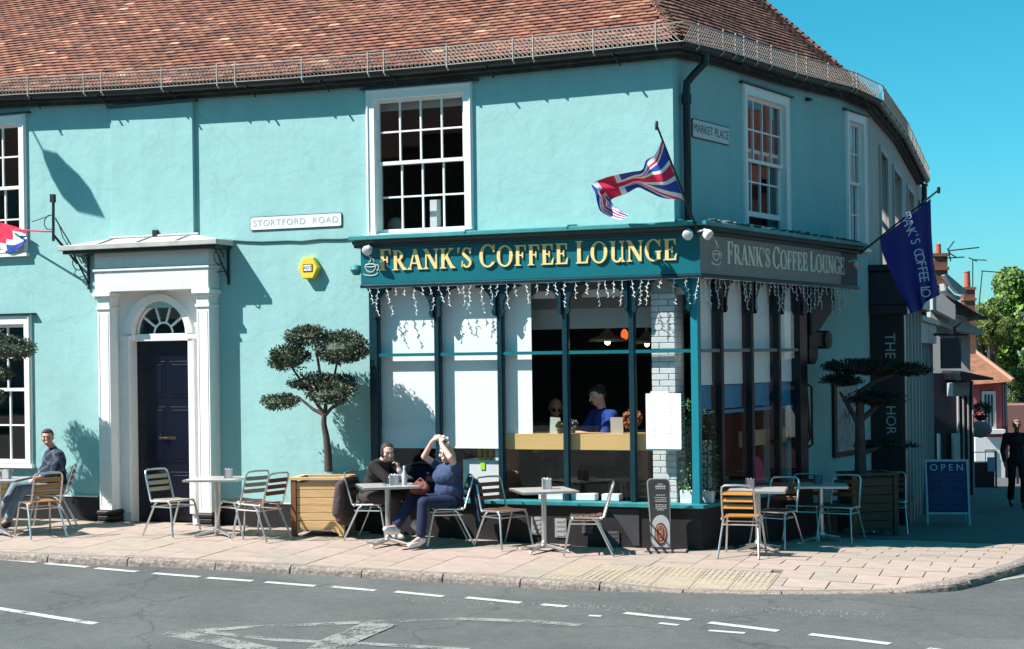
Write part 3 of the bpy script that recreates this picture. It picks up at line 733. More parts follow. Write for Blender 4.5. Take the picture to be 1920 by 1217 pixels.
for k in 'fsk':
    b = MB(); P = eave_line(k, EO+.06, .09); halfround(b, P)
    b.tube([p+Vector((0, 0, 0)) for p in eave_line(k, EO+.122, .09)], .008, 5)
    b.build('gutter', gutterm, BLD, smooth=True)
    b = MB(); A = eave_line(k, EO-.005, .0); B_ = eave_line(k, EO-.005, .14); n = len(A)
    b.add(A+B_, [(i, i+1, n+i+1, n+i) for i in range(n-1)])
    C_ = eave_line(k, .0, .0); b.add(A+C_, [(i, i+1, n+i+1, n+i) for i in range(n-1)])
    D_ = eave_line(k, -.03, -.05); E_ = eave_line(k, .055, .0)
    b.add(E_+[e-UP*.05 for e in E_], [(i, i+1, n+i+1, n+i) for i in range(n-1)])
    b.build('eaves_board', mat('dark_eaves_board', (.03, .032, .033), .8, var=.3, dirt=.4, dscale=3, dcol=(.16, .16, .15)), BLD)
    # gutter brackets
    P = eave_line(k, EO+.06, .09); L_ = 0
    b = MB()
    for p, q in zip(P, P[1:]):
        m_ = int((q-p).length/.85)
        for i in range(m_):
            c = p.lerp(q, (i+.5)/m_); b.box(c.x-.012, c.x+.012, c.y-.075, c.y+.075, c.z-.075, c.z-.06); b.bar((c.x, c.y+.06, c.z-.07), (c.x+.03, c.y+.14, c.z-.17), .015, .015)
    b.build('gutter_bracket', gutterm, BLD, kind='stuff')

# snow guard: wire mesh and posts along the eaves
GH = .225
def on_line(P, s_):
    for p, q in zip(P, P[1:]):
        l = (q-p).length
        if s_ <= l: return p.lerp(q, s_/l), (q-p).normalized()
        s_ -= l
    return P[-1], (P[-1]-P[-2]).normalized()
def guard(kind, posts, side_n, name):
    P = eave_line(kind, EO+.13, .10); L_ = sum((q-p).length for p, q in zip(P, P[1:]))
    g = bpy.data.objects.new(name, None); COL.objects.link(g); g.parent = BLD
    b = MB(); pitch = .058; s_ = -GH
    while s_ < L_:
        for dr in (1, -1):
            a0, a1 = (s_, s_+GH) if dr > 0 else (s_+GH, s_)
            t0, t1 = 0, 1
            lo, hi = min(a0, a1), max(a0, a1)
            A = lambda a, h: on_line(P, max(0, min(L_, a)))[0]+UP*h
            # clip at the ends
            if lo < 0 or hi > L_:
                continue
            p, q = A(a0, 0), A(a1, GH); b.tube([p, q], .0042, 3, caps=False)
        s_ += pitch
    n = 24; b.tube([on_line(P, L_*i/n)[0]+UP*GH for i in range(n+1)], .007, 4); b.tube([on_line(P, L_*i/n)[0]+UP*.0 for i in range(n+1)], .006, 4)
    b.build('wire_mesh', galv, g, kind='stuff')
    for s_ in posts:
        if not 0 <= s_ <= L_: continue
        p, d = on_line(P, s_); sd = Vector((d.y, -d.x, 0))
        b = MB(); b.M = Matrix.Translation(-p)
        b.tube([p+UP*(GH+.03), p+UP*.03, p-UP*.03-sd*.0, p-UP*.06-sd*.045], .0115, 6); b.build('post', galv, g, loc=p, smooth=True)
Pf = eave_line('f', EO+.13, .10); x_start = Pf[0].x
fpx = [52, 157, 190, 303, 407, 441, 566, 690, 720, 838, 962, 1000, 1113, 1230, 1292]
guard('f', [fxz(x, 150-.05*x, -EO-.13)[0]-x_start+.0 for x in fpx], None, 'snow_guard')
s0_ = eave_line('s', EO+.13, .1)[0].dot(SD)
guard('s', [sp(x, 130, EO+.13)[0]-s0_ for x in (1311, 1357, 1380, 1396, 1421, 1447, 1494, 1513, 1553, 1600, 1607)], None, 'snow_guard')
k0_ = (eave_line('k', EO+.13, .1)[0]-FAR0).dot(FAR_D)
guard('k', [.1, .5, 1.6, 2.7, 3.6, 4.5, 5.5, 6.5, 7.5, 8.6, 9.6], None, 'snow_guard')

# rainwater pipe at the corner
pts = [Vector(((EO+.06-SN.y*(-(EO+.06)))/SN.x-.02, -EO-.03, zc+.03)), ]
q1 = hit(1322, 118, SN, .28); q2 = hit(1305, 135, SN, .18); q3 = hit(1288, 155, SN, .1); q4 = hit(1287, 175, SN, .085); q5 = hit(1291, 424, SN, .085)
b = MB(); b.tube([q1+UP*.10, q1, q2, q3, q4, q5], .047, 10); b.lathe(q4-UP*.07, [(.062, -.06), (.062, .06)], 10); b.build('drainpipe', gutterm, BLD, smooth=True)

# ---------------------------------------------------------------- door, surround, canopy
YC = -.25
cL0 = fxz(184, 700, YC)[0]; cL1 = fxz(207, 700, YC)[0]; cR0 = fxz(370, 700, YC)[0]; cR1 = fxz(393.5, 700, YC)[0]
print('cols', cL0, cL1, cR0, cR1)
sur = MB()
sur.box(cL0-.02, cR1+.02, YC-.03, 0, 3.34, 3.62); sur.box(cL0-.04, cR1+.04, YC-.05, 0, 3.62, 3.66); sur.box(cL0-.02, cR1+.02, YC-.03, 0, 3.66, 3.88)
surround = sur.build('door_surround', oldwhite, BLD, bevel=.008)
for (a, c) in ((cL0, cL1), (cR0, cR1)):
    b = MB(); b.box(a, c, YC, 0, .34, 3.10); b.box(a+.022, a+.034, YC-.006, YC, .4, 3.05); b.box(c-.034, c-.022, YC-.006, YC, .4, 3.05)
    b.build('column', white, surround, bevel=.01)
    b = MB(); b.box(a-.015, c+.015, YC-.02, 0, 3.10, 3.14); b.box(a-.0, c+.0, YC-.005, 0, 3.14, 3.24); b.box(a-.02, c+.02, YC-.03, 0, 3.24, 3.28); b.box(a-.045, c+.045, YC-.055, 0, 3.28, 3.337)
    b.build('capital', white, surround, bevel=.006)
    b = MB(); b.box(a-.04, c+.04, YC-.04, .0, .27, .335); b.box(a-.06, c+.06, YC-.06, 0, .02, .13); b.box(a-.05, c+.05, YC-.05, 0, .13, .19); b.box(a-.03, c+.03, YC-.03, 0, .19, .27)
    b.build('column_base', blackplinth, surround, bevel=.02)
dx0, dx1 = -7.80, -6.81; dzt = 2.66; cxd = (dx0+dx1)/2
zf, rf = 2.765, .44
# inner lining with a round arch for the fanlight
b = MB(); n = 20
outer0, outer1 = cL1, cR0
arc = [(cxd+rf*math.cos(math.pi*i/n), zf+rf*math.sin(math.pi*i/n)) for i in range(n+1)]   # right to left
face = []
top = 3.34
for i in range(n):
    (xa, za), (xb, zb) = arc[i], arc[i+1]
    for y_, fl in ((-.03, 0),):
        b.add([(xa, y_, za), (xb, y_, zb), (xb, y_, top), (xa, y_, top)], [(0, 1, 2, 3)])
    b.add([(xa, -.03, za), (xb, -.03, zb), (xb, .14, zb), (xa, .14, za)], [(0, 1, 2, 3)])
b.box(outer0, cxd-rf, -.03, .14, dzt+.0, top-.001); b.box(cxd+rf, outer1, -.03, .14, dzt, top-.001)
b.box(outer0, dx0, -.028, .16, .12, dzt); b.box(dx1, outer1, -.028, .16, .12, dzt)
b.build('door_lining', white, surround)
b = MB(); b.box(dx0, dx1, .03, .14, dzt, dzt+.10); b.box(dx0-.06, dx0+.02, -.07, -.028, .3, dzt+.02); b.box(dx0-.1, dx0+.05, -.09, -.028, dzt+.02, dzt+.08); b.box(dx1-.02, dx1+.06, -.07, -.028, .3, dzt+.02); b.box(dx1-.05, dx1+.1, -.09, -.028, dzt+.02, dzt+.08)
b.build('transom_rail', white, surround, bevel=.006)
# arch moulding
b = MB(); n = 20; ro = rf+.10
ring = []
for i in range(n+1):
    a = math.pi*i/n
    for (r_, y_) in ((rf+.0, -.035), (rf+.0, -.07), (ro, -.075), (ro, -.032)): ring.append((cxd+r_*math.cos(a), y_, zf+r_*math.sin(a)))
b.add(ring, [(i*4+k, i*4+(k+1) % 4, (i+1)*4+(k+1) % 4, (i+1)*4+k) for i in range(n) for k in range(4)]+[(0, 1, 2, 3), (n*4+3, n*4+2, n*4+1, n*4)])
b.build('arch_moulding', white, surround, smooth=True)
# fanlight
fb = MB(); fb.tube([(cxd+rf*.94*math.cos(math.pi*i/16), .07, zf+rf*.94*math.sin(math.pi*i/16)) for i in range(17)], .022, 6)
fb.tube([(cxd+rf*.34*math.cos(math.pi*i/12), .07, zf+rf*.34*math.sin(math.pi*i/12)) for i in range(13)], .015, 6)
for k in range(1, 5): a = math.pi*k/5; fb.bar((cxd+rf*.34*math.cos(a), .07, zf+rf*.34*math.sin(a)), (cxd+rf*.95*math.cos(a), .07, zf+rf*.95*math.sin(a)), .022, .03)
fan = fb.build('fanlight', white, BLD, smooth=True)
for k in range(5):
    a0_, a1_ = math.pi*k/5, math.pi*(k+1)/5; P = [(cxd+rf*.34*math.cos(a0_+(a1_-a0_)*i/4), .075, zf+rf*.34*math.sin(a0_+(a1_-a0_)*i/4)) for i in range(5)]+[(cxd+rf*.97*math.cos(a1_+(a0_-a1_)*i/4), .075, zf+rf*.97*math.sin(a1_+(a0_-a1_)*i/4)) for i in range(5)]
    g = MB(); g.add(P, [tuple(range(10))]); g.build('pane', glass_up, fan)
g = MB(); g.add([(cxd+rf*.34*math.cos(math.pi*i/12), .075, zf+rf*.34*math.sin(math.pi*i/12)) for i in range(13)], [tuple(range(13))]); g.build('pane', glass_up, fan)
# door leaf
b = MB(); b.box(dx0, dx1, .15, .19, .17, dzt); door = b.build('front_door', navy, BLD)
for (a, c, e, f) in ((.08, .46, .25, .85), (.53, .91, .25, .85), (.08, .46, .98, 1.75), (.53, .91, .98, 1.75), (.08, .46, 1.88, 2.38), (.53, .91, 1.88, 2.38)):
    p = MB(); p.box(dx0+a, dx0+c, .143, .15, .17+e-.17, f); p.box(dx0+a+.045, dx0+c-.045, .135, .143, e+.045, f-.045); p.build('door_panel', navy, door, bevel=.008)
b = MB(); b.box(cxd-.14, cxd+.14, .13, .142, 1.30, 1.34); b.tube([(cxd-.1, .12, 1.38), (cxd-.1, .11, 1.32), (cxd+.02, .11, 1.32)], .008, 6); b.build('letter_plate', mat('tarnished_brass', (.12, .10, .07), .35, metal=.8), door)
b = MB(); b.lathe((dx1-.1, .11, 1.2), [(.02, 0), (.03, .02), (.012, .04)], 10, axis='y'); b.build('knob', mat('tarnished_brass', (1, 1, 1)), door, smooth=True)
b = MB(); b.box(dx0-.12, dx1+.12, -.28, .18, .02, .15); b.build('doorstep', mat('step_stone', (.46, .38, .33), .85, var=.15, dirt=.3), BLD, bevel=.01)
# canopy
YK = -.42
kx0 = fxz(114, 508, YK)[0]; kx1 = fxz(405, 501, YK)[0]; zk = 3.90
b = MB(); zr = zk+.19; bk = [(-8.05, -.06, zr), (-6.66, -.06, zr)]; rt = [(kx0, YK, zk+.085), (kx1, YK, zk+.085), (kx1, 0, zk+.085), (kx0, 0, zk+.085)]
b.add(rt+bk+[(-6.66, 0, zr), (-8.05, 0, zr)], [(0, 1, 5, 4), (1, 2, 6, 5), (3, 0, 4, 7), (4, 5, 6, 7), (3, 2, 1, 0)])
b.box(kx0-.03, kx1+.03, YK-.03, YK-.001, zk+.02, zk+.09); b.box(kx0-.03, kx0-.001, YK, 0, zk+.02, zk+.09); b.box(kx1+.001, kx1+.03, YK, 0, zk+.02, zk+.09)
b.tube([(-8.08, -.07, zr+.01), (-6.63, -.07, zr+.01)], .022, 6)
for i in range(1, 4): xx = kx0+(kx1-kx0)*i/4; b.tube([(xx, YK-.02, zk+.09), (max(-8.0, min(-6.7, xx)), -.07, zr+.005)], .011, 5)
can = b.build('door_canopy', lead, BLD, bevel=.01)
b = MB(); b.box(kx0+.02, kx1-.02, YK+.02, -.0, zk-.025, zk+.037); b.build('canopy_soffit', gutterm, can)
b = MB(); b.box(-7.36, -7.28, -.09, -.03, zk+.19, zk+.28); b.build('lamp_stub', iron, can)
for x_ in (kx0+.16, kx1+.10 if False else kx1-.06):
    b = MB(); b.bar((x_, -.02, zk-.02), (x_, -.02, zk-.5), .03, .02); b.bar((x_, YK+.08, zk-.03), (x_, -.02, zk-.42), .015, .02)
    b.tube([(x_, -.25+.12*math.cos(a), zk-.14+.1*math.sin(a)) for a in [k*.5 for k in range(12)]], .008, 5)
    b.tube([(x_, -.02, zk-.3), (x_-.14, -.06, zk-.33), (x_-.2, -.07, zk-.27), (x_-.17, -.07, zk-.22)], .007, 5)
    b.build('scroll_bracket', iron, can)

# ================================================================ shopfront bay
DFAS, SOF, DJ = .20, .196, .12
def cpt(d):                                                        # plan corner at offset d from the walls
    return Vector(((d+SOF+SN.y*d)/SN.x, -d, 0))
XB0 = fxz(677, 530, -DFAS)[0]; S_END = sp(1608, 500, DFAS+SOF)[0]
S_BAY = sp(1519, 700, DJ+SOF)[0]
print('bay', XB0, S_END, S_BAY, cpt(DJ))
def sweep(b, prof, which, x0=None, s1=None, mi=0):                  # prof: closed loop of (offset, z)
    prof = [(max(0.0, d-.32), z) for d, z in prof]
    x0 = XB0 if x0 is None else x0; s1 = S_END if s1 is None else s1
    R_ = []
    if which in 'fb': R_.append([Vector((x0, -d, z)) for d, z in prof])
    R_.append([cpt(d)+UP*z for d, z in prof])
    if which in 'sb': R_.append([SD*s1+SN*(d+SOF)+UP*z for d, z in prof])
    n = len(prof); vs = [p for r_ in R_ for p in r_]
    fs = [(i*n+k, i*n+(k+1) % n, (i+1)*n+(k+1) % n, (i+1)*n+k) for i in range(len(R_)-1) for k in range(n)]+[tuple(range(n)), tuple(reversed(range((len(R_)-1)*n, len(R_)*n)))]
    b.add(vs, fs, mi)
ZF0, ZF1, ZC = 3.335, 3.80, 3.93
ledge_dark = mat('dark_cornice', (.003, .022, .032), .45, var=.2, vscale=4)
b = MB(); sweep(b, [(.0, ZF0), (.52, ZF0), (.52, ZF1), (0, ZF1)], 'f', x0=XB0); fas = b.build('fascia_board', shopteal, BLD)
b = MB(); sweep(b, [(.0, ZF0), (.52, ZF0), (.52, ZF1), (0, ZF1)], 's', s1=sp(1577, 500, DFAS+SOF)[0]); fas2 = b.build('fascia_board', greyboard, BLD)
b = MB(); b.box(sp(1577, 500, DFAS+SOF)[0]+.002, S_END, -(DFAS+SOF-.005), -.0, ZF0-.01, ZF1); b.build('fascia_end_block', mat('dark_blue_block', (.004, .03, .045), .5), BLD, rotz=SIDE_ROT)
b = MB(); sweep(b, [(.40, ZF0-.05), (.545, ZF0-.05), (.55, ZF0-.02), (.53, ZF0-.001), (.40, ZF0-.001)], 'b'); b.build('fascia_bead', shopdark, BLD)
b = MB(); sweep(b, [(.523, ZF0+.03), (.535, ZF0+.03), (.535, ZF0+.0), (.523, ZF0)], 'f', x0=XB0+.03); sweep(b, [(.523, ZF1-.0), (.535, ZF1), (.535, ZF1-.02), (.523, ZF1-.02)], 'f', x0=XB0+.03); b.build('fascia_moulding', shopteal, BLD)
b = MB(); sweep(b, [(.0, ZF1+.002), (.55, ZF1+.002), (.56, ZF1+.03), (.60, ZF1+.05), (.62, ZF1+.085), (.0, ZF1+.09)], 'b', x0=XB0-.08, s1=S_END+.05); b.build('cornice', ledge_dark, BLD)
b = MB(); sweep(b, [(.0, ZF1+.092), (.64, ZF1+.092), (.66, ZF1+.10), (.66, ZC+.01), (.62, ZC+.022), (0.0, ZC+.05)], 'b', x0=XB0-.11, s1=S_END+.08)
for x_ in (-2.6, -1.25, .1): b.tube([(x_, -.345, ZC+.0), (x_, -.32, ZC+.03), (x_, 0, ZC+.06)], .012, 5)
leadteal = mat('teal_painted_flashing', (.05, .26, .27), .4, var=.15, vscale=4, dirt=.3, dscale=4, dcol=(.2, .36, .36))
b.build('cornice_flashing', leadteal, BLD)
# leaves caught on the side cornice
b = MB()
for i in range(60):
    s_ = rs()*4.6; c = SD*s_+SN*(.41+rs()*.1)+UP*(ZC+.03+rs()*.02); b.ell(c, (.03+rs()*.05, .02+rs()*.02, .008+rs()*.018), 0, 6, 4, Matrix.Rotation(rs()*6, 3, 'Z'))
b.build('cornice_debris', mat('grey_debris', (.13, .14, .14), .9), BLD, kind='stuff')

# posts, transom, glass
CB = cpt(DJ)
posts_f = [fp(x, 800, -DJ).x for x in (701.5, 820, 938, 1060.5, 1185.5)]
posts_s = [sp(x, 800, DJ+SOF)[0] for x in (1357, 1413.5, 1464.5, 1509)]
ZS = .60; ZT = 2.42
swf = bpy.data.objects.new('shop_window', None); COL.objects.link(swf); swf.parent = BLD
sws = bpy.data.objects.new('shop_window', None); COL.objects.link(sws); sws.parent = BLD; sws.rotation_euler = (0, 0, SIDE_ROT)
for i, x_ in enumerate(posts_f):
    w = .062 if i else .11; b = MB(); b.box(x_-w/2, x_+w/2, -DJ, -DJ+.12, ZS, ZF0-.05); b.box(x_-w/2-.012, x_+w/2+.012, -DJ+.03, -DJ+.055, ZS, ZF0-.05)
    b.build('mullion', shopdark, swf, bevel=.004)
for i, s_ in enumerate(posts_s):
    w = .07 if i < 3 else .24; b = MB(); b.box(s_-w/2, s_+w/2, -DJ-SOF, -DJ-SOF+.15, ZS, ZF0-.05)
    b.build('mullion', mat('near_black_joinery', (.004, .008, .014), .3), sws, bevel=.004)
b = MB(); c0 = CB; b.M = Matrix.Translation((CB.x, CB.y, 0))
b.prism([(-.062, 0), (-.01, 0), (-.01, 1), (-.062, 1)], 0, .1) if False else None
b.M = None
pc = [Vector((CB.x-.085, CB.y, 0)), CB, CB+SD*.085, CB+SD*.085-SN*.09, Vector((CB.x-.085, CB.y+.10, 0))]
b.add([p+UP*ZS for p in pc]+[p+UP*(ZF0-.05) for p in pc], [(0, 1, 2, 3, 4), (9, 8, 7, 6, 5)]+[(i, 5+i, 5+(i+1) % 5, (i+1) % 5) for i in range(5)])
b.build('corner_post', mat('bright_teal_post', (.01, .215, .27), .35, var=.05), swf)
edges_f = posts_f+[CB.x-.04]; edges_s = [CB.dot(SD)+.04]+posts_s
for a, c in zip(edges_f, edges_f[1:]):
    b = MB(); b.box(a+.031, c-.031, -DJ+.02, -DJ+.075, ZT-.02, ZT+.02); b.build('transom', shopteal, swf)
    for (z0, z1) in ((ZS+.05, ZT-.02), (ZT+.02, ZF0-.05)):
        g = MB(); t = (rs()-.5)*.004; g.add([(a, -DJ+.045+t, z0), (c, -DJ+.045-t, z0), (c, -DJ+.045, z1), (a, -DJ+.045, z1)], [(0, 1, 2, 3)]); g.build('pane', glass, swf)
for a, c in zip(edges_s, edges_s[1:]):
    b = MB(); b.box(a+.03, c-.03, -DJ-SOF+.02, -DJ-SOF+.07, ZT-.02, ZT+.02); b.build('transom', mat('grey_transom', (.16, .19, .19), .5), sws)
    for (z0, z1) in ((ZS+.05, ZT-.02), (ZT+.02, ZF0-.05)):
        g = MB(); t = (rs()-.5)*.006; g.add([(a, -DJ-SOF+.045+t, z0), (c, -DJ-SOF+.045-t, z0), (c, -DJ-SOF+.045, z1), (a, -DJ-SOF+.045, z1)], [(0, 1, 2, 3)]); g.build('pane', glass, sws)
# arched spandrel brackets under the fascia, solid fret shapes
def bracket_poly(x_, sgn, ztop, L_=.30, Hh=.36, th=.035):
    P = [(x_, ztop), (x_+sgn*L_, ztop), (x_+sgn*L_, ztop-.035)]
    for k in range(9):
        a = math.pi/2*k/8; P.append((x_+sgn*(L_-(L_-th)*math.sin(a)), ztop-.035-(Hh-.09)*(1-math.cos(a))))
    P += [(x_+sgn*.055, ztop-Hh+.02), (x_+sgn*.03, ztop-Hh-.03), (x_, ztop-Hh-.04)]
    return P if sgn > 0 else P[::-1]
for i, x_ in enumerate(posts_f+[CB.x-.05]):
    for sg in (-1, 1):
        if i == 0 and sg < 0 or i == 5 and sg > 0: continue
        L_ = .27 if i else .24
        b = MB(); b.prism(bracket_poly(x_+sg*.032, sg, ZF0-.05, L_), -DJ-.035, -DJ+.0+.018); b.build('spandrel_bracket', shopdark if not (i == 5) else shopteal, swf)
for i, s_ in enumerate(posts_s):
    for sg in (-1, 1):
        if i == 3 and sg > 0: continue
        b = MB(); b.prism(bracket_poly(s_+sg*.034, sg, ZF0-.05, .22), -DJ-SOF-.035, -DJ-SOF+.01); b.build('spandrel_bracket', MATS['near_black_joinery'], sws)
# sill and stall riser
b = MB(); sweep(b, [(.0, ZS-.06), (.50, ZS-.06), (.52, ZS-.05), (.52, ZS-.012), (.46, ZS), (.0, ZS)], 'b', x0=XB0+.02, s1=S_BAY+.1); b.build('window_sill', mat('teal_sill', (.02, .20, .23), .5, var=.2, vscale=5, dirt=.4, dscale=5, dcol=(.2, .36, .38)), BLD)
b = MB(); sweep(b, [(.02, -.3), (.44, -.3), (.44, ZS-.062), (.02, ZS-.062)], 'b', x0=XB0+.05, s1=S_BAY+.05); b.build('stall_riser', blackplinth, BLD)
# cast brackets and vent covers on the riser
gm = mat('scuffed_grey_panel', (.07, .07, .075), .7, var=.4, dirt=.5, dscale=8, dcol=(.2, .19, .19))
b = MB(); zb = .05; b.prism([(-.85, .52), (-.45, .52), (-.45, .08), (-.52, .08), (-.70, .36)], -.142, -.1225); b.build('riser_panel', mat('slate_grey_paint', (.035, .037, .042), .7, var=.3), BLD)
for (xa, ya, xc, yc) in ((996, 969, 1016, 1003), (1040, 972, 1062, 1008), (1091, 978, 1112, 1001), (1140, 996, 1161, 1026)):
    a, z1_ = fxz(xa, ya, -.14); c, z0_ = fxz(xc, yc, -.14); b = MB(); b.box(a, c, -.138, -.1225, z0_, z1_)
    for k in range(4): b.box(a+.02, c-.02, -.144, -.138, z0_+(z1_-z0_)*(k+.3)/4, z0_+(z1_-z0_)*(k+.75)/4)
    b.build('vent_cover', gm if xa != 1040 and xa != 996 else mat('pale_vent', (.33, .32, .32), .6, dirt=.6, dscale=14, dcol=(.04, .04, .04)), BLD)

# ---------------------------------------------------------------- serif lettering cut as solid letters
def glyph(ch):
    S = []                                                          # list of polygons
    def bar(x0, z0, x1, z1, w):
        dx, dz = x1-x0, z1-z0; l = math.hypot(dx, dz); nx, nz = -dz/l*w/2, dx/l*w/2; S.append([(x0-nx, z0-nz), (x1-nx, z1-nz), (x1+nx, z1+nz), (x0+nx, z0+nz)])
    def vs_(x, w=.17, z0=0, z1=1): S.append([(x-w/2, z0), (x+w/2, z0), (x+w/2, z1), (x-w/2, z1)])
    def serif(x, z, w=.32, up=True):
        h = .055; s_ = 1 if up else -1
        S.append([(x-w/2, z), (x+w/2, z), (x+w/2, z+s_*h*.7), (x+w*.3, z+s_*h), (x+w*.22, z+s_*h*2), (x-w*.22, z+s_*h*2), (x-w*.3, z+s_*h), (x-w/2, z+s_*h*.7)][::1 if up else -1])
    def arc(cx, cz, rx, rz, a0, a1, thick, thin, n=12):
        for i in range(n):
            p = []
            for a in (a0+(a1-a0)*i/n, a0+(a1-a0)*(i+1)/n):
                w = thin+(thick-thin)*abs(math.cos(a))**1.5; p.append(((cx+(rx)*math.cos(a), cz+(rz)*math.sin(a)), (cx+(rx-w)*math.cos(a), cz+(rz-min(w, thin+.03))*math.sin(a))))
            S.append([p[0][0], p[1][0], p[1][1], p[0][1]])
    pi = math.pi
    if ch in 'FE':
        vs_(.17); serif(.17, 0, .34); serif(.15, 1, .26, False); S.append([(.2, .93), (.60, .93), (.60, 1), (.2, 1)]); S.append([(.54, .76), (.60, .70), (.60, .93), (.5, .93)])
        S.append([(.2, .47), (.44, .47), (.44, .54), (.2, .54)]); S.append([(.40, .36), (.46, .36), (.46, .65), (.40, .65)])
        if ch == 'E': S.append([(.2, 0), (.62, 0), (.62, .07), (.2, .07)]); S.append([(.52, .07), (.62, .07), (.66, .32), (.60, .28)])
        return S, .66 if ch == 'F' else .70
    if ch == 'L':
        vs_(.17); serif(.17, 0, .30); serif(.17, 1, .34, False); S.append([(.2, 0), (.58, 0), (.58, .07), (.2, .07)]); S.append([(.48, .07), (.58, .07), (.63, .36), (.57, .30)]); return S, .66
    if ch == 'R':
        vs_(.17); serif(.17, 0, .34); serif(.13, 1, .22, False); arc(.30, .735, .30, .265, -pi/2, pi/2, .17, .07); S.append([(.2, .93), (.31, .93), (.31, 1), (.2, 1)]); S.append([(.2, .47), (.31, .47), (.31, .545), (.2, .545)])
        bar(.36, .50, .66, .02, .17); serif(.70, 0, .24); return S, .84
    if ch == 'A':
        bar(.36, 1, .10, .02, .075); bar(.38, 1, .66, .02, .18); S.append([(.20, .28), (.54, .28), (.52, .35), (.22, .35)]); serif(.09, 0, .24); serif(.68, 0, .30); S.append([(.28, .96), (.44, .96), (.42, 1.03), (.34, 1.03)]); return S, .82
    if ch == 'N':
        vs_(.14, .075); vs_(.70, .075); bar(.12, .98, .68, .04, .17); serif(.14, 0, .26); serif(.10, 1, .22, False); serif(.70, 1, .26, False); return S, .86
    if ch == 'K':
        vs_(.17); serif(.17, 0, .34); serif(.17, 1, .34, False); bar(.24, .44, .60, .97, .075); bar(.36, .58, .68, .02, .18); serif(.72, 0, .26); serif(.62, 1, .26, False); return S, .86
    if ch == "'":
        S.append([(.06, 1), (.08, .72), (.12, .72), (.2, 1)]); return S, .24
    if ch == 'S':
        arc(.29, .74, .24, .265, .15*pi, 1.12*pi, .12, .07); arc(.30, .27, .26, .275, -.88*pi, .12*pi, .13, .07); bar(.12, .68, .48, .34, .15)
        S.append([(.46, .70), (.51, .68), (.53, .97), (.48, .97)]); S.append([(.02, .04), (.07, .04), (.10, .32), (.05, .34)]); return S, .62
    if ch in 'CG':
        arc(.43, .5, .41, .53, .22*pi, 1.78*pi, .17, .065, 22); S.append([(.70, .68), (.76, .66), (.77, 1.0), (.72, 1.0)])
        if ch == 'G': vs_(.69, .16, .06, .42); serif(.68, .46, .30, False)
        else: S.append([(.70, .10), (.76, .16), (.80, .26), (.74, .22)])
        return S, .82 if ch == 'C' else .88
    if ch == 'O':
        arc(.45, .5, .42, .53, 0, 2*pi, .17, .065, 26); return S, .92
    if ch == 'U':
        vs_(.20, .16, .26, 1); vs_(.66, .075, 0, 1); arc(.40, .28, .28, .30, pi, 1.9*pi, .15, .075, 12); serif(.18, 1, .30, False); serif(.64, 1, .26, False); serif(.70, 0, .18); return S, .84
    return S, .4
def sign_words(parent, words, x0, x1, z0, big, small, y0, M_, depth=.018, sx=1.0, sh=None):
    # widths first, then scaled to fill x0..x1
    tw = 0; seq = []
    for w in words:
        for i, ch in enumerate(w): h = big if i == 0 else small; g, wd = glyph(ch); seq.append((ch, h, g, wd)); tw += wd*h+.035*small
        seq.append(None); tw += .30*small
    tw -= .30*small; k = (x1-x0)/tw; x_ = x0
    for q in seq:
        if q is None: x_ += .30*small*k; continue
        ch, h, g, wd = q; b = MB()
        cx = x_+wd*h*k/2
        for i, poly in enumerate(g): b.prism([(p[0]*h*k-wd*h*k/2, p[1]*h) for p in poly], -depth-.0004*i, .0)
        b.build('letter', M_, parent, loc=(cx, y0, z0+((0) if ch != "'" else 0))); x_ += wd*h*k+.035*small*k
xa, za = fxz(712, 508, -DFAS); xb, zb_ = fxz(1273, 492, -DFAS)
sign_words(fas, ["FRANK'S", 'COFFEE', 'LOUNGE'], xa, xb, za, .275, .255, -DFAS-.001, gold)
fas2h = bpy.data.objects.new('faded_lettering', None); COL.objects.link(fas2h); fas2h.parent = BLD; fas2h.rotation_euler = (0, 0, SIDE_ROT)
sa, sza = sp(1362, 491, DFAS+SOF); sb, szb = sp(1583, 513, DFAS+SOF)
sign_words(fas2h, ["FRANK'S", 'COFFEE', 'LOUNGE'], sa, sb, sza-.02, .275, .245, -DFAS-SOF-.001, glaregold, depth=.012)
def cup(parent, cx, cz, y0, M_, k=1.0):
    b = MB(); E_ = lambda rx, rz, a0, a1, ox=0, oz=0, n=14: [(cx+(ox+rx*math.cos(a0+(a1-a0)*i/n))*k, y0, cz+(oz+rz*math.sin(a0+(a1-a0)*i/n))*k) for i in range(n+1)]
    b.tube(E_(.075, .085, math.pi, 2*math.pi), .009, 5); b.tube(E_(.075, .02, 0, 2*math.pi), .008, 5); b.tube(E_(.035, .035, -1.4, 1.6, .085, -.03), .008, 5)
    b.tube(E_(.10, .03, math.pi*.95, 2.1*math.pi, 0, -.10), .009, 5); b.tube([(cx+(-.02+.03*math.sin(i*.9))*k, y0, cz+(.04+i*.022)*k) for i in range(6)], .008, 5); b.tube([(cx+(.03+.025*math.sin(i*.9+1))*k, y0, cz+(.04+i*.02)*k) for i in range(5)], .007, 5)
    return b.build('cup_emblem', M_, parent)
cx_, cz_ = fxz(695, 498, -DFAS); cup(fas, cx_, cz_, -DFAS-.003, mat('pale_emblem', (.42, .50, .46), .5), 1.0)
cs_, cz2 = sp(1342, 470, DFAS+SOF); cup(fas2h, cs_, cz2-.02, -DFAS-SOF-.003, glaregold, 1.15)

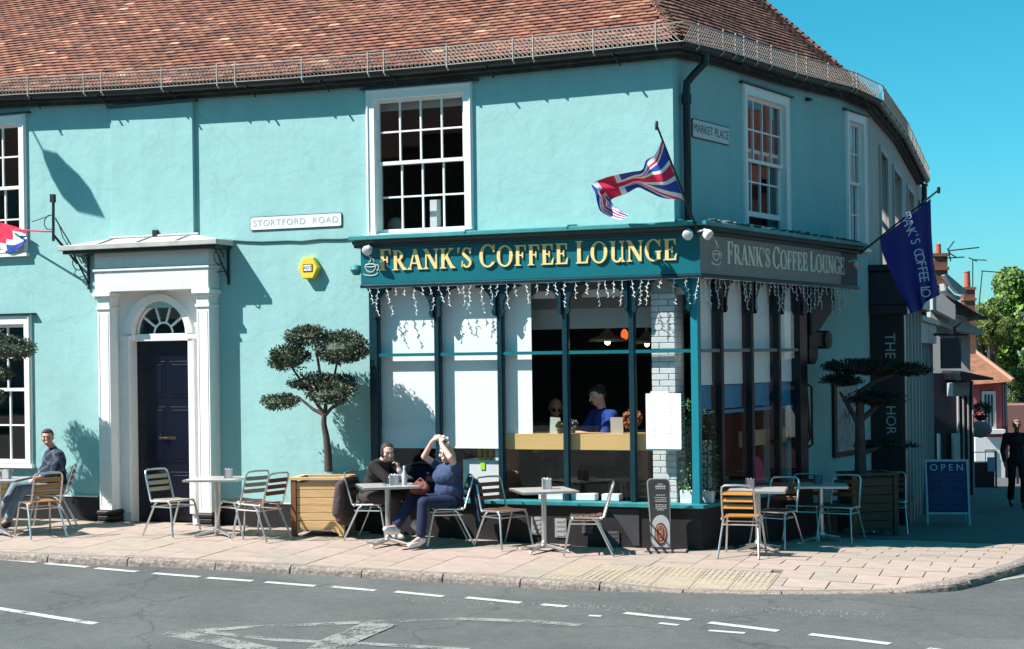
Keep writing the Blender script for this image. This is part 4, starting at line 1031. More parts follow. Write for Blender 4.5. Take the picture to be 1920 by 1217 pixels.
# spot lamps on the fascia
def spot(nm, label, P, n, grp=None):
    t = thing(nm, label, 'spotlight', P, math.atan2(n.y, n.x)+math.pi/2)
    b = MB(); b.tube([(0, .12, .03), (0, .02, .05), (.02, -.02, .02)], .012, 6); b.build('arm', fabric_white, t, smooth=True)
    b = MB(); b.lathe((0, 0, 0), [(.02, .03), (.052, .015), (.064, -.02), (.062, -.05), (.045, -.06)], 14, axis='y'); b.M = None
    h = b.build('lamp_head', fabric_white, t, smooth=True); h.rotation_euler = (rad(35), 0, rad(-10)); return t
spot('spotlight', 'small white spotlight over the cup emblem at the left end of the teal fascia', fp(690, 468, -.34), Vector((0, -1, 0)))
spot('spotlight', 'small white spotlight at the right end of the teal fascia by the corner', fp(1291, 438, -.34), Vector((0, -1, 0)))
spot('spotlight', 'spotlight at the near end of the grey Market Place fascia', hit(1325, 438, SN, .54), SN)
spot('spotlight', 'small pale spotlight at the far end of the grey fascia below the flagpole', hit(1606, 494, SN, .53), SN)
b = MB(); b.M = Matrix.Translation(fp(668, 503, -.12)); b.lathe((0, 0, 0), [(.02, .05), (.07, .03), (.085, -.02), (.04, -.09)], 12); tag(b.build('bell_lamp', leadteal, smooth=True), 'teal bell shaped lamp on the left end of the shop fascia', 'lamp')

# ---------------------------------------------------------------- icicle lights
wirew = mat('white_cable', (.72, .74, .74), .5)
def icicles(nm, label, xs_, zt, off, rotz, seedn):
    RR = random.Random(seedn)
    t = thing(nm, label, 'string lights', (0, 0, 0), rotz)
    b = MB(); b.tube([(xs_[0]+(xs_[1]-xs_[0])*i/60, off, zt-.012*abs(math.sin(i*.7))) for i in range(61)], .006, 4); b.build('cable', wirew, t)
    x_ = xs_[0]+.05
    while x_ < xs_[1]:
        L_ = RR.choice([.08, .12, .16, .18, .2, .26, .34, .28]); n = int(L_/.05)+1; P = [(0, 0, 0)]; dx = 0
        for i in range(n): dx += RR.uniform(-.022, .024); P.append((dx, RR.uniform(-.012, .012), -(i+1)*.05))
        b = MB(); b.tube(P, .0033, 4)
        for p in P[1:]:
            sg = RR.choice((-1, 1)); b.tube([p, (p[0]+sg*.018, p[1]-.006, p[2]-.016)], [.004, .007], 4)
            if RR.random() < .5: b.tube([p, (p[0]-sg*.02, p[1], p[2]+.008)], [.004, .007], 4)
        b.build('light_strand', wirew, t, loc=(x_, off, zt)); x_ += RR.uniform(.10, .155)
icicles('icicle_lights', 'white unlit icicle string lights hanging under the teal fascia', (XB0+.08, cpt(.18).x+.02), ZF0-.045, -.215, 0, 3)
icicles('icicle_lights', 'white unlit icicle string lights under the grey Market Place fascia', (cpt(.18).dot(SD)+.03, S_END-.2), ZF0-.045, -.41, SIDE_ROT, 5)

# ---------------------------------------------------------------- street name plates
plate = mat('white_enamel_plate', (.78, .78, .77), .4, var=.03); pl_txt = mat('faded_black_letters', (.10, .11, .12), .6)
a, za_ = fxz(471, 407); c, zc_ = fxz(641, 425)
t = thing('street_sign', 'white street name plate reading STORTFORD ROAD on the sunlit wall', 'street sign', ((a+c)/2, -.002, (za_+zc_)/2))
w, h = (c-a)/2, .083
def plate_poly(w, h, r=.02): return [(x_+sx_*r*math.cos(a_) if False else x_+r*math.cos(a_), z_+r*math.sin(a_)) for (x_, z_, a0_) in ((w-r, h-r, 0), (-w+r, h-r, math.pi/2), (-w+r, -h+r, math.pi), (w-r, -h+r, 1.5*math.pi)) for a_ in (a0_, a0_+.52, a0_+1.05, a0_+1.57)]
b = MB(); b.prism(plate_poly(w+.008, h+.008), -.012, 0); b.build('plate_edge', black, t); b = MB(); b.prism(plate_poly(w, h), -.017, -.0125); b.build('plate', plate, t)
text_obj('STORTFORD  ROAD', .115, mat('worn_grey_letters', (.38, .42, .43), .6), t, (0, -.019, 0), (rad(90), 0, 0), 'lettering', .0005, sx=1.12, space=1.12)
p0 = hit(1330, 235, SN, 0); s0, z0 = sp(1296, 234, 0); s1, _ = sp(1365, 240, 0)
t = thing('street_sign', 'white street name plate reading MARKET PLACE on the shaded wall beside the drainpipe', 'street sign', SD*((s0+s1)/2)+SN*.002+UP*5.16, SIDE_ROT)
w = (s1-s0)/2-.01; h = .105
b = MB(); b.prism(plate_poly(w+.012, h+.012), -.012, 0); b.build('plate_edge', black, t); b = MB(); b.prism(plate_poly(w, h), -.017, -.0125); b.build('plate', mat('grey_white_plate', (.62, .64, .64), .5), t)
text_obj('MARKET PLACE', .15, pl_txt, t, (0, -.019, 0), (rad(90), 0, 0), 'lettering', .0005, sx=.93)

# ---------------------------------------------------------------- alarm box, cable, small fixings
yel = mat('yellow_plastic', (.85, .60, .045), .4)
pa = fp(584, 503, 0)
t = thing('alarm_box', 'yellow hexagonal alarm box fixed to the turquoise wall', 'alarm box', pa)
hexp = [(.150*math.cos(a_), .163*math.sin(a_)) for a_ in [k*math.pi/3 for k in range(6)]]
b = MB(); b.prism([(x_*1.0, z_) for x_, z_ in hexp], -.10, 0); b.build('case', yel, t, bevel=.012)
b = MB(); b.box(-.07, .07, -.106, -.101, -.05, .05); b.build('badge', mat('brown_badge', (.10, .05, .06), .5), t)
b = MB(); b.box(-.058, .058, -.109, -.1065, -.038, .038); b.build('badge_face', plate, t)
text_obj('ADT', .06, MATS['brown_badge'], t, (0, -.1105, 0), (rad(90), 0, 0), 'lettering', .0004)
b = MB(); P = [fp(x, y, -.015) for x, y in ((376, 465), (378, 450), (390, 447), (420, 450), (460, 453), (490, 454), (540, 452), (565, 453), (600, 449), (640, 449), (672, 446))]
b.tube(P, .010, 6); tag(b.build('wall_cable', mat('dark_cable', (.03, .07, .08), .6)), 'thin dark cable running along the turquoise wall to the shop fascia', 'cable')

# ---------------------------------------------------------------- far flagpole bracket over the door: post, scrolls and small flag
t = thing('flag_bracket', 'black wrought iron bracket standing off the wall left of the canopy', 'bracket', fp(100, 440, -.45))
pb = fp(100, 440, -.45)
def rel(x, y, Y): return fp(x, y, Y)-pb
b = MB(); b.tube([rel(100, 378, -.45), rel(100, 452, -.45)], .02, 8); b.box(-.03, .03, -.03, .03, rel(100, 378, -.45).z-.01, rel(100, 378, -.45).z+.1); b.build('upright', iron, t)
b = MB(); b.tube([rel(100, 440, -.45), rel(145, 494, -.02)], .018, 6); b.tube([rel(104, 410, -.45), rel(154, 494, -.02)], .009, 5); b.build('stay', iron, t)
b = MB(); b.tube([rel(100, 402, -.45), rel(60, 416, -.47)], .006, 5); b.tube([rel(*q, -.45) for q in ((100, 403), (90, 404), (84, 412), (83, 422), (88, 430), (97, 430))], .007, 5)
b.tube([rel(*q, Y_) for q, Y_ in (((104, 408), -.42), ((112, 425), -.38), ((118, 445), -.32), ((127, 460), -.25), ((128, 448), -.25))], .007, 5); b.build('scroll', iron, t)
b = MB(); b.tube([rel(100, 434, -.45), rel(84, 434, -.47), rel(20, 430, -.14)], .012, 6); b.build('pole', mat('red_pole', (.5, .04, .07), .5), t)
t2 = thing('hanging_flag', 'mostly red flag with white and blue bunched on a short pole at the left edge', 'flag', fp(20, 440, -.12))
pb2 = fp(20, 440, -.12); RR = random.Random(4)
fl = [mat('flag_red', (.85, .025, .09), .8), mat('flag_white', (.92, .92, .93), .8), mat('flag_blue', (.03, .07, .42), .8)]
b = MB(); gx = [(-30, 415), (-10, 417), (0, 416), (12, 420), (24, 422), (40, 428), (50, 436)]
gy = [(0, 0), (.28, 1), (.45, 0), (.62, 1), (.8, 2), (1, 2)]
rows_ = []
for j, q in enumerate((0, .2, .4, .55, .75, 1.0)):
    rw = []
    for i, (x_, y_) in enumerate(gx):
        bot = (452, 470, 466, 470, 474, 462, 452)[i]; rw.append(fp(x_+RR.uniform(-3, 3), y_+(bot-y_)*q, -.12+.04*((i+j) % 2))-pb2)
    rows_.append(rw)
b.v = [tuple(p) for r_ in rows_ for p in r_]; n = len(gx)
pat = [[0, 0, 0, 0, 0, 0], [0, 0, 0, 0, 1, 1], [0, 0, 0, 0, 1, 2], [2, 0, 0, 1, 1, 1], [2, 2, 1, 2, 2, 2]]
for j in range(5):
    for i in range(n-1): b.f.append((j*n+i, j*n+i+1, (j+1)*n+i+1, (j+1)*n+i)); b.m.append(pat[j][i])
o = b.build('cloth', fl, t2); sub = o.modifiers.new('s', 'SUBSURF'); sub.levels = sub.render_levels = 1; sol = o.modifiers.new('t', 'SOLIDIFY'); sol.thickness = .004
# banner outside the frame whose shadow falls on the wall left of the blind panel
# ---------------------------------------------------------------- union flag on the corner
pole0, pole1 = fp(1308, 432, -.32), fp(1231, 234, -.72)
t = thing('union_flag', 'crumpled British union flag blowing from a black pole at the building corner', 'flag', pole0)
b = MB(); b.tube([(0, 0, 0), (pole1-pole0)], [.013, .012], 8); b.lathe(pole1-pole0, [(.02, -.06), (.022, .03), (.01, .045)], 8); b.build('pole', black, t, smooth=True)
spine = [((1241, 262), (1282, 375)), ((1228, 290), (1262, 374)), ((1212, 300), (1238, 370)), ((1204, 318), (1212, 358)), ((1185, 322), (1196, 352)), ((1160, 327), (1176, 362)), ((1136, 333), (1150, 372)), ((1110, 345), (1146, 377)), ((1116, 362), (1150, 385)), ((1121, 385), (1146, 386)), ((1128, 398), (1158, 390)), ((1150, 409), (1167, 396)), ((1168, 412), (1178, 402))]
dep = [0, .07, .0, .09, .02, .10, .03, .0, .10, .16, .10, .14, .16]
NU, NV = 190, 84
def catm(P, t):
    n = len(P)-1; f_ = t*n; i = min(int(f_), n-1); u = f_-i; g_ = lambda k: P[max(0, min(n, k))]
    p0, p1, p2, p3 = g_(i-1), g_(i), g_(i+1), g_(i+2)
    return [.5*((2*b_)+(-a_+c_)*u+(2*a_-5*b_+4*c_-d_)*u*u+(-a_+3*b_-3*c_+d_)*u**3) for a_, b_, c_, d_ in zip(p0, p1, p2, p3)]
ctl = []
for (A, B_), dd in zip(spine, dep): ctl.append((*A, *B_, dd))
b = MB()
for i in range(NU+1):
    ax, ay, bx_, by_, dd = catm(ctl, i/NU)
    for j in range(NV+1):
        v = j/NV; wv = .05*math.sin(v*5+i*.08)*min(1, i/20)
        x_, y_ = ax+(bx_-ax)*v, ay+(by_-ay)*v; base = -.98+.34*v*(1-min(1, i/NU*1.2))
        base = -.68+(.26*v)
        b.v.append(tuple(fp(x_, y_, base-dd+wv*.9+.02*math.sin(i*.18))-pole0))
def jack(u, v):                                                    # 0 red 1 white 2 blue
    x_, y_ = (u-.5)*2.0, (v-.5)
    if abs(x_) < .10 or abs(y_) < .10: return 0
    if abs(x_) < .168 or abs(y_) < .168: return 1
    s_ = abs(y_)-abs(x_)/2; q = (1 if x_*y_ > 0 else -1); s2 = s_*(1 if x_*y_ > 0 else -1)*(1 if x_ > 0 else -1)
    if abs(s_) < .095:
        if 0.0 < s2 < .058: return 0
        return 1
    return 2
for i in range(NU):
    for j in range(NV): a_ = i*(NV+1)+j; b.f.append((a_, a_+1, a_+NV+2, a_+NV+1)); b.m.append(jack((i+.5)/NU, (j+.5)/NV))
b.build('cloth', fl, t, smooth=True)

# dark blue flag over the far end of the fascia
A0, A1 = hit(1612, 476, SN, .5), deep(1760, 356, 22.2)
t = thing('blue_flag', 'dark blue flag with white shop lettering drooping from an angled pole', 'flag', A0)
nb = mat('navy_flag_cloth', (.010, .010, .16), .85, var=.1, vscale=3)
b = MB(); b.tube([(0, 0, 0), A1-A0], .014, 8); b.lathe(A1-A0, [(.022, -.05), (.025, .03), (.01, .045)], 8); b.build('pole', black, t, smooth=True)
rel3 = lambda x, y, dd: deep(x, y, dd)-A0
cols_ = [((1650, 447), (1656, 478), (1682, 536), (1708, 588)), ((1690, 417), (1700, 465), (1712, 530), (1727, 580)), ((1722, 392), (1728, 460), (1738, 520), (1737, 566)), ((1745, 372), (1747, 440), (1752, 500), (1762, 553))]
b = MB(); NUb, NVb = 24, 24
for i in range(NUb+1):
    C4 = [catm([c_[k] for c_ in cols_], i/NUb) for k in range(4)]
    for j in range(NVb+1):
        q = catm(C4, j/NVb); dd = 21.15+1.0*i/NUb+.07*math.sin(i*.75+j*.12)*(.3+j/NVb)+.1*j/NVb; b.v.append(tuple(rel3(q[0], q[1], dd)))
for i in range(NUb):
    for j in range(NVb): a_ = i*(NVb+1)+j; b.f.append((a_, a_+1, a_+NVb+2, a_+NVb+1)); b.m.append(0)
b.build('cloth', nb, t, smooth=True)
# lettering set letter by letter down the fold
wtx = mat('flag_lettering', (.45, .50, .62), .8); s_txt = "FRANK'S COFFEE LO"
pth = [(1698, 402), (1704, 424), (1714, 448), (1722, 476), (1729, 505), (1733, 530), (1735, 552)]
for k, chh in enumerate(s_txt):
    if chh == ' ': continue
    u = k/(len(s_txt)-.5); q = catm(pth, u); q2 = catm(pth, min(1, u+.03)); P = rel3(q[0], q[1], 21.3); P2 = rel3(q2[0], q2[1], 21.3)
    ex = (P2-P).normalized(); ez = (EYE-(A0+P)).normalized(); ey = ez.cross(ex).normalized(); ez = ex.cross(ey)
    o = text_obj(chh, .185, wtx, t, (0, 0, 0), (0, 0, 0), 'lettering', .0008, sx=.85); Mx = Matrix((ex, ey, ez)).transposed().to_4x4(); Mx.translation = P; o.matrix_local = Mx @ Matrix.Diagonal((.85, 1, 1, 1))
# banner bracket above left, off the frame edge: throws the long shadow on the wall
S_ = SUN
def shadow_src(x, y, Y): w_ = fp(x, y, 0); k = -Y/(-S_.y); return w_+S_*k
Yb = -1.5
t = thing('furled_banner', 'furled dark banner on a pole above the left window', 'flag', shadow_src(40, 205, Yb))
o0 = shadow_src(40, 205, Yb)
b = MB(); b.tube([(0, 0, 0), shadow_src(82, 285, Yb)-o0], .014, 6); b.build('pole', black, t)
b = MB(); b.v = []; 
P = [((80, 282), (108, 288)), ((84, 300), (124, 306)), ((98, 335), (150, 330)), ((118, 370), (170, 355)), ((146, 398), (198, 410))]
for (A, B_) in P:
    for k in range(5): q = k/4; b.v.append(tuple(shadow_src(A[0]+(B_[0]-A[0])*q, A[1]+(B_[1]-A[1])*q, Yb+.03*math.sin(k*2.2))-o0))
for i in range(4):
    for k in range(4): a_ = i*5+k; b.f.append((a_, a_+1, a_+6, a_+5)); b.m.append(0)
o = b.build('cloth', nb, t); so_ = o.modifiers.new('t', 'SOLIDIFY'); so_.thickness = .01
print('banner at', o0, [tuple(round(v) for v in (CX0+F_PX*((o0+Vector(p)-EYE).dot(CAMX))/((o0+Vector(p)-EYE).dot(FWD)), HY-F_PX*((o0+Vector(p)-EYE).dot(CAMY))/((o0+Vector(p)-EYE).dot(FWD)))) for p in b.v[::6]])

# ================================================================ pavement furniture
def chair_proto(M_slat, nm='cafe_chair'):
    t = thing(nm, 'x', 'chair')
    r = .0125
    for sg in (-1, 1):
        b = MB(); b.tube([(sg*.195, .17, .432), (sg*.20, .20, .40), (sg*.235, .275, 0)], r, 8); b.build('leg', alu, t, smooth=True)
        b = MB(); b.tube([(sg*.195, -.06, .432), (sg*.20, -.10, .40), (sg*.235, -.30, 0)], r, 8); b.build('leg', alu, t, smooth=True)
    b = MB(); pts = []
    L_ = [(-.19, .19, .445), (-.19, -.15, .435), (-.19, -.19, .45), (-.185, -.285, .77), (-.175, -.297, .81), (-.145, -.303, .832), (0, -.305, .838), (.145, -.303, .832), (.175, -.297, .81), (.185, -.285, .77), (.19, -.19, .45), (.19, -.15, .435), (.19, .19, .445)]
    b.tube(L_, r, 8); b.build('back_frame', alu, t, smooth=True)
    b = MB(); b.tube([(-.19, .19, .445), (.19, .19, .445)], r, 8)
    for sg in (-1, 1): b.tube([(sg*.205, .20, .37), (sg*.205, -.14, .37)], .009, 6)
    b.tube([(-.205, .19, .37), (.205, .19, .37)], .009, 6); b.tube([(-.21, -.15, .37), (.21, -.15, .37)], .009, 6)
    for sg in (-1, 1):
        b.ell((sg*.2, .17, .435), .02, 0, 8, 6); b.ell((sg*.2, -.16, .437), .02, 0, 8, 6)
    b.build('seat_frame', alu, t, smooth=True, kind=None)
    base = MB(); base.box(-.172, .172, -.006, .006, -.026, .026)
    me = base.mesh('slat', M_slat); me_s = None
    for i, z in enumerate((.585, .665, .745)):
        o = bpy.data.objects.new('back_slat', me); COL.objects.link(o); o.parent = t; o.location = (0, -.19-(z-.45)*.297-.003, z); o.rotation_euler = (rad(-16.5), 0, 0)
        bv = o.modifiers.new('b', 'BEVEL'); bv.width = .003; bv.segments = 1
    sb = MB(); sb.box(-.18, .18, -.031, .031, -.006, .006); ms = sb.mesh('slat', M_slat)
    for i in range(5):
        o = bpy.data.objects.new('seat_slat', ms); COL.objects.link(o); o.parent = t; o.location = (0, .155-i*.072, .452-.006*math.sin(i)); o.rotation_euler = (rad(2-1.2*i), 0, 0)
    return t
protos = {}
def chair(kind, label, px, py, a, f, dz=0, tiltx=0, group='aluminium cafe chairs with wooden slats'):
    M_ = {'o': wood_o, 'p': wood_p, 'r': wood_r, 'b': wood_b}[kind]
    if kind not in protos: c = chair_proto(M_); protos[kind] = c
    else: c = copy_tree(protos[kind])
    p = gp(px, py+(3 if px < 1300 else -1)); c.location = (p.x, p.y, H(p.x, p.y)+.004+dz); c.rotation_euler = (rad(.6), tiltx, head_rot(a, f)); c['label'] = label; c['group'] = group
    return c
def table_proto():
    t = thing('cafe_table', 'x', 'table')
    b = MB(); b.box(-.335, .335, -.335, .335, .705, .728); b.build('table_top', aluw, t, bevel=.006)
    b = MB(); b.box(-.34, .34, -.342, -.3355, .700, .7265); b.box(-.34, .34, .3355, .342, .7, .7265); b.box(-.342, -.3355, -.335, .335, .7, .7265); b.box(.3355, .342, -.335, .335, .7, .7265); b.build('edge_band', alu, t)
    b = MB(); b.lathe((0, 0, 0), [(.034, .06), (.034, .70)], 14); b.lathe((0, 0, 0), [(.05, .05), (.055, .085), (.035, .12)], 14); b.box(-.15, .15, -.15, .15, .692, .703); b.build('stem', alu, t, smooth=True)
    for k in range(4):
        b = MB(); a = math.pi/4+k*math.pi/2; d = Vector((math.cos(a), math.sin(a), 0)); n = Vector((-d.y, d.x, 0))
        P = [d*.03+n*.03, d*.34+n*.018, d*.34-n*.018, d*.03-n*.03]
        b.add([p+UP*z for p, z in zip(P, (.085, .028, .028, .085))]+[p+UP*z for p, z in zip(P, (.045, .012, .012, .045))], [(0, 1, 2, 3), (7, 6, 5, 4), (0, 4, 5, 1), (1, 5, 6, 2), (2, 6, 7, 3), (3, 7, 4, 0)])
        b.lathe(d*.33, [(.018, .0), (.018, .014)], 8); b.build('foot', alu, t, bevel=.004)
    return t
tproto = [None]
def table(label, px, py, yaw):
    if tproto[0] is None: tproto[0] = t = table_proto()
    else: t = copy_tree(tproto[0])
    p = gp(px, py+(3 if px < 1300 else 0)); t.location = (p.x, p.y, H(p.x, p.y)+.004); t.rotation_euler = (0, 0, yaw); t['label'] = label; t['group'] = 'square cafe tables on the pavement'
    return t
T0 = table('cafe table at the left edge in front of the man in the checked shirt', -2, 1000, .35)
T1 = table('cafe table in front of the door with a napkin holder on it', 408, 1001, .25)
T2 = table('cafe table between the two seated women', 728, 1019, .62)
T3 = table('empty cafe table in front of the shop window counter', 1021, 1030, .62)
T4 = table('shaded cafe table behind the orange slatted chair at the corner', 1422, 1032, .15)
T5 = table('shaded cafe table beside the far right planter', 1540, 1014, .2)
def holder(T, label, dx, dy, yaw, c='p', h=.12):
    p = T.location; t = thing('napkin_holder', label, 'napkin holder', (p.x+dx, p.y+dy, p.z+.729), yaw, 'napkin holders on the tables')
    s = {'p': mat('steel_holder', (.42, .40, .43), .35, metal=.5), 'd': mat('dark_holder', (.06, .055, .07), .5)}[c]
    b = MB(); b.box(-.052, -.046, -.045, .045, 0, h); b.box(.046, .052, -.045, .045, 0, h); b.box(-.052, .052, -.045, .045, -.0, .006); b.build('case', s, t)
    b = MB()
    for k in range(7): x_ = -.038+k*.0125; b.box(x_-.005, x_+.005, -.042, .042, .006, h-.008+.01*math.sin(k*2))
    b.build('napkins', mat('paper_napkin', (.72, .70, .70), .9) if c == 'p' else mat('dim_napkin', (.25, .22, .26), .9), t, kind='stuff'); return t
holder(T0, 'pale napkin holder on the table at the left edge', .13, .0, .3)
holder(T1, 'napkin holder with a dark red end on the table by the door', .15, .03, .5)
b = MB(); tr = T1.location; 
holder(T2, 'steel napkin holder on the table between the two women', .08, .02, .6, h=.13)
holder(T3, 'napkin holder on the empty table in front of the window', .02, .05, .55, h=.13)
holder(T4, 'dark napkin holder on the shaded table at the corner', -.1, .05, .3, 'd')
holder(T5, 'dark napkin holder on the shaded table by the right planter', -.05, .1, .3, 'd')
# bottle and glass on the women's table
p = T2.location
t = thing('water_bottle', 'clear bottle with a white cap beside the napkin holder', 'bottle', (p.x+.20, p.y+.06, p.z+.729))
b = MB(); b.lathe((0, 0, 0), [(.03, 0), (.034, .02), (.034, .12), (.014, .17), (.013, .2)], 12); b.build('bottle_body', mat('frosted_bottle', (.55, .56, .6), .15, spec=.6), t, smooth=True)
b = MB(); b.lathe((0, 0, .2), [(.015, 0), (.015, .03)], 10); b.build('cap', fabric_white, t)
t = thing('drinking_glass', 'short glass on the table by the woman in black', 'glass', (p.x+.03, p.y-.12, p.z+.729)); b = MB(); b.lathe((0, 0, 0), [(.028, 0), (.032, .08)], 12); b.build('tumbler', glass_mat('tumbler_glass', (.8, .82, .85)), t, smooth=True)
b = MB(); p = T0.location; b.box(-.09, .09, -.06, .06, 0, .012); b.box(-.07, .07, -.045, .045, .012, .05); tag(b.build('brown_tray', mat('brown_tray', (.10, .035, .02), .6), loc=(p.x-.05, p.y-.05, p.z+.729), bevel=.005), 'small brown tray on the table at the left edge', 'tray')

cA = chair('o', 'cafe chair with orange slats near the left edge, its back to the road', 76, 1003, -.62, .80)
cB = chair('b', 'cafe chair under the man in the checked shirt', 97, 986, -.98, -.15)
cC = chair('p', 'cafe chair with pale grey slats left of the table by the door', 324, 1000, .80, -.60)
cD = chair('p', 'cafe chair with pale slats behind the red slatted chair', 456, 1002, -.75, .66)
cE = chair('r', 'cafe chair with dark red back slats left of the wooden planter', 490, 1008, -.84, .54)
cF = chair('b', 'cafe chair under the woman in black', 700, 1008, .90, -.30)
cG = chair('b', 'cafe chair under the woman in navy', 838, 1017, -.97, -.2)
cH = chair('b', 'cafe chair with brown slats left of the empty table', 945, 1023, .60, -.80)
cI = chair('b', 'cafe chair seen edge on to the right of the empty table', 1102, 1036, -.995, .05)
cJ = chair('o', 'bright orange slatted cafe chair at the shop corner', 1392, 1043, .30, .95)
cK = chair('b', 'shaded cafe chair just behind the orange chair at the corner', 1455, 1028, -.55, -.84)
cL = chair('b', 'shaded cafe chair between the two shaded tables', 1508, 1012, -.35, -.93)
cM = chair('b', 'shaded cafe chair in front of the right planter', 1576, 1016, -.5, -.86)
cN = chair('b', 'farthest cafe chair beyond the right planter', 1672, 1000, -.3, -.95)

# ---------------------------------------------------------------- planters
def planter(label, px, py, yaw, w=.62, d=.5, h=.72, posts=(pine_d, pine), boards=6, dark=False):
    p = gp(px, py); t = thing('wooden_planter', label, 'planter', (p.x, p.y, H(p.x, p.y)), yaw, 'wooden planters along the front')
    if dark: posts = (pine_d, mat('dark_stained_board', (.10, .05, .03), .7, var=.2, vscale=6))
    bh = (h-.14)/boards
    for sx_ in (-1, 1):
        for sy in (-1, 1):
            b = MB(); b.bar((sx_*(w/2-.0), sy*d/2, 0), (sx_*(w/2), sy*(d/2), h-.01), .07, .07, up=(0, 1, 0)); b.build('corner_post', posts[0] if sx_ < 0 else posts[1], t, bevel=.004)
    for k in range(boards):
        z = .10+k*bh
        for sy in (-1, 1): b = MB(); b.box(-w/2+.036, w/2-.036, sy*(d/2)-.012, sy*(d/2)+.012, z+.003, z+bh-.004); b.build('board', posts[1], t, bevel=.003)
        for sx_ in (-1, 1): b = MB(); b.box(sx_*w/2-.012, sx_*w/2+.012, -d/2+.036, d/2-.036, z+.003, z+bh-.004); b.build('board', posts[1], t, bevel=.003)
    b = MB()
    for sy in (-1, 1): b.box(-w/2-.05, w/2+.05, sy*(d/2)-.045, sy*(d/2)+.045, h-.01, h+.02)
    b.box(-w/2-.05, -w/2+.04, -d/2+.046, d/2-.046, h-.01, h+.02); b.box(w/2-.04, w/2+.05, -d/2+.046, d/2-.046, h-.01, h+.02); b.build('rim', posts[1], t)
    b = MB()
    P = []
    for i in range(9): x_ = -w/2+.036+(w-.072)*i/8; P.append((x_, .10 if 0 < i < 8 else .03))
    b.prism([(-w/2+.036, .10), (-w/2+.036, .03), (-w/2+.10, .05), (-w/2+.16, .085), (w/2-.16, .085), (w/2-.10, .05), (w/2-.036, .03), (w/2-.036, .10)], -d/2-.012, -d/2+.012); b.build('shaped_apron', posts[1], t)
    b = MB(); b.box(-w/2+.013, w/2-.013, -d/2+.013, d/2-.013, .55, h-.05); b.build('earth', soil, t)
    return t
PL1 = planter('pale wooden planter box holding the cloud pruned tree left of the shop window', 607, 1001, rad(13))
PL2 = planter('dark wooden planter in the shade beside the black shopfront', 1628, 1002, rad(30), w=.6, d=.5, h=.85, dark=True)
PL3 = planter('wooden planter at the left frame edge under the first cloud tree', -40, 985, rad(5))

def pad(b, c, r, n, rng, leaf=.024, mis=2):
    c = Vector(c)
    # lumpy surface: leaves gathered on small tufts
    tuft = [(Vector((rng.gauss(0, 1), rng.gauss(0, 1), rng.gauss(.15, 1))).normalized()) for _ in range(46)]
    for i in range(n):
        tdir = rng.choice(tuft); v = (tdir+Vector((rng.gauss(0, .20), rng.gauss(0, .20), rng.gauss(0, .20)))).normalized(); q = rng.random()**.28*(.86+.24*rng.random())
        p = c+Vector((v.x*r[0], v.y*r[1], (v.z if v.z > 0 else v.z*.75)*r[2]))*q
        d = (v*.7+Vector((rng.gauss(0, .6), rng.gauss(0, .6), rng.gauss(.2, .6)))).normalized(); u = d.orthogonal().normalized(); u = (Matrix.Rotation(rng.random()*6.3, 3, d) @ u)
        l = leaf*(.7+.8*rng.random()); w = l*.34
        b.add([p-d*l*.2, p+u*w+d*l*.5, p+d*l*1.3, p-u*w+d*l*.5], [(0, 1, 2, 3)], rng.choices((0, 1, 2), (58, 32, 10))[0])
def cloud_tree(label, T, base, trunk, branches, pads_, leafs=(leaf_o, leaf_o2, leaf_o3), seed=1, trad=.045, dens=1.0):
    rng = random.Random(seed); t = thing('cloud_pruned_tree', label, 'tree', base, 0, 'cloud pruned trees in planters')
    b = MB(); n = len(trunk); b.tube([Vector(p)-base for p in trunk], [trad*(1.25-.55*i/(n-1)) for i in range(n)], 10); b.build('trunk', bark, t, smooth=True)
    for br in branches: b = MB(); m_ = len(br); b.tube([Vector(p)-base for p in br], [trad*.62*(1-.6*i/(m_-1)) for i in range(m_)], 8); b.build('limb', bark, t, smooth=True)
    for (c, r) in pads_:
        b = MB(); b.ell(Vector(c)-base, (r[0]*.78, r[1]*.78, r[2]*.62), 0, 12, 8)
        r = (r[0]*1.13, r[1]*1.13, r[2]*1.22); n_ = int(dens*4200*(r[0]*r[2])/.06**.5/.35)
        pad(b, Vector(c)-base, r, max(500, n_), rng); b.build('foliage_pad', list(leafs), t)
    return t
def ctree1(label, ox, oy, PL, dx, seed):
    # ox: pixel shift of the whole tree; depth of the trunk = planter
    Yt = PL.location.y; q = lambda x, y, d=0: fp(x+ox, y, Yt+d)
    base = q(616, 884)
    return cloud_tree(label, None, base, [q(616, 884), q(615, 850), q(612, 820), q(607, 795), q(608, 775)],
        [[q(608, 778), q(588, 768), q(560, 745), q(545, 752)], [q(608, 778), q(590, 750), q(565, 715), q(548, 690)], [q(608, 780), q(612, 750), q(600, 700), q(592, 650), q(588, 640)], [q(608, 780), q(622, 765), q(640, 755), q(652, 740)], [q(610, 770), q(612, 740), q(628, 700), q(634, 670)]],
        [(q(584, 632, .02), (.33, .22, .12)), (q(641, 655, .0), (.32, .25, .20)), (q(543, 674, -.05), (.26, .22, .165)), (q(586, 716, .05), (.31, .2, .11)), (q(623, 740, -.08), (.30, .22, .13)), (q(524, 755, 0), (.23, .18, .10)), (q(640, 722, .1), (.2, .18, .12))], seed=seed)
TR1 = ctree1('cloud pruned olive tree with green pads standing in the pale wooden planter', 0, 0, PL1, 0, 3)
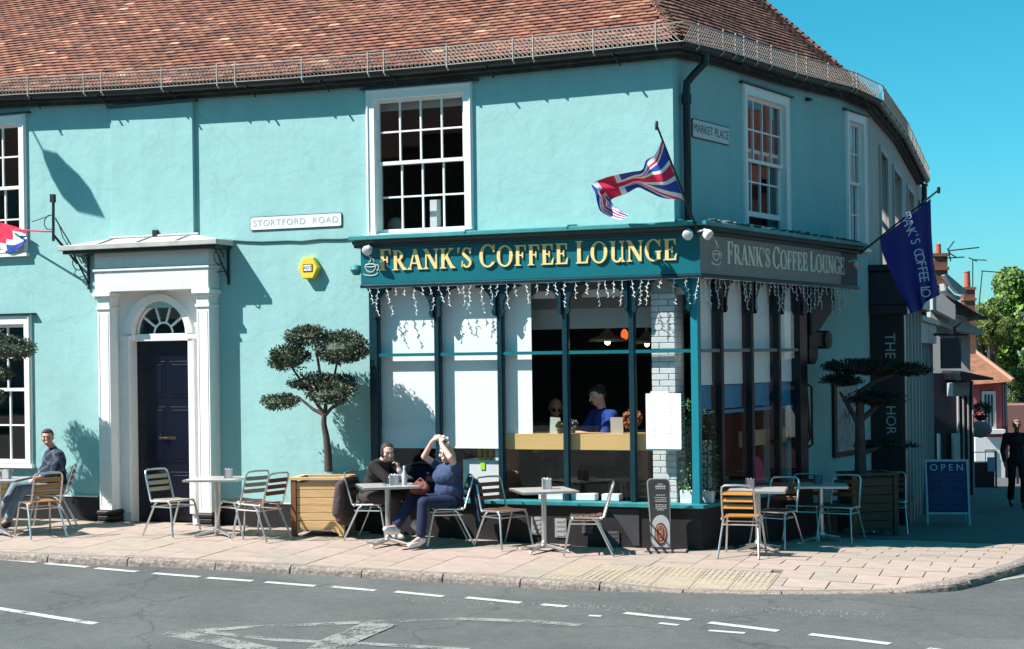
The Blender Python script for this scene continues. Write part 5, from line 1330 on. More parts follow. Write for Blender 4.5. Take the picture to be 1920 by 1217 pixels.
# left edge tree (mostly outside the frame)
Yt = PL3.location.y; q = lambda x, y, d=0: fp(x, y, Yt+d)
TR3 = cloud_tree('cloud pruned tree at the left frame edge in front of the ground floor window', None, q(-35, 880), [q(-35, 880), q(-36, 820), q(-40, 770)], [[q(-40, 775), q(-30, 720), q(0, 665)], [q(-38, 780), q(-20, 730), q(0, 712)], [q(-40, 770), q(-70, 700), q(-80, 640)]],
    [(q(12, 656), (.37, .26, .15)), (q(0, 702, -.05), (.16, .16, .09)), (q(-45, 630, .05), (.34, .26, .15)), (q(-70, 690), (.3, .2, .13)), (q(30, 760, .0) if False else q(-30, 745, .1), (.28, .2, .13))], seed=5)
pr = PL2.location; dd_ = (pr-EYE).dot(FWD); q = lambda x, y, d=0: deep(x, y, dd_+d)
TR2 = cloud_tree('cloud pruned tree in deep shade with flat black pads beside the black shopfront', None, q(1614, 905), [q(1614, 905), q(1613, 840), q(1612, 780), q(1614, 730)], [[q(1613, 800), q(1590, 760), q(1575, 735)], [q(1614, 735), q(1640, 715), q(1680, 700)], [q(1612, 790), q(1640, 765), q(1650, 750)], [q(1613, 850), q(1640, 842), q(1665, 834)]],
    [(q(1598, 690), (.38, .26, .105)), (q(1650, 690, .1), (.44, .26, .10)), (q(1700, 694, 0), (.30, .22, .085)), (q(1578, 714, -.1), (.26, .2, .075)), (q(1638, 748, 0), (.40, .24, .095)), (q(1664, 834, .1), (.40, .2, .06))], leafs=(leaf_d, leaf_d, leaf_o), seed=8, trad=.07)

# ---------------------------------------------------------------- boards on the pavement
p = gp(1240, 1034); th_ = head_rot(0, 1)
t = thing('coffee_board', 'tall narrow rounded chalkboard with a latte art picture by the shop corner', 'sign board', (p.x, p.y, H(p.x, p.y)+.002), rad(10))
def rr(w, h0, h1, r, n=5): return [(-w, h0), (w, h0)]+[(w-r+r*math.cos(a_), h1-r+r*math.sin(a_)) for a_ in [math.pi/2*k/n for k in range(n+1)]]+[(-w+r*math.cos(a_), h1-r+r*math.sin(a_)) for a_ in [math.pi/2+math.pi/2*k/n for k in range(n+1)]]
b = MB(); b.prism(rr(.112, .03, .86, .05), -.012, .012); b.build('board_rim', mat('grey_rim', (.26, .27, .27), .5), t)
b = MB(); b.prism(rr(.10, .04, .85, .045), -.016, -.0125); b.build('chalk_face', mat('chalk_black', (.025, .025, .027), .6, dirt=.3, dscale=9, dcol=(.12, .12, .12)), t)
b = MB(); b.prism([(-.105, .05), (.105, .05), (.105, .30)]+[(.105*math.cos(a_), .30+.13*math.sin(a_)) for a_ in [math.pi*k/12 for k in range(1, 12)]]+[(-.105, .30)], -.020, -.0165); b.build('picture_panel', mat('pale_print', (.40, .41, .42), .5), t)
b = MB(); b.lathe((0, -.021, .205), [(.08, 0), (.08, -.004)], 24, axis='y'); b.v = [(x_*.92, y_, .205+(z_-.205)*1.7) for x_, y_, z_ in b.v]; b.build('coffee_cup_print', mat('coffee_brown', (.17, .045, .025), .5), t)
b = MB(); b.tube([(.055*math.cos(a_), -.026, .205+.105*math.sin(a_)) for a_ in [math.pi*2*k/20 for k in range(20)]], .005, 4, closed=True)
for k in range(3):
    for sg in (-1, 1): b.tube([(0, -.027, .13+k*.045), (sg*.022, -.027, .165+k*.045), (sg*.012, -.027, .20+k*.045)], .004, 4)
b.tube([(0, -.027, .12), (0, -.027, .29)], .003, 4); b.build('latte_art', mat('milk_foam', (.50, .30, .20), .6), t)
chalk = mat('chalk_lettering', (.42, .42, .42), .9)
b = MB(); RR = random.Random(2)
for z, w in ((.79, .03), (.755, .06), (.735, .055), (.66, .05), (.63, .07), (.605, .06), (.585, .065), (.545, .06), (.525, .055), (.505, .06), (.485, .04)):
    x_ = -w
    while x_ < w: l = RR.uniform(.006, .022); b.box(x_, x_+l, -.0185, -.0167, z, z+(.022 if z in (.755,) else .010)); x_ += l+.006
b.build('chalk_writing', chalk, t, kind='stuff')
b = MB(); b.box(-.02, .50, -.10, .12, 0, .03) if False else b.box(-.20, .30, -.09, .13, 0, .022); b.build('foot_slab', mat('pinkish_slab', (.32, .24, .22), .8), t, bevel=.006)

pL, pR = gp(1741, 985), gp(1817, 988); c_ = (pL+pR)/2
dv = (pR-pL); W_ = math.hypot(dv.x, dv.y); depth_ = (c_-EYE).dot(FWD)
cpos = gp(1779, 985); zc_ = H(cpos.x, cpos.y); AK = (cpos-EYE).dot(FWD)/24.6
t = thing('open_board', 'dark blue A-board headed OPEN standing on the shaded footway', 'a-board', (cpos.x, cpos.y, zc_), rad(14))
hw = .325*AK; hh = 1.05*AK
def leaf_board(yb, lean, nm, face=True):
    f_ = bpy.data.objects.new(nm, None); COL.objects.link(f_); f_.parent = t; f_.location = (0, yb, 0); f_.rotation_euler = (lean, 0, 0)
    fm = mat('pale_board_frame', (.50, .55, .62), .5)
    for sg in (-1, 1): b = MB(); b.box(sg*hw-.015, sg*hw+.015, -.015, .015, 0, hh); b.build('frame_stile', fm, f_)
    b = MB(); b.box(-hw+.0155, hw-.0155, -.015, .015, hh-.035, hh); b.box(-hw+.0155, hw-.0155, -.015, .015, .17, .20); b.build('frame_rail', fm, f_)
    b = MB(); b.box(-hw+.0155, hw-.0155, -.008, .008, .2005, hh-.0355); b.build('panel', mat('board_blue', (.008, .014, .10), .5, var=.1), f_)
    return f_
f1 = leaf_board(-.0, rad(-10), 'front_leaf'); f2 = leaf_board(.42, rad(12), 'rear_leaf')
text_obj('O P E N', .15, mat('board_lettering', (.60, .64, .72), .7), f1, (0, -.0095, hh-.13), (rad(90), 0, 0), 'lettering', .0004, sx=1.0)
b = MB(); RR = random.Random(9); z = hh-.24
while z > .24:
    w = RR.choice([.08, .14, .2, .24, .26, .22]); x_ = -w
    while x_ < w: l = RR.uniform(.01, .04); b.box(x_, min(x_+l, w), -.0105, -.0088, z, z+.010); x_ += l+.01
    z -= .036
b.build('small_print', mat('dim_board_print', (.10, .12, .25), .8), f1, kind='stuff')

# ================================================================ people
def blob(prims, voxel, name, M_, parent, smooth_it=3, kind=None):
    b = MB()
    for p in prims:
        if p[0] == 'c':
            _, a, c, r0, r1 = p; a = Vector(a); c = Vector(c); n = max(2, int((c-a).length/(min(r0, r1)*.7))+1)
            b.tube([a.lerp(c, i/n) for i in range(n+1)], [r0+(r1-r0)*i/n for i in range(n+1)], 12); b.ell(a, r0*.995, 0, 12, 8); b.ell(c, r1*.995, 0, 12, 8)
        else:
            _, c, r, *rt = p; b.ell(c, r, 0, 14, 10, rt[0] if rt else None)
    me = bpy.data.meshes.new('t'); me.from_pydata(b.v, [], b.f); bm = bmesh.new(); bm.from_mesh(me); bmesh.ops.recalc_face_normals(bm, faces=bm.faces); bm.to_mesh(me); bm.free()
    o = bpy.data.objects.new(name, me); COL.objects.link(o)
    m1 = o.modifiers.new('r', 'REMESH'); m1.mode = 'VOXEL'; m1.voxel_size = voxel; m1.use_smooth_shade = True
    m2 = o.modifiers.new('s', 'SMOOTH'); m2.iterations = smooth_it; m2.factor = .5
    dg = bpy.context.evaluated_depsgraph_get(); nm = bpy.data.meshes.new_from_object(o.evaluated_get(dg)); o.modifiers.clear(); o.data = nm
    nm.materials.clear(); nm.materials.append(M_)
    for p in nm.polygons: p.use_smooth = True
    o.parent = parent
    return o
skin = mat('skin', (.52, .27, .20), .55, var=.06, vscale=20); skin_pale = mat('fair_skin', (.66, .40, .33), .5, var=.05, vscale=20); skin_dim = mat('skin_ruddy', (.45, .21, .15), .55)
def frame(yaw, pitch=0, roll=0): return Matrix.Rotation(yaw, 3, 'Z') @ Matrix.Rotation(pitch, 3, 'X') @ Matrix.Rotation(roll, 3, 'Y')
def head_prims(c, Rm, k=1.0):
    o = lambda x, y, z: Vector(c)+Rm @ Vector((x, y, z))*k
    return [('e', o(0, -.008, .022), (.074*k, .093*k, .088*k), Rm), ('e', o(0, .018, -.045), (.054*k, .062*k, .062*k), Rm), ('e', o(0, .05, -.086), (.026*k, .022*k, .02*k), Rm),
            ('c', o(0, .090, .012), o(0, .108, -.022), .009*k, .014*k), ('e', o(0, .078, .032), (.05*k, .014*k, .012*k), Rm), ('e', o(0, .086, -.058), (.024*k, .012*k, .012*k), Rm),
            ('e', o(.045, .06, -.02), (.022*k, .022*k, .024*k), Rm), ('e', o(-.045, .06, -.02), (.022*k, .022*k, .024*k), Rm),
            ('e', o(.076, -.005, -.004), (.010*k, .018*k, .030*k), Rm), ('e', o(-.076, -.005, -.004), (.010*k, .018*k, .030*k), Rm)]
def face(c, Rm, parent, k=1.0, smile=False, glasses=False, lip=(.30, .08, .07)):
    o = lambda x, y, z: Vector(c)+Rm @ Vector((x, y, z))*k
    b = MB()
    for sg in (-1, 1): b = MB(); b.ell(o(sg*.032, .078, .010), (.009*k, .007*k, .0045*k), 0, 10, 6, Rm); b.build('eye', mat('eye_dark', (.05, .03, .025), .3), parent, smooth=True)
    b = MB(); n = 6
    for sg in (-1, 1): b.tube([o(sg*.014, .091, .030), o(sg*.032, .09, .037), o(sg*.05, .076, .032)], .003*k, 5)
    b.build('eyebrows', mat('brow_dark', (.06, .03, .02), .9), parent)
    b = MB(); b.tube([o(-.028, .082, -.050 if smile else -.056), o(-.012, .094, -.060), o(.012, .094, -.060), o(.028, .082, -.050 if smile else -.056)], [.003*k, .006*k, .006*k, .003*k], 6)
    b.build('mouth', mat('lips_%d' % int(lip[0]*100), lip, .5), parent)
    if glasses:
        b = MB()
        for sg in (-1, 1): b.ell(o(sg*.034, .093, .012), (.026*k, .006*k, .019*k), 0, 10, 6, Rm)
        b.tube([o(-.07, .02, .018), o(-.06, .085, .018), o(.06, .085, .018), o(.07, .02, .018)], .004*k, 4); b.build('dark_glasses', mat('dark_lens', (.01, .01, .012), .1), parent)
def hand_prims(w, d, palm_n, L_=.175, curl=.5, side=1):
    w = Vector(w); d = Vector(d).normalized(); n = Vector(palm_n); n = (n-d*n.dot(d)).normalized(); s_ = d.cross(n)*side; P = [('c', w, w+d*.03, .025, .026)]
    for k in range(4): P.append(('c', w+d*.025+s_*(.0-.005), w+d*.085+s_*(-.029+.0195*k), .017, .0135))
    for k, l in enumerate((.062, .074, .080, .070)):
        a = w+d*.085+s_*(-.029+.0195*k)
        d1 = (d*math.cos(curl*.7)+n*math.sin(curl*.7)); b_ = a+d1*l*.55; d2 = (d*math.cos(curl*1.7)+n*math.sin(curl*1.7)); P.append(('c', a, b_, .0095, .0085)); P.append(('c', b_, b_+d2*l*.5, .0085, .0068))
    a = w+d*.03+s_*.024; b_ = a+(d*.6+s_*.7+n*.25).normalized()*.042; P.append(('c', a, b_, .013, .0105)); P.append(('c', b_, b_+(d*.85+s_*.2+n*.35).normalized()*.036, .0105, .0085)); return P

def person(label, loc, yaw, J, skinm, top, bottom, shoe, hairf, face_kw={}, group=None, sleeve=1.0, headk=1.0, voxel=.0075, dress=None, hands=True, extra_top=(), legs_bare=False, neckr=.05, tvox=.011):
    """J holds joints in the figure's own space: x to its right, y the way it faces"""
    t = thing('person', label, 'person', loc, yaw, group)
    V = {k: Vector(v) for k, v in J.items() if not k.startswith('_')}
    Rm = frame(*J['_head'])
    sh = (V['shL']+V['shR'])/2
    B = head_prims(V['head'], Rm, headk)+[('c', V['neck'], V['head']+Rm @ Vector((0, -.02, -.05)), neckr, neckr*.95), ('c', V['pelvis'], V['chest'], .095, .10), ('c', V['chest'], V['neck'], .085, .045)]
    for s_ in 'LR':
        B += [('c', V['chest'].lerp(V['neck'], .6), V['sh'+s_], .05, .046), ('c', V['sh'+s_], V['el'+s_], .046, .038), ('c', V['el'+s_], V['wr'+s_], .040, .026),
              ('c', V['pelvis'].lerp(V['hip'+s_], .4), V['hip'+s_], .085, .08), ('c', V['hip'+s_], V['kn'+s_], .075, .052), ('c', V['kn'+s_], V['an'+s_], .056, .036), ('c', V['an'+s_], V['to'+s_], .034, .024)]
        if hands: B += hand_prims(V['wr'+s_], J['_hd'+s_], J['_hn'+s_], curl=J.get('_cu'+s_, .5), side=1 if s_ == 'R' else -1)
    blob(B, voxel, 'body', skinm, t, 2)
    face(V['head'], Rm, t, headk, **face_kw)
    # top
    ch = V['chest']; up_ = (V['neck']-V['pelvis']).normalized(); sx_ = (V['shR']-V['shL']).normalized(); fy = up_.cross(sx_)
    Rt = Matrix((sx_, -fy if fy.y < 0 else fy, up_)).transposed()
    T = [('e', V['pelvis'].lerp(ch, .1)+up_*.03, (.155, .135, .14), Rt), ('e', V['pelvis'].lerp(ch, .55), (.150, .125, .16), Rt), ('e', ch+up_*.02, (.170, .125, .15), Rt), ('c', ch+up_*.08, V['neck']-up_*.02, .115, .062)]
    for s_ in 'LR':
        e = V['sh'+s_].lerp(V['el'+s_], min(1, sleeve*2)); T += [('c', ch.lerp(V['neck'], .62), V['sh'+s_], .078, .072), ('c', V['sh'+s_], e, .070, .060 if sleeve < .5 else .054)]
        if sleeve > .5: T.append(('c', V['el'+s_], V['el'+s_].lerp(V['wr'+s_], (sleeve-.5)*2), .054, .040))
    T += list(extra_top)
    blob(T, tvox, 'top', top, t, 7)
    if bottom:
        P = [('e', V['pelvis'], (.165, .145, .12), None)] if False else [('e', V['pelvis'], (.160, .14, .11))]
        for s_ in 'LR':
            P += [('c', V['pelvis'].lerp(V['hip'+s_], .5), V['hip'+s_], .12, .105), ('c', V['hip'+s_], V['kn'+s_], .098, .070), ('c', V['kn'+s_], V['kn'+s_].lerp(V['an'+s_], .88), .070, J.get('_cuff', .052))]
        blob(P, .011, 'trousers', bottom, t, 7)
    for s_ in 'LR':
        a, c = V['an'+s_], V['to'+s_]; d = (c-a); h = Vector((d.x, d.y, d.z)).normalized()
        blob([('e', a-UP*.035+h*.0, (.045, .05, .045)), ('c', a-UP*.045-h*.03, a-UP*.045+h*.05, .042, .043), ('c', a-UP*.045+h*.04, c-UP*.008, .043, .034)], .009, 'shoe', shoe, t, 2)
    if hairf: hairf(V['head'], Rm, t, headk)
    return t
def hair_short(Mh, vol=1.0, low=0.0):
    def f_(c, Rm, t, k):
        o = lambda x, y, z: Vector(c)+Rm @ Vector((x, y, z))*k
        blob([('e', o(0, -.028, .046), (.080*vol*k, .086*vol*k, .075*vol*k), Rm), ('e', o(0, -.06, -.0), (.068*k, .05*k, .07*k), Rm), ('e', o(0, .03, .084), (.055*k, .045*k, .024*k), Rm), ('e', o(.062, -.01, .025), (.016*k, .03*k, .035*k), Rm), ('e', o(-.062, -.01, .025), (.016*k, .03*k, .035*k), Rm)], .006, 'hair', Mh, t, 1)
    return f_
dkbrown = mat('dark_brown_hair', (.035, .018, .012), .7, var=.3, vscale=60, stretch=(1, 1, .2)); blackhair = mat('black_hair', (.012, .010, .010), .6, var=.3, vscale=60)
blonde = mat('ash_blonde_hair', (.55, .40, .26), .6, var=.25, vscale=50, stretch=(1, 1, .15)); brownhair = mat('mid_brown_hair', (.13, .06, .035), .6, var=.3, vscale=50)
def zflr(o): return o.location.z
denim = mat('pale_denim', (.17, .24, .30), .9, var=.2, vscale=12); darkcloth = mat('black_cloth', (.016, .012, .013), .9, var=.3, vscale=7); navycloth = mat('navy_cloth', (.012, .022, .065), .9, var=.3, vscale=6, bump2=.6, b2scale=14)
navytop = mat('navy_top', (.035, .06, .14), .85, var=.25, vscale=6, bump2=.8, b2scale=16); shoewhite = mat('white_trainer', (.72, .69, .67), .7, var=.06); shoedark = mat('dark_shoe', (.02, .018, .018), .6)
# checked shirt material: woven bands
chk = bpy.data.materials.new('checked_flannel'); chk.use_nodes = True; nt = chk.node_tree; pb = nt.nodes['Principled BSDF']; pb.inputs['Roughness'].default_value = .9
tc = nt.nodes.new('ShaderNodeTexCoord'); prev = None
mps = nt.nodes.new('ShaderNodeMapping'); mps.inputs['Rotation'].default_value = (.25, .5, .3); nt.links.new(tc.outputs['Object'], mps.inputs[0])
for d_ in 'XZ':
    w_ = nt.nodes.new('ShaderNodeTexWave'); w_.wave_type = 'BANDS'; w_.bands_direction = d_; w_.inputs['Scale'].default_value = 2.5; w_.inputs['Distortion'].default_value = 2.2; w_.inputs['Detail Scale'].default_value = 2
    nt.links.new(mps.outputs[0], w_.inputs[0]); r_ = nt.nodes.new('ShaderNodeMapRange'); r_.inputs[1].default_value = .62; r_.inputs[2].default_value = .92; nt.links.new(w_.outputs['Fac'], r_.inputs[0])
    if prev is None: prev = r_
    else:
        mx_ = nt.nodes.new('ShaderNodeMath'); mx_.operation = 'ADD'; nt.links.new(prev.outputs[0], mx_.inputs[0]); nt.links.new(r_.outputs[0], mx_.inputs[1]); prev = mx_
cr = nt.nodes.new('ShaderNodeValToRGB'); cr.color_ramp.elements[0].color = (.008, .012, .03, 1); cr.color_ramp.elements[1].color = (.12, .15, .21, 1); e_ = cr.color_ramp.elements.new(.45); e_.color = (.04, .055, .09, 1)
hf = nt.nodes.new('ShaderNodeMath'); hf.operation = 'MULTIPLY'; hf.inputs[1].default_value = .5; nt.links.new(prev.outputs[0], hf.inputs[0]); nt.links.new(hf.outputs[0], cr.inputs[0]); nt.links.new(cr.outputs[0], pb.inputs['Base Color'])

# man on the left, leaning back, legs stretched under the table
cb = cB.location; yawB = head_rot(-.86, -.50)
J = dict(pelvis=(0, -.08, .54), chest=(0, -.08, .86), neck=(0, -.03, 1.06), head=(0, .04, 1.20), shL=(-.22, -.05, .98), shR=(.22, -.05, .98), elL=(-.31, .02, .74), elR=(.31, .0, .74), wrL=(-.12, .14, .70), wrR=(.16, .16, .68),
         hipL=(-.10, -.02, .52), hipR=(.10, -.02, .52), knL=(-.14, .42, .53), knR=(.13, .44, .56), anL=(-.13, .62, .12), anR=(.12, .70, .12), toL=(-.14, .78, .05), toR=(.13, .86, .06),
         _head=(rad(66), rad(-2), rad(4)), _hdL=(.5, .6, -.2), _hnL=(0, 0, -1), _hdR=(-.5, .6, -.2), _hnR=(0, 0, -1))
J = {k: v for k, v in J.items()}
person('smiling man with short dark hair in a blue checked shirt sitting left of the door', (cb.x, cb.y, cb.z), yawB, J, skin, chk, denim, shoedark, hair_short(dkbrown, 1.03), dict(smile=True), sleeve=.97, extra_top=[('e', (0, .02, .70), (.21, .17, .17)), ('e', (0, -.04, .88), (.22, .15, .17)), ('c', (-.23, -.05, .96), (-.30, .02, .76), .085, .07), ('c', (.23, -.05, .96), (.30, .0, .76), .085, .07)])

# woman in black, elbow on the table, hand at her mouth
cf = cF.location; yawF = head_rot(.92, -.38)
def hair_tied(Mh):
    def f_(c, Rm, t, k):
        o = lambda x, y, z: Vector(c)+Rm @ Vector((x, y, z))*k
        blob([('e', o(0, -.024, .040), (.080*k, .089*k, .080*k), Rm), ('e', o(0, .018, .088), (.05*k, .035*k, .018*k), Rm), ('e', o(.064, -.012, .0), (.022*k, .052*k, .078*k), Rm), ('e', o(-.064, -.012, .0), (.022*k, .052*k, .078*k), Rm), ('e', o(0, -.115, .03), (.04*k, .04*k, .045*k), Rm), ('c', o(0, -.12, .01), o(.01, -.10, -.15), .03*k, .018*k)], .006, 'hair', Mh, t, 1)
    return f_
J = dict(pelvis=(0, -.06, .53), chest=(0, .06, .82), neck=(0, .14, .97), head=(0, .215, 1.085), shL=(-.17, .11, .92), shR=(.17, .10, .92), elL=(-.22, .34, .77), elR=(.20, .30, .77), wrL=(-.01, .37, .86), wrR=(.0, .45, .775),
         hipL=(-.09, 0, .52), hipR=(.09, 0, .52), knL=(-.06, .42, .56), knR=(.14, .40, .52), anL=(.06, .62, .22), anR=(.06, .28, .12), toL=(.07, .75, .14), toR=(.06, .43, .05),
         _head=(rad(-46), rad(-16), 0), _hdL=(.05, -.15, .6), _hnL=(.2, -1, 0), _hdR=(-1, .1, -.05), _hnR=(0, 0, -1), _cuL=1.0, _cuR=.3, _cuff=.045)
W1 = person('woman with tied back hair in black leaning on the table, hand at her mouth', (cf.x, cf.y, cf.z), yawF, J, skin_pale, darkcloth, mat('charcoal_leggings', (.045, .035, .035), .9, var=.2), shoewhite, hair_tied(dkbrown), dict(), sleeve=.80)
b = MB();
blob([('c', J['elR'], J['wrR'], .052, .043), ('c', Vector(J['elL']).lerp(Vector(J['wrL']), .25), J['wrL'], .046, .038), ('c', Vector(J['wrR'])+Vector((-.02, 0, .0)), Vector(J['wrR'])+Vector((.18, -.08, 0)), .042, .05)], .009, 'pale_cuffs', mat('pale_lilac_jersey', (.52, .46, .49), .9, var=.15, vscale=20, bump2=.8, b2scale=25), W1, 2)
# coat hanging over her chair
b_ = blob([('c', (-.2, -.33, .70), (.2, -.33, .70), .05, .05), ('c', (-.16, -.36, .66), (-.16, -.40, .32), .075, .085), ('c', (.0, -.36, .66), (0, -.42, .25), .08, .09), ('c', (.16, -.36, .66), (.16, -.40, .34), .075, .08)], .014, 'hanging_coat', mat('plum_grey_coat', (.07, .05, .055), .95, var=.3, vscale=6, bump2=1, b2scale=9), None, 3)
b_.location = cf; b_.rotation_euler = (0, 0, cF.rotation_euler[2]); tag(b_, 'grey brown coat hanging over the back of the chair of the woman in black', 'coat')

# woman in navy, both arms raised to her hair
cg = cG.location; yawG = head_rot(-.80, -.60)
def hair_long(Mh):
    def f_(c, Rm, t, k):
        o = lambda x, y, z: Vector(c)+Rm @ Vector((x, y, z))*k
        blob([('e', o(0, -.03, .036), (.086*k, .092*k, .086*k), Rm), ('e', o(0, .03, .08), (.06*k, .05*k, .03*k), Rm), ('c', o(0, -.09, .0), o(.02, -.14, -.16), .065*k, .05*k), ('c', o(.05, -.06, -.02), o(.09, -.10, -.20), .04*k, .02*k), ('c', o(-.05, -.07, -.02), o(-.06, -.13, -.20), .04*k, .02*k), ('e', o(0, -.02, .12), (.05*k, .05*k, .04*k), Rm)], .007, 'hair', Mh, t, 1)
    return f_
J = dict(pelvis=(0, -.09, .51), chest=(0, -.05, .80), neck=(0, -.03, .975), head=(0, .0, 1.105), shL=(-.18, -.03, .93), shR=(.18, -.03, .93), elL=(-.27, .12, 1.07), elR=(.25, .15, 1.06), wrL=(-.08, .12, 1.23), wrR=(.09, .14, 1.25),
         hipL=(-.10, 0, .52), hipR=(.10, 0, .52), knL=(-.12, .42, .54), knR=(.12, .42, .56), anL=(-.12, .46, .12), anR=(.04, .72, .25), toL=(-.13, .62, .05), toR=(.02, .87, .25),
         _head=(rad(30), rad(-6), 0), _hdL=(.45, -.35, .5), _hnL=(.1, -1, -.3), _hdR=(-.45, -.35, .5), _hnR=(-.1, -1, -.3), _cuL=.8, _cuR=.8, _cuff=.065)
W2 = person('blonde woman in a navy dress holding both arms up to her hair', (cg.x, cg.y, cg.z), yawG, J, skin_pale, navytop, navycloth, shoewhite, hair_long(blonde), dict(), sleeve=.17, extra_top=[('e', (0, -.04, .66), (.20, .17, .16)), ('e', (0, .01, .82), (.19, .15, .13))])
b = MB()
RR = random.Random(3); pts = [(-.07, .02, 1.22), (-.03, .0, 1.28), (.02, .02, 1.30), (.06, .02, 1.25), (0, .05, 1.23), (.1, .04, 1.28)]
blob([('e', p, (.034, .03, .03)) for p in pts], .009, 'white_hair_wrap', mat('white_fabric', (.74, .74, .74), .9, bump2=1, b2scale=30), W2, 1)
# handbag on her lap
hb = blob([('e', (0, 0, .07), (.13, .06, .08)), ('e', (.05, .02, .06), (.10, .06, .07)), ('c', (-.08, 0, .13), (0, 0, .19), .012, .012), ('c', (0, 0, .19), (.08, 0, .13), .012, .012)], .008, 'handbag', mat('red_brown_leather', (.17, .035, .025), .5, var=.3, vscale=14, bump2=1, b2scale=20), None, 1)
R2 = Matrix.Rotation(yawG, 3, 'Z'); pz = Vector(cg)+R2 @ Vector((.02, .36, .63)); hb.location = pz; hb.rotation_euler = (0, 0, yawG+.4); tag(hb, 'slouchy red brown leather handbag on the lap of the blonde woman', 'handbag')
jk = blob([('c', (-.18, -.33, .76), (.18, -.33, .76), .045, .045), ('c', (-.13, -.36, .70), (-.12, -.42, .30), .06, .06), ('c', (.02, -.37, .70), (.06, -.42, .18), .06, .045), ('c', (.15, -.35, .70), (.15, -.40, .34), .055, .055)], .014, 'denim_jacket', mat('dark_denim', (.02, .035, .075), .9, var=.5, vscale=5, bump2=1, b2scale=9, dirt=.4, dscale=5, dcol=(.14, .2, .26)), None, 3)
jk.location = cg; jk.rotation_euler = (0, 0, cG.rotation_euler[2]); tag(jk, 'dark denim jacket hanging from the chair of the blonde woman', 'jacket')

# walker far down the shaded footway
wp = gp(1908, 952)
J = dict(pelvis=(0, 0, .95), chest=(0, .0, 1.28), neck=(0, .03, 1.50), head=(0, .05, 1.64), shL=(-.2, 0, 1.43), shR=(.2, 0, 1.43), elL=(-.27, -.06, 1.14), elR=(.27, -.03, 1.14), wrL=(-.26, .06, .92), wrR=(.25, .10, .92),
         hipL=(-.1, 0, .92), hipR=(.1, 0, .92), knL=(-.11, .16, .52), knR=(.1, -.04, .5), anL=(-.1, .20, .11), anR=(.1, -.28, .15), toL=(-.1, .38, .05), toR=(.1, -.13, .05),
         _head=(0, 0, 0), _hdL=(0, .2, -1), _hnL=(1, 0, 0), _hdR=(0, .2, -1), _hnR=(-1, 0, 0), _cuff=.07)
person('distant person in dark clothes walking down the shaded street at the right edge', wp, head_rot(-.2, -1), J, skin_dim, darkcloth, darkcloth, shoedark, hair_short(mat('grey_hair', (.2, .19, .19), .8), 1.0), {}, sleeve=.97, voxel=.012, hands=True)

# ================================================================ inside the cafe
YG = -DJ+.045                                                      # glass plane
def blind(nm, label, x0, x1, z0, Y):
    b = MB(); n = 6
    b.box(x0, x1, Y, Y+.004, z0, ZF0-.02); b.box(x0, x1, Y-.006, Y+.01, z0-.015, z0+.01); o = b.build(nm, blindm); tag(o, label, 'blind', 'white roller blinds in the shop window'); return o
YB = YG+.085
bx_ = lambda x: fp(x, 750, YB).x
zb1 = fxz(760, 838, YB)[1]
blind('roller_blind', 'white roller blind in the first window bay, with tree shadow on it', bx_(706), bx_(817), zb1, YB)
blind('roller_blind', 'white roller blind in the second window bay from the left', bx_(826), bx_(935), zb1+.005, YB)
blind('roller_blind', 'white roller blind filling the left part of the third window bay', bx_(944), bx_(998), zb1, YB)
# Market Place side blinds, arched hems
b = MB(); sB = -DJ-SOF+.13
es_ = [CB.dot(SD)+.10]+posts_s
for i, (a, c) in enumerate(zip(es_, es_[1:])):
    b = MB(); b.box(a+.02, c-.04, sB, sB+.004, 2.02, ZF0-.03); b.box(a+.02, c-.04, sB-.006, sB+.01, 2.0, 2.025)
    t = b.build('roller_blind', mat('grey_white_blind', (.85, .86, .85), .9, var=.03, vscale=4), rotz=SIDE_ROT); tag(t, ['white blind behind the first narrow pane beside the bright corner post', 'white blind behind the second pane of the Market Place window', 'white blind behind the third pane of the Market Place window', 'white blind behind the last pane of the Market Place window'][i], 'blind')
b = MB(); b.box(.15, S_BAY-.2, -.17, -.14, 1.70, 1.99); b.box(.15, S_BAY-.2, -.2, -.14, 1.64, 1.68); tag(b.build('pelmet', mat('blue_pelmet', (.02, .24, .42), .7, var=.2), rotz=SIDE_ROT), 'blue board hanging across the Market Place window below the blinds', 'board')  # plain blue strip across the side window
# brick pier at the corner, painted white, brick by brick
t = thing('brick_pier', 'white painted brick pier behind the glass near the shop corner', 'pier', (-.31, .0, .12))
brk = mat('white_painted_brick', (.60, .62, .62), .8, var=.06, vscale=12, bump=.4, bscale=40)
w_ = .30; z = 0; r_ = 0
core = MB(); core.box(.012, w_-.012, .012, .44, 0, 3.2); core.build('mortar_core', mat('painted_mortar', (.40, .42, .42), .9), t)
while z < 2.95:
    xs2 = [0, .215, w_] if r_ % 2 == 0 else [0, .10, w_]
    for a, c in zip(xs2, xs2[1:]):
        b = MB(); b.box(a+.004, c-.004, -(rs()*.004), .11, z+.004, z+.071); b.build('brick', brk, t, bevel=.004)
    b = MB(); b.box(w_-.105, w_+rs()*.004, .115, .335, z+.004, z+.071); b.build('brick', brk, t)
    z += .075; r_ += 1
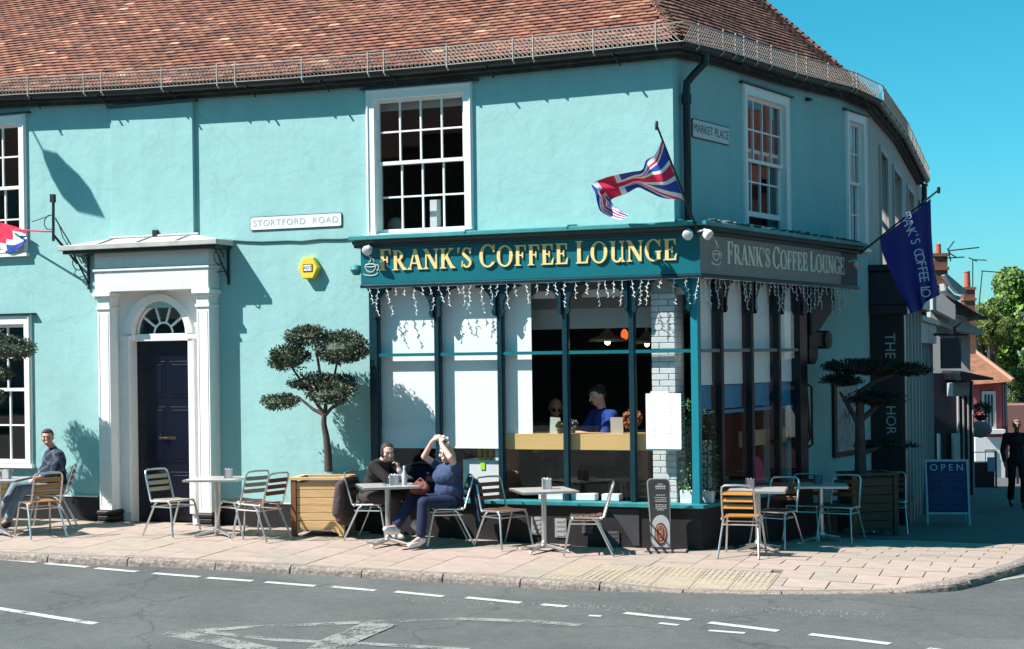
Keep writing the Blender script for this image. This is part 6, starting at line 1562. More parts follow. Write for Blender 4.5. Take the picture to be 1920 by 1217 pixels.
# window counter
cz = fxz(1070, 843, .0)[1]; czt = fxz(1070, 818, 0.0)[1]
t = thing('window_counter', 'pale timber counter along the inside of the shop window', 'counter', (fp(945, 830, .0).x, .0, .12))
xe = fp(1212, 830, 0).x-t.location.x
b = MB(); b.box(0, xe, -.02, .02, cz-.12, czt-.12); b.build('counter_front', mat('pale_ash_board', (.62, .40, .15), .5, var=.08, vscale=3, stretch=(.3, 1, 6)), t)
b = MB(); b.box(0, xe, -.02, .42, czt-.119, czt-.09); b.build('counter_top', MATS['pale_ash_board'], t)
b = MB(); b.box(0, .05, .0, .40, 0, cz-.121); b.build('side_panel', mat('reddish_panel', (.20, .075, .04), .6, var=.2, vscale=5), t); b = MB(); b.box(xe-.18, xe, .03, .40, 0, cz-.121); b.build('side_panel', MATS['reddish_panel'], t)
# ceiling beam, hanging lamps
b = MB(); b.box(-3.9, -.1, .31, .55, 2.72, 2.968); tag(b.build('ceiling_beam', mat('grey_white_beam', (.42, .42, .41), .8)), 'pale grey beam across the cafe ceiling just inside the window', 'beam')
def lamp(label, x, y, Y, k=1.0):
    p = fp(x, y, Y); t = thing('pendant_lamp', label, 'pendant lamp', p, 0, 'pendant lamps over the counter')
    b = MB(); b.tube([(0, 0, .24*k), (0, 0, 2.96-p.z)], .006, 5); b.build('cord', black, t)
    b = MB(); b.lathe((0, 0, 0), [(.24*k, -.03), (.235*k, 0), (.10*k, .05), (.06*k, .10), (.025*k, .14), (.02*k, .24)], 20); b.build('lamp_shade', mat('cream_enamel', (.45, .42, .37), .35), t, smooth=True)
    b = MB(); b.ell((0, 0, -.04), .035*k); b.build('bulb', mat('warm_bulb', (1, .62, .25), .5, emis=9), t, smooth=True)
lamp('cream enamel pendant lamp with lit bulb above the man in blue', 1139, 636, .95)
lamp('second pendant lamp partly hidden by the brick pier', 1213, 640, 1.2, .9)
b = MB(); p = fp(1171, 628, 1.6); b.ell((0, 0, 0), (.05, .05, .08)); tag(b.build('amber_lamp', mat('amber_glass', (1, .16, .03), .4, emis=.6), loc=p, smooth=True), 'small amber glass lamp glowing deep in the cafe', 'lamp')
for i, (xa, xc, y_) in enumerate(((998, 1043, 556), (1092, 1168, 553), (1218, 1292, 549))):
    a, z_ = fxz(xa, y_, .12); c = fp(xc, y_, .12).x; b = MB(); b.prism([(a, z_-.03), (c, z_-.03), (c, z_+.03), (c-.05, z_+.06), (a+.08, z_+.06), (a, z_)], -.0+.10, .16)
    tag(b.build('ceiling_light', mat('bright_white_case', (.85, .85, .84), .5)), ['white light fitting at the top of the third window bay', 'white light fitting at the top of the fourth window bay', 'white light fitting above the brick pier'][i], 'light')
# cabinet and sofa behind the first panes
b = MB(); a, z1_ = fxz(868, 862, .12); c, _ = fxz(936, 862, .12)
t = thing('white_cabinet', 'white serving cabinet under the second blind with yellow bottles on it', 'cabinet', (a, .12, .12))
wc = c-a; b.box(0, wc, 0, .5, 0, z1_-.12); b.build('carcass', fabric_white, t)
b = MB(); b.box(wc-.03, wc+.03, -.05, .5, z1_-.12, z1_+.2); b.build('end_post', fabric_white, t)
b = MB(); x_, z_ = fxz(905, 873, .11); b.box(x_-a-.03, x_-a+.03, -.012, -.001, z_-.12-.05, z_-.12+.05); b.build('lime_label', mat('lime_label', (.45, .75, .03), .6), t)
for i, px in enumerate((900, 910, 920)):
    x_, z_ = fxz(px, 860, .2); b = MB(); b.lathe((0, 0, 0), [(.028, 0), (.03, .12), (.012, .17), (.010, .21)], 10)
    tag(b.build('sauce_bottle', mat('mustard_bottle', (.62, .42, .10), .4), loc=(x_, .2, z1_+.002), smooth=True), ['leftmost mustard yellow bottle on the white cabinet', 'middle mustard yellow bottle on the white cabinet', 'rightmost mustard yellow bottle on the white cabinet'][i], 'bottle', 'yellow bottles on the cabinet')
b = MB(); b.box(fp(868, 845, .5).x, fp(930, 845, .5).x, .5, .53, 1.05, 1.45); tag(b.build('shelf_back', mat('dim_shelf', (.07, .05, .045), .8)), 'dim shelf behind the yellow bottles', 'shelf')
t = thing('blue_sofa', 'curved dark blue upholstered seat inside the window behind the two women', 'sofa', (fp(790, 900, .45).x, .45, .12))
b = MB(); n = 14; P = [(-.45, .0), (.45, .0)]+[(.45*math.cos(math.pi*k/n), .45+.42*math.sin(math.pi*k/n)) for k in range(n+1)]; b.prism(P, -.0, .12); b.build('backrest', mat('navy_velvet', (.012, .015, .06), .8, var=.3), t, bevel=.03)
b = MB(); b.box(-.5, .5, -.4, -.001, .2, .42); b.build('seat', MATS['navy_velvet'], t, bevel=.04)
b = MB(); P = [(.47*math.cos(math.pi*k/n), -.02, .45+.44*math.sin(math.pi*k/n)) for k in range(n+1)]; b.tube(P, .012, 6); b.build('piping', mat('grey_piping', (.2, .22, .3), .7), t)
a, z1_ = fxz(705, 838, YB-.02); c, z0_ = fxz(745, 868, YB-.02); b = MB(); b.box(fp(722, 850, YB).x, fp(740, 850, YB).x, YB-.02, YB-.01, z0_+.02, z0_+.08); tag(b.build('gold_label', mat('dull_gold', (.4, .33, .1), .5)), 'small gold label inside the first window above the woman in black', 'label')
# white boxes lined up on the window board, flower pots
for i, (xa, xc) in enumerate(((1012, 1058), (1068, 1118), (1130, 1163))):
    a, z0_ = fxz(xa, 947, -.02); c = fp(xc, 947, -.02).x; b = MB(); b.box(a, c, -.06, .08, ZS+.002, ZS+.085); tag(b.build('white_box', fabric_white, bevel=.006), ['leftmost white box on the window board', 'widest white box in the middle of the window board', 'small white box at the right of the window board'][i], 'box', 'white boxes on the window board')
# menu in a white frame on the glass by the pier
a, z1_ = fxz(1211, 738, -DJ-.05); c, z0_ = fxz(1278, 842, -DJ-.05)
t = thing('menu_board', 'white menu board with two columns of faint print fixed by the corner post', 'menu board', ((a+c)/2, -DJ-.03, (z0_+z1_)/2)); w = (c-a)/2; h = (z1_-z0_)/2
b = MB(); b.box(-w, w, -.03, 0, -h, h); b.box(-w+.06, w*.3, -.028, 0, h, h+.025); b.build('board', mat('bright_white_sheet', (.86, .87, .87), .5), t)
b = MB(); b.box(-w, w, -.034, 0, -h-.02, -h-.001); b.build('lower_edge', mat('blue_teal_edge', (.02, .16, .25), .5), t)
b = MB(); RR = random.Random(12); 
for col_ in (-w*.55, w*.42):
    z = h-.10
    while z > -h+.06: l = RR.uniform(.02, .07); b.box(col_-l/2+RR.uniform(-.01, .01), col_+l/2, -.0325, -.0305, z, z+.006); z -= RR.choice((.02, .02, .045))
b.build('menu_print', mat('faint_grey_print', (.60, .63, .66), .8), t, kind='stuff')
# plants in the corner
def bushy(label, x, y0, y1, Y, w, seed, cat='plant', mats=None, potm=None):
    RR = random.Random(seed); xb, zb = fxz(x, y1, Y); zt = fxz(x, y0, Y)[1]; base = Vector((xb, Y, zb)); t = thing('potted_plant', label, cat, base)
    b = MB(); ph = .20; b.prism([(-w*.55, 0), (w*.55, 0), (w*.62, ph), (-w*.62, ph)], -w*.4, w*.4); b.build('pot', potm or fabric_white, t, bevel=.01)
    b = MB()
    for i in range(420):
        z = ph+RR.random()*(zt-zb-ph); q_ = (z-ph)/(zt-zb-ph); r_ = w*(1.0-.55*q_)*RR.random()**.5; a_ = RR.random()*6.28; c_ = Vector((r_*math.cos(a_), r_*math.sin(a_)*.7, z))
        d = Vector((math.cos(a_), math.sin(a_), RR.uniform(-.9, .5))).normalized(); u = d.cross(UP).normalized(); l = RR.uniform(.03, .07)
        u = Matrix.Rotation(RR.uniform(-1, 1), 3, d) @ u
        b.add([c_, c_+d*l*.5+u*l*.3, c_+d*l, c_+d*l*.5-u*l*.3], [(0, 1, 2, 3)], RR.randrange(2))
    b.build('leaves', mats or [mat('fern_green', (.02, .085, .025), .5), mat('fern_light', (.05, .16, .04), .5)], t); b = MB(); b.tube([(0, 0, ph), (.01, 0, (zt-zb)*.8)], .008, 5); b.build('stem', bark, t)
bushy('leafy green plant in a white pot between the pier and the corner post', 1289, 748, 950, -.02, .13, 1)
bushy('second green plant seen through the first Market Place pane', 1327, 770, 950, .12, .13, 2)
# things standing on the counter
ct = czt+.03
def pos(x, Y): return Vector((fp(x, 815, Y).x, Y, ct))
b = MB(); b.prism([(-.09, 0), (.06, 0), (.05, .19), (-.08, .2)], -.01, .01); tag(b.build('menu_card', mat('pale_green_card', (.38, .48, .42), .7), loc=pos(1044, .15)), 'pale green card standing on the counter before the bald man', 'card')
b = MB(); b.prism([(-.07, 0), (.09, 0), (.085, .2), (-.075, .2)], -.01, .01); tag(b.build('menu_card', mat('beige_card', (.40, .35, .30), .7), loc=pos(1156, .12)), 'beige card standing on the counter before the man in blue', 'card')
def posy(label, x, Y, r, n, mats, seed, nm='flowers'):
    RR = random.Random(seed); t = thing(nm, label, 'flowers', pos(x, Y)); b = MB(); b.lathe((0, 0, 0), [(.03, 0), (.045, .06), (.035, .07)], 10); b.build('vase', mat('dark_pot', (.1, .05, .04), .5), t, smooth=True)
    b = MB()
    for i in range(n):
        v = Vector((RR.gauss(0, 1), RR.gauss(0, .7), RR.gauss(.2, 1))).normalized(); c_ = Vector((0, 0, .07+r*.8))+Vector((v.x*r, v.y*r*.7, v.z*r*.95))*RR.uniform(.55, 1); k = RR.uniform(.018, .034)
        for q_ in range(3): d = Vector((RR.gauss(0, 1), RR.gauss(0, 1), RR.gauss(0, 1))).normalized(); u = d.orthogonal().normalized(); b.add([c_-u*k, c_+d.cross(u)*k*.8, c_+u*k, c_-d.cross(u)*k*.8], [(0, 1, 2, 3)], RR.randrange(len(mats)))
    b.build('petals', mats, t)
posy('large bunch of orange dried flowers on the counter by the pier', 1187, .12, .135, 130, [mat('orange_petal', (.55, .17, .05), .8), mat('rust_petal', (.3, .07, .03), .8), mat('peach_petal', (.65, .33, .18), .8)], 1)
posy('small white flowers with green leaves on the counter between the two men', 1074, .14, .06, 40, [mat('white_petal', (.5, .52, .52), .8), mat('dark_green_leaf', (.03, .07, .03), .8)], 2)
posy('small green plant with yellow flowers beside the green card', 1050, .05, .045, 26, [MATS['dark_green_leaf'], mat('sap_leaf', (.12, .22, .08), .7), mat('yellow_petal', (.6, .4, .08), .8)], 3)
# two men inside
def torso_person(label, x, y, Y, yaw, pitch, topm, sk, hf, fkw, k=1.0, lean=0):
    p = fp(x, y, Y); KS = 1.14; base = Vector((p.x, Y, p.z-1.20*KS))
    J = dict(pelvis=(0, -.1, .52), chest=(0, -.04, .86), neck=(0, .0, 1.05), head=(0, .05, 1.20), shL=(-.21, -.02, .98), shR=(.21, -.02, .98), elL=(-.25, .12, .74), elR=(.25, .12, .74), wrL=(-.10, .34, .80), wrR=(.10, .34, .80),
             hipL=(-.1, 0, .52), hipR=(.1, 0, .52), knL=(-.12, .42, .54), knR=(.12, .42, .54), anL=(-.12, .46, .12), anR=(.12, .46, .12), toL=(-.12, .6, .05), toR=(.12, .6, .05),
             _head=(0, rad(pitch), 0), _hdL=(.5, .8, 0), _hnL=(0, 0, -1), _hdR=(-.5, .8, 0), _hnR=(0, 0, -1))
    t = person(label, base, yaw, J, sk, topm, darkcloth, shoedark, hf, fkw, sleeve=.45, headk=k, voxel=.009); t.scale = (KS, KS, KS); return t
def stool(label, x, Y):
    t = thing('bar_stool', label, 'stool', (fp(x, 900, Y).x, Y, .12)); b = MB(); b.lathe((0, 0, 0), [(.16, .66), (.17, .69), (.165, .70)], 16); wd_ = mat('pale_stool_wood', (.33, .27, .22), .6); b.build('seat', wd_, t, smooth=True)
    for k in range(4): a_ = math.pi/4+k*math.pi/2; b = MB(); b.tube([(.10*math.cos(a_), .10*math.sin(a_), .66), (.19*math.cos(a_), .19*math.sin(a_), 0)], .018, 6); b.build('leg', wd_, t)
    b = MB(); b.tube([(.15*math.cos(a_), .15*math.sin(a_), .28) for a_ in [math.pi/4+k*math.pi/2 for k in range(4)]], .010, 5, closed=True); b.build('foot_ring', wd_, t)
torso_person('bald man in dark glasses looking down inside the shop window', 1040, 765, .85, head_rot(.15, -1), -22, darkcloth, skin_dim, None, dict(glasses=True))
torso_person('man with dark hair in a blue T-shirt seen from the side inside the window', 1128, 742, .70, head_rot(-.90, -.42), -18, mat('royal_blue_tshirt', (.008, .04, .24), .9, var=.15), skin_pale, hair_short(blackhair, 1.04), {})
stool('pale wooden bar stool under the counter', 1157, .75)
# furniture seen through the side panes
t = thing('pink_chair', 'pink shell chair seen through the Market Place window', 'chair', SD*2.35-SN*.12+UP*.12, SIDE_ROT+3.0)
b = MB(); b.prism([(-.22, .42), (.22, .42), (.24, .6), (.20, .80), (.1, .88), (-.1, .88), (-.20, .80), (-.24, .6)], -.02, .02); b.build('backrest', mat('pink_plastic', (.85, .06, .18), .5), t, bevel=.01); b = MB(); b.box(-.22, .22, -.42, -.021, .40, .43); b.build('seat', MATS['pink_plastic'], t, bevel=.01)
for sx_ in (-1, 1):
    for sy in (0, 1): b = MB(); b.tube([(sx_*.17, -.08-sy*.28, .40), (sx_*.2, -.04-sy*.36, 0)], .012, 6); b.build('leg', alu, t)
b = MB(); b.box(1.5, 3.0, -.12, -.08, 1.18, 1.38); tag(b.build('side_counter', mat('tan_board', (.45, .30, .15), .6), rotz=SIDE_ROT), 'tan timber board crossing the Market Place window at counter height', 'counter')
t = thing('white_chair', 'pale chair seen through the second Market Place pane', 'chair', SD*.62-SN*.05+UP*.3, SIDE_ROT); b = MB(); b.box(-.03, .42, .0, .03, .3, 1.0); b.build('backrest', mat('dim_white', (.38, .38, .36), .7), t, bevel=.01)
for x_ in (0, .38): b = MB(); b.box(x_-.02, x_+.02, 0, .03, -.15, .3); b.build('leg', MATS['dim_white'], t)

# scroll corbel, handle and notice on the Market Place wall past the bay
sc0 = S_BAY+.03; ob = -DJ-SOF
b = MB(); b.prism([(sc0, 2.1+.9), (sc0+.02, ZF0-.06), (sc0+.80, ZF0-.06), (sc0+.84, ZF0-.2), (sc0+.78, ZF0-.36), (sc0+.5, 2.82), (sc0+.32, 2.70), (sc0, 2.62)], -.34, .0)
b.lathe((0, 0, 0), [(.01, -.0)], 3) if False else None
cor = b.build('corbel', mat('black_corbel', (.006, .007, .010), .5), BLD, rotz=SIDE_ROT, bevel=.02)
b = MB(); b.lathe((sc0+.60, -.17, 2.56), [(.05, .17), (.13, .16), (.13, -.16), (.05, -.17)], 18, axis='y'); b.box(sc0, sc0+.6, -.30, -.0, 2.47, 2.66); b.lathe((sc0+.18, -.15, 2.38), [(.16, .13), (.16, -.13)], 16, axis='y'); b.build('scroll', MATS['black_corbel'], cor)
b = MB(); b.box(sc0+.05, sc0+.22, -.12, 0, .1, 2.4); b.build('door_post', mat('near_black_joinery', (0, 0, 0)), BLD, rotz=SIDE_ROT)
b = MB(); b.tube([(sc0+.42, -.06, 1.95), (sc0+.42, -.14, 1.9), (sc0+.42, -.14, 1.1), (sc0+.42, -.06, 1.05)], .018, 8); b.tube([(sc0+.22, -.05, 2.3), (sc0+.22, -.13, 2.2), (sc0+.3, -.16, 1.2), (sc0+.22, -.05, 1.0)], .02, 8); b.build('long_handle', black, BLD, rotz=SIDE_ROT, smooth=True)
a, z1_ = sp(1562, 715, .03); c, z0_ = sp(1606, 852, .03)
t = thing('notice_case', 'black framed notice case on the turquoise wall behind the dark tree', 'notice board', SD*((a+c)/2)+UP*((z0_+z1_)/2), SIDE_ROT); w, h = (c-a)/2, (z1_-z0_)/2
b = MB(); b.box(-w, w, -.05, 0, -h, h); b.build('case', black, t, bevel=.008); b = MB(); b.box(-w+.08, w-.06, -.056, -.051, -h+.08, h-.08); b.build('poster', mat('grey_poster', (.34, .34, .34), .8, var=.3, vscale=7), t)
text_obj('M', .3, mat('poster_grey_print', (.1, .1, .11), .8), t, (.02, -.058, .0), (rad(90), 0, 0), 'lettering', .0004)
b = MB(); b.box(-.05, .05, -.06, 0, -.02, .02); tag(b.build('hook', iron, loc=hit(1513, 187, SN, .01), rotz=SIDE_ROT), 'small iron hook high on the Market Place wall between the windows', 'hook')

# ================================================================ along Market Place
cream = mat('cream_render', (.50, .46, .42), .9, var=.05, vscale=2, bump=.3, bscale=30, dirt=.2, dscale=1.5, dcol=(.36, .33, .3))
shopblk = mat('black_shopfront', (.009, .010, .020), .4, var=.3, vscale=4)
palej = mat('pale_joinery', (.42, .42, .42), .6)
t = FB = thing('cream_terrace', 'cream rendered terrace continuing past the turquoise building with black shopfronts below', 'building', FAR0, FAR_ROT)
b = MB(); 
wn_ = []
for xa, xc in ((1648, 1661), (1673, 1687), (1699, 1710), (1721, 1729)):
    a = farp(xa, 300, 0)[0]; c = farp(xc, 300, 0)[0]; wn_.append((a, c, 3.9 if a < 2 else 3.6, 5.75))
print('far wins', wn_)
wn_ = [(max(.25, a), max(a+.5, c), e, f_) for a, c, e, f_ in wn_]
wall_panel(b, .0, FAR_L, -1.6, 6.25, [w for w in wn_], th=.3, mi=0, mi_in=1); b.box(FAR_L, FAR_L+.01, 0, 6, -1.6, 6.3); b.build('wall', [cream, room], t)
b = MB(); b.box(.0, FAR_L, .31, 5, 3.3, 3.4); b.box(0, FAR_L, 3, 3.1, -1.6, 6.2); b.build('inner_wall', room, t)
for (a, c, e, f_) in wn_:
    b = MB(); b.box(a-.08, a, -.04, .02, e-.05, f_+.08); b.box(c, c+.08, -.04, .02, e-.05, f_+.08); b.box(a, c, -.04, .02, f_, f_+.08); b.box(a, c, .08, .12, (e+f_)/2-.03, (e+f_)/2+.03); b.box((a+c)/2-.015, (a+c)/2+.015, .08, .12, e, f_); w = b.build('window', palej, t)
    b = MB(); b.add([(a, .10, e), (c, .10, e), (c, .10, f_), (a, .10, f_)], [(0, 1, 2, 3)]); b.build('pane', glass_up, w)
# black shopfront projecting at the near end
SP = .52
b = MB(); b.box(.22, .62, -SP, -.0, -1.2, 3.1); b.build('pilaster', shopblk, t, bevel=.01)
b = MB(); b.box(.12, 4.9, -SP-.12, 0, 3.1, 3.62); b.box(.04, 5.0, -SP-.2, 0, 3.62, 3.72); b.box(.08, .6, -SP-.06, -.0, 2.95, 3.098); b.build('shop_fascia', shopblk, t, bevel=.01)
b = MB(); b.box(.205, .219, -SP+.06, -.06, -.35, 2.92); b.build('side_panel', mat('panel_black', (.006, .007, .012), .5), t)
def side_text(tx, z, size, rot=True):
    o = text_obj(tx, size, mat('side_lettering', (.40, .40, .40), .8), t, (.203, -.30, z), (0, 0, 0), 'lettering', .0006)
    # panel faces the camera: its outward normal is -x of the terrace; letters read downwards
    o.matrix_local = Matrix(((0, 0, -1, .203), (0, -1, 0, -.30), (-1, 0, 0, z), (0, 0, 0, 1)))
side_text('THE', 2.47, .22); side_text('HOR', 1.33, .21); side_text('CO', .35, .22)
for x_ in (1.1, 1.9, 2.7, 3.5, 4.3):
    b = MB(); b.box(x_-.05, x_+.05, -SP, -SP+.1, -.7, 3.1); b.build('mullion', palej, t)
b = MB(); b.box(.62, 4.9, -SP+.02, -SP+.06, -1.2, -.05); b.build('stall_board', shopblk, t)
for x_ in (.62, 1.1, 1.9, 2.7, 3.5): b = MB(); b.add([(x_, -SP+.05, -.05), (x_+.8, -SP+.05, -.05), (x_+.8, -SP+.05, 3.1), (x_, -SP+.05, 3.1)], [(0, 1, 2, 3)]); b.build('pane', glass_up, t)
for i, (x0, x1) in enumerate(((5.1, 8.0), (8.1, 11.0))):
    b = MB(); b.box(x0, x1, -.42, 0, 2.55, 2.95); b.box(x0-.05, x1+.05, -.5, 0, 2.95, 3.05); b.build('shop_fascia', [palej, shopblk][0], t)
    b = MB(); b.box(x0+.02, x1, -.16, -.02, -1.6, 2.55); b.build('shop_back', shopblk, t)
    for k in range(6): xx = x0+(x1-x0)*k/5; b = MB(); b.box(xx-.03, xx+.03, -.34, -.28, -1.5, 2.55); b.build('mullion', palej, t)
b = MB(); b.prism([(0, 0), (.5, 0), (.5, .62), (.1, .5)], -SP-.02, -SP+.05); 
for v_ in range(len(b.v)): x_, y_, z_ = b.v[v_]; b.v[v_] = (x_+4.7, y_, z_-.78)
b.build('step_board', mat('blue_grey_step', (.05, .09, .12), .8), t)
# rainwater pipe end
b = MB(); P = [FAR0+FAR_D*FAR_L+FAR_N*(EO)+UP*(ek[-1][1]+.02), FAR0+FAR_D*FAR_L+FAR_N*(EO-.0)+UP*(ek[-1][1]-.3), FAR0+FAR_D*FAR_L+FAR_N*.1+UP*(ek[-1][1]-.6), FAR0+FAR_D*FAR_L+FAR_N*.1+UP*2.8]; b.tube(P, .06, 8); b.build('downpipe', gutterm, BLD, smooth=True)

# ---- helper: box building facing the street, placed from points seen along the street
brickm = mat('far_brick', (.20, .085, .06), .9, var=.3, vscale=3, bump=.3, bscale=12)
greyw = mat('grey_white_render', (.42, .42, .43), .9, var=.05)
def facing(nm, label, cat, x0, x1, ybase, depthm, fn):
    A = deep(x0, ybase, depthm); B_ = deep(x1, ybase, depthm); t = thing(nm, label, cat, A, math.atan2((B_-A).y, (B_-A).x)); s_ = depthm/F_PX; fn(t, s_, A); return t
def V_(x, y, x0, yb, s_): return ((x-x0)*s_, (yb-y)*s_)
def poly_part(t, name, pts, x0, yb, s_, y0, y1, M_, **k): b = MB(); b.prism([V_(x, y, x0, yb, s_) for x, y in pts], y0, y1); return b.build(name, M_, t, **k)
GX = -1
# white house with stepped eaves, dormer box and hanging sign
def f1(t, s_, A):
    P = lambda n, pts, y0, y1, M_: poly_part(t, n, pts, 1735, 960, s_, y0, y1, M_)
    P('wall', [(1735, 960), (1823, 960), (1823, 604), (1770, 566), (1735, 545)], 0, 6, greyw)
    P('eave', [(1735, 576), (1745, 574), (1832, 622), (1832, 630), (1790, 622), (1735, 596)], -.7, -.02, palej)
    P('roof', [(1770, 540), (1780, 560), (1836, 596), (1836, 602), (1822, 602), (1770, 572)], -.5, 6, mat('dark_roof', (.06, .035, .03), .9, var=.3, vscale=4))
    P('dormer_box', [(1733, 562), (1747, 555), (1770, 575), (1770, 603), (1733, 583)], -1.2, -.71, greyw)
    P('bargeboard', [(1757, 520), (1761, 518), (1795, 548), (1793, 555), (1782, 553)], -1.0, -.6, palej)
    P('bargeboard', [(1756, 535), (1775, 556), (1788, 560), (1784, 566), (1758, 548)], -.9, -.5, greyw)
    P('gutter', [(1778, 582), (1800, 592), (1836, 597), (1836, 603), (1800, 600), (1778, 590)], -.9, -.71, gutterm)
    for k in range(4): P('mullion', [(1792+k*9, 930), (1794.5+k*9, 930), (1794.5+k*9, 715), (1792+k*9, 715)], -.3, -.02, palej)
    P('shop_dark', [(1745, 955), (1820, 955), (1820, 700), (1745, 700)], -.2, -.01, shopblk)
    P('lit_panel', [(1779, 880), (1791, 880), (1791, 812), (1779, 812)], -.5, -.31, mat('white_panel', (.62, .62, .62), .7))
    P('lit_panel', [(1752, 890), (1755, 890), (1755, 812), (1752, 812)], -.5, -.31, MATS['white_panel'])
    P('canopy', [(1768, 700), (1770, 695), (1828, 708), (1828, 712), (1770, 712)], -1.6, -.02, shopblk)
    P('canopy_fascia', [(1768, 742), (1798, 740), (1800, 715), (1768, 718)], -1.0, -.5, palej)
facing('white_house', 'grey white house beyond the terrace with stepped eaves over a dark shop', 'house', 1735, 1823, 960, 38, f1)
def chimney(label, x0, x1, y0, y1, d, pot, grp='brick chimneys'):
    A = deep(x0, y1, d); B_ = deep(x1, y1, d); s_ = d/F_PX; t = thing('chimney', label, 'chimney', A, math.atan2((B_-A).y, (B_-A).x)); w = (x1-x0)*s_; h = (y1-y0)*s_
    b = MB(); b.box(.08*w, .92*w, 0, w*.8, -1.0, h*.98); st_ = b.build('stack', brickm, t)
    for q_ in (.28, .62, .92): b = MB(); b.box(0, w, -.04, w*.8+.04, h*q_, h*q_+.07*h); b.build('brick_course', mat('corbel_brick', (.27, .11, .07), .9), t)
    (px0, px1, py) = pot; b = MB(); r0 = (px1-px0)*s_/2; cx_ = ((px0+px1)/2-x0)*s_; b.lathe((cx_, w*.4, h), [(r0*1.1, 0), (r0*.95, (y0-py)*s_*.9), (r0*1.1, (y0-py)*s_*.92), (r0, (y0-py)*s_)], 12); b.build('chimney_pot', mat('terracotta_pot', (.45, .10, .06), .8), t, smooth=True)
    return t
chimney('banded brick chimney just right of the blue flag', 1750, 1780, 474, 560, 42, (1759, 1769, 457))
chimney('brick chimney with a tall red pot in front of the trees', 1806, 1831, 538, 606, 50, (1812, 1823, 508))
def aerial(label, pts_list, d):
    o0 = deep(*pts_list[0][0], d); t = thing('tv_aerial', label, 'aerial', o0)
    for P in pts_list: b = MB(); b.tube([deep(x, y, d)-o0 for x, y in P], .018, 5); b.build('rod', iron, t)
aerial('tv aerial with two long rods on the banded chimney', [[(1783, 490), (1778, 468), (1789, 452)], [(1780, 470), (1836, 464)], [(1772, 484), (1808, 482)], [(1776, 466), (1782, 476), (1792, 482)]], 42)
aerial('short aerial behind the red chimney pot', [[(1824, 540), (1824, 487)], [(1816, 483), (1832, 490)], [(1826, 487), (1850, 488)]], 50)
aerial('hooked aerial on a mast right of the red chimney pot', [[(1836, 570), (1842, 508)], [(1840, 508), (1878, 511)]], 50)
# hanging sign
o0 = deep(1782, 660, 33); t = thing('hanging_sign', 'black square hanging sign on a bracket off the white house', 'sign', o0); s_ = 33/F_PX
yawc = math.atan2(RGT.y, RGT.x); t.rotation_euler = (0, 0, yawc)
b = MB(); b.box(-18*s_, 19*s_, -.04, .04, -31*s_, 26*s_); b.build('board', shopblk, t); b = MB(); b.tube([(-30*s_, 0, 33*s_), (33*s_, 0, 33*s_)], .03, 6); b.tube([(-12*s_, 0, 26*s_), (-12*s_, 0, 33*s_)], .015, 4); b.tube([(12*s_, 0, 26*s_), (12*s_, 0, 33*s_)], .015, 4)
b.tube([(8*s_, 0, 33*s_), (8*s_, 0, 46*s_), (20*s_, .1, 54*s_), (20*s_, .3, 62*s_)], .04, 6); b.build('bracket', iron, t)
# tiled hipped house
tileb = mat('brown_plain_tiles', (.26, .115, .065), .9, var=.35, vscale=3, bump=.6, bscale=14, stretch=(1, 1, 3))
def f2(t, s_, A):
    P = lambda n, pts, y0, y1, M_: poly_part(t, n, pts, 1822, 930, s_, y0, y1, M_)
    P('side_wall', [(1822, 930), (1881, 930), (1881, 715), (1822, 715)], 0, 5, mat('red_pink_render', (.55, .11, .12), .9, var=.05))
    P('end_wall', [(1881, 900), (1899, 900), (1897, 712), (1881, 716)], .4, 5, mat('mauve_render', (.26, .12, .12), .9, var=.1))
    b = MB(); q_ = lambda x, y, yy: (*[(x-1822)*s_], yy, (930-y)*s_)
    b.add([q_(1800, 722, -.4), q_(1893, 716, -.4), q_(1822, 628, 2.2), q_(1800, 605, 2.2)], [(0, 1, 2, 3)]); r_ = b.build('roof', tileb, t)
    b = MB(); b.tube([q_(1895, 714, -.42), q_(1822, 626, 2.18)], .09, 6)
    b.build('hip_ridge', mat('ridge_tiles', (.42, .22, .15), .9), t)
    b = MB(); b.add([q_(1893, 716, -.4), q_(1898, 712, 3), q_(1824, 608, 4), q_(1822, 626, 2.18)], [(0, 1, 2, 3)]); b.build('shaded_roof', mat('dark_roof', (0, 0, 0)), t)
    P('roof_far', [(1836, 600), (1858, 606), (1878, 632), (1850, 640)], 3.2, 3.6, mat('mossy_tiles', (.24, .17, .06), .9, var=.4, vscale=4))
    P('dormer', [(1848, 642), (1876, 640), (1877, 674), (1866, 672)], 2.6, 3.1, mat('white_dormer', (.6, .62, .64), .8)); P('dormer_roof', [(1843, 642), (1846, 634), (1878, 634), (1876, 641)], 2.4, 3.3, MATS['dark_roof'])
    P('window', [(1843, 806), (1867, 806), (1867, 734), (1843, 734)], -.15, -.01, mat('white_window', (.72, .72, .72), .6))
    for k in range(3): P('pane', [(1846+k*6, 800), (1849+k*6, 800), (1849+k*6, 740), (1846+k*6, 740)], -.18, -.151, shopblk)
    P('ground_floor', [(1826, 930), (1881, 930), (1881, 820), (1826, 820)], -.25, -.02, mat('bright_white_render', (.74, .74, .74), .8)); P('string_course', [(1842, 813), (1880, 813), (1880, 805), (1842, 805)], -.4, -.02, MATS['bright_white_render'])
    P('shop_window', [(1843, 880), (1863, 880), (1863, 842), (1843, 842)], -.3, -.251, mat('grey_pane', (.2, .23, .27), .3)); P('curtain', [(1846, 880), (1860, 880), (1860, 846), (1846, 846)], -.33, -.301, mat('white_window', (0, 0, 0)))
    for k in range(3): P('timber', [(1883+k*5, 800), (1885+k*5, 800), (1885+k*5, 722), (1883+k*5, 722)], .3, .399, palej)
facing('red_house', 'red and white house with a brown hipped tile roof at the end of the street', 'house', 1822, 1899, 930, 56, f2)
b = MB(); A = deep(1898, 800, 75); B_ = deep(1960, 800, 75)
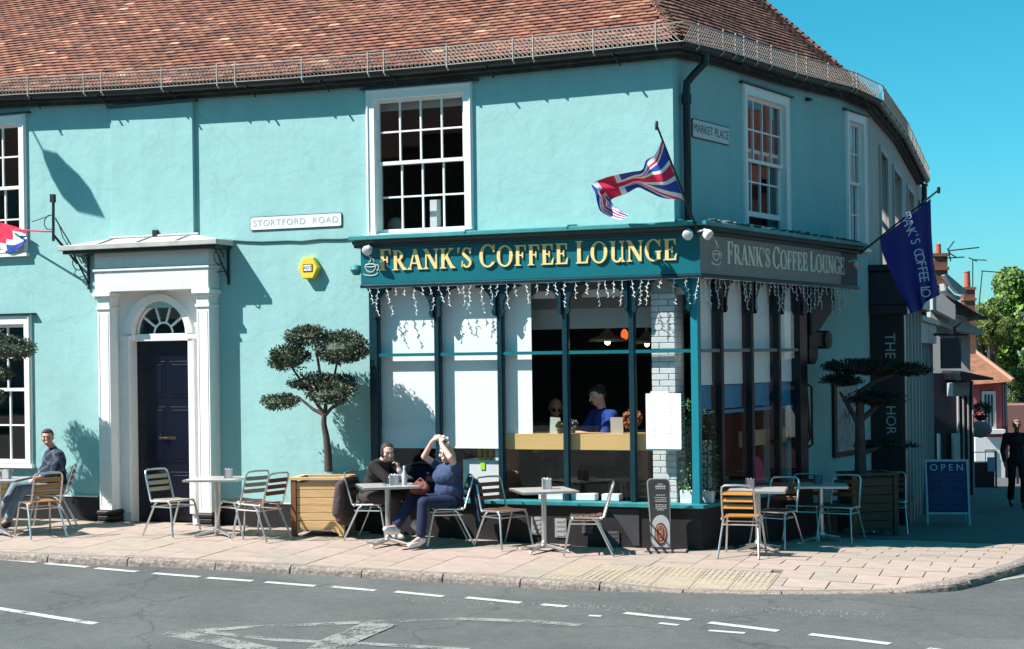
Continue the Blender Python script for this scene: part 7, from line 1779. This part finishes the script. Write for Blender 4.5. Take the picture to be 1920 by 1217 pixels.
t = thing('far_building', 'low dusky red building at the right edge beyond the red house', 'building', A, math.atan2((B_-A).y, (B_-A).x)); s_ = 75/F_PX
b.box(-1, 62*s_*3, 0, 4, -4, 40*s_); b.build('wall', mat('dusky_red', (.26, .12, .10), .9, var=.15), t)
for yy, r0 in ((812, 11),):
    o0 = deep(1907, 822, 48); t = thing('round_sign', 'round white sign on a post behind the distant walker', 'sign', o0, yawc); s_ = 48/F_PX
    b = MB(); b.lathe((0, 0, 0), [(9*s_, .02), (9*s_, -.02)], 20, axis='y'); b.build('disc', mat('white_panel', (0, 0, 0)), t); b = MB(); b.tube([(9*s_*math.cos(k*.4), -.03, 9*s_*math.sin(k*.4)) for k in range(16)], .03, 5, closed=True); b.tube([(0, 0, -9*s_), (0, 0, -2.6)], .04, 6); b.build('post', iron, t)
# clutter outside the far shops: barrow, hanging basket, railings
o0 = deep(1845, 920, 44); t = thing('display_stand', 'dark low display stand outside the far white shop', 'stand', o0, yawc); s_ = 44/F_PX
b = MB(); b.box(-20*s_, 20*s_, 0, .5, 0, 1.6*.5); b.build('box', shopblk, t); b = MB(); b.tube([(-22*s_, -.05, 0), (-22*s_, -.05, 1.1), (22*s_, -.05, 1.1), (22*s_, -.05, 0)], .03, 5); b.build('rail', iron, t)
b = MB(); b.box(6*s_, 20*s_, -.08, -.02, .55, .95); b.build('blue_card', mat('pale_blue_card', (.25, .38, .52), .7), t)
o0 = deep(1839, 768, 42); t = thing('hanging_basket', 'dark hanging basket in front of the white window', 'hanging basket', o0); b = MB(); pad(b, (0, 0, 0), (.28, .28, .18), 500, random.Random(5), .05); b.build('foliage', [leaf_d, leaf_o, leaf_o2], t); b = MB(); b.tube([(0, 0, .1), (0, 0, .6)], .015, 4); b.lathe((0, 0, -.2), [(.1, -.1), (.22, .05)], 10); b.build('basket', iron, t)
o0 = deep(1838, 805, 43); b = MB(); b.ell((0, 0, 0), (.32, .1, .24)); tag(b.build('oval_sign', mat('dim_grey_sign', (.25, .24, .24), .7), loc=o0, smooth=True), 'grey oval shop sign below the hanging basket', 'sign')

# trees behind the roofs
g1 = mat('leaf_bright', (.16, .25, .03), .6, var=.4, vscale=3); g2 = mat('leaf_mid', (.075, .14, .022), .6, var=.4, vscale=3); g3 = mat('leaf_deep', (.02, .045, .012), .7, var=.4, vscale=3); g4 = mat('leaf_olive', (.20, .19, .045), .6, var=.3, vscale=3)
def big_tree(label, x, y, d, rad_px, mats, seed, n=9000, ybase=800, squash=1.0):
    RR = random.Random(seed); c = deep(x, y, d); s_ = d/F_PX; r_ = rad_px*s_; base = Vector((c.x, c.y, G(c.x, c.y)-1)); t = thing('street_tree', label, 'tree', base)
    b = MB(); b.tube([(0, 0, 0), (0, 0, (c.z-base.z)*.6), (.2, .1, c.z-base.z)], [.4, .3, .12], 10); b.build('trunk', bark, t, smooth=True)
    for k in range(5): a_ = k*1.25; b = MB(); b.tube([(0, 0, (c.z-base.z)*.6), (math.cos(a_)*r_*.5, math.sin(a_)*r_*.5, c.z-base.z+r_*.1*(k % 3))], [.16, .05], 6); b.build('limb', bark, t)
    b = MB(); C_ = c-base
    lumps = []
    for i in range(70):
        v = Vector((RR.gauss(0, 1), RR.gauss(0, 1), RR.gauss(.1, 1))).normalized(); q_ = RR.uniform(.45, .95); lumps.append((C_+Vector((v.x*r_, v.y*r_, v.z*r_*squash))*q_, r_*RR.uniform(.14, .26)))
    for i in range(n):
        lc, lr = RR.choice(lumps); v = Vector((RR.gauss(0, 1), RR.gauss(0, 1), RR.gauss(.2, 1))).normalized(); p = lc+v*lr*RR.uniform(.75, 1.08); dn = (v+Vector((RR.gauss(0, .5), RR.gauss(0, .5), RR.gauss(0, .5)))).normalized(); u = dn.orthogonal().normalized(); u = Matrix.Rotation(RR.random()*6.3, 3, dn) @ u; w_ = dn.cross(u); l = RR.uniform(.14, .34)*r_/7
        b.add([p-u*l, p+w_*l*.6, p+u*l, p-w_*l*.6], [(0, 1, 2, 3)], RR.choices(range(len(mats)), [3, 2, 1][:len(mats)])[0])
    b.build('crown', mats, t)
big_tree('large bright green tree filling the right edge behind the houses', 1918, 635, 85, 118, [g1, g2, g3], 1, 52000)
big_tree('olive green tree between the red chimney and the large tree', 1852, 612, 78, 46, [g4, g2, g1], 2, 17000)
big_tree('dark lower tree below the bright crown at the right edge', 1930, 735, 80, 60, [g3, g2, g1], 3, 14000)
# buildings across the market place, outside the frame: they close the view and are what the shaded panes reflect
tileop = mat('opposite_roof_tiles', (.13, .04, .028), .9, var=.3, vscale=2)
for i, (x_, y_, w, d_, h) in enumerate(((19, 2, 9, 10, 7.5), (18.5, 13, 9, 10, 9), (18, 24, 9, 9, 9.4), (19, 35, 9, 10, 9.5))):
    t = thing('market_house', ['brick house across the market place nearest the road', 'second brick house across the market place', 'third brick house across the market place, lower than its neighbours', 'last and tallest brick house across the market place'][i], 'house', (x_, y_, G(x_, y_)-.3))
    b = MB(); b.box(0, w, 0, d_, 0, h); b.build('wall', mat('opposite_dark_brick', (.06, .028, .022), .9, var=.3, vscale=3), t); b = MB(); b.add([(-.3, -.3, h), (w+.3, -.3, h), (w+.3, d_+.3, h), (-.3, d_+.3, h), (w/2, -.3, h+3.6), (w/2, d_+.3, h+3.6)], [(0, 1, 4), (2, 3, 5), (0, 4, 5, 3), (1, 2, 5, 4)]); b.build('roof', tileop, t)
    for k in range(3):
        for z_ in (1.2, 3.9): b = MB(); b.box(-.03, .0, 1+k*3, 2.1+k*3, z_, z_+1.5); b.build('window', palej, t)
for i, (x_, w, h) in enumerate(((-46, 16, 11), (-29, 19, 11.5), (-9, 17, 12), (9, 14, 11), (24, 16, 12))):  # added unseen houses, raised to keep sky out of the pane reflections
    t = thing('roadside_house', ['tall house at the far left end behind the viewpoint', 'tall house behind the viewpoint second from the left', 'wide house directly behind the viewpoint', 'house behind the viewpoint to the right', 'house behind the viewpoint farthest right'][i], 'house', (x_, -48, -.6))
    b = MB(); b.box(0, w, 0, 9, 0, h); b.build('wall', brickm if i % 2 else greyw, t); b = MB(); b.add([(-.3, -.3, h), (w+.3, -.3, h), (w+.3, 9.3, h), (-.3, 9.3, h), (-.3, 4.5, h+5.0), (w+.3, 4.5, h+5.0)], [(0, 1, 5, 4), (2, 3, 4, 5), (0, 4, 3), (1, 2, 5)]); b.build('roof', tileop, t)
    for k in range(4): b = MB(); b.box(1+k*3.2, 2.1+k*3.2, 9.0, 9.04, 4.2, 6.0); b.build('window', palej, t)

# text to solid meshes
bpy.context.view_layer.update()
dg = bpy.context.evaluated_depsgraph_get()
for o in [o for o in COL.objects if o.type == 'FONT']:
    me = bpy.data.meshes.new_from_object(o.evaluated_get(dg)); n = bpy.data.objects.new('lettering', me); COL.objects.link(n); n.parent = o.parent; n.matrix_local = o.matrix_local.copy()
    for k in ('label', 'kind'):
        if k in o: n[k] = o[k]
    bpy.data.objects.remove(o)
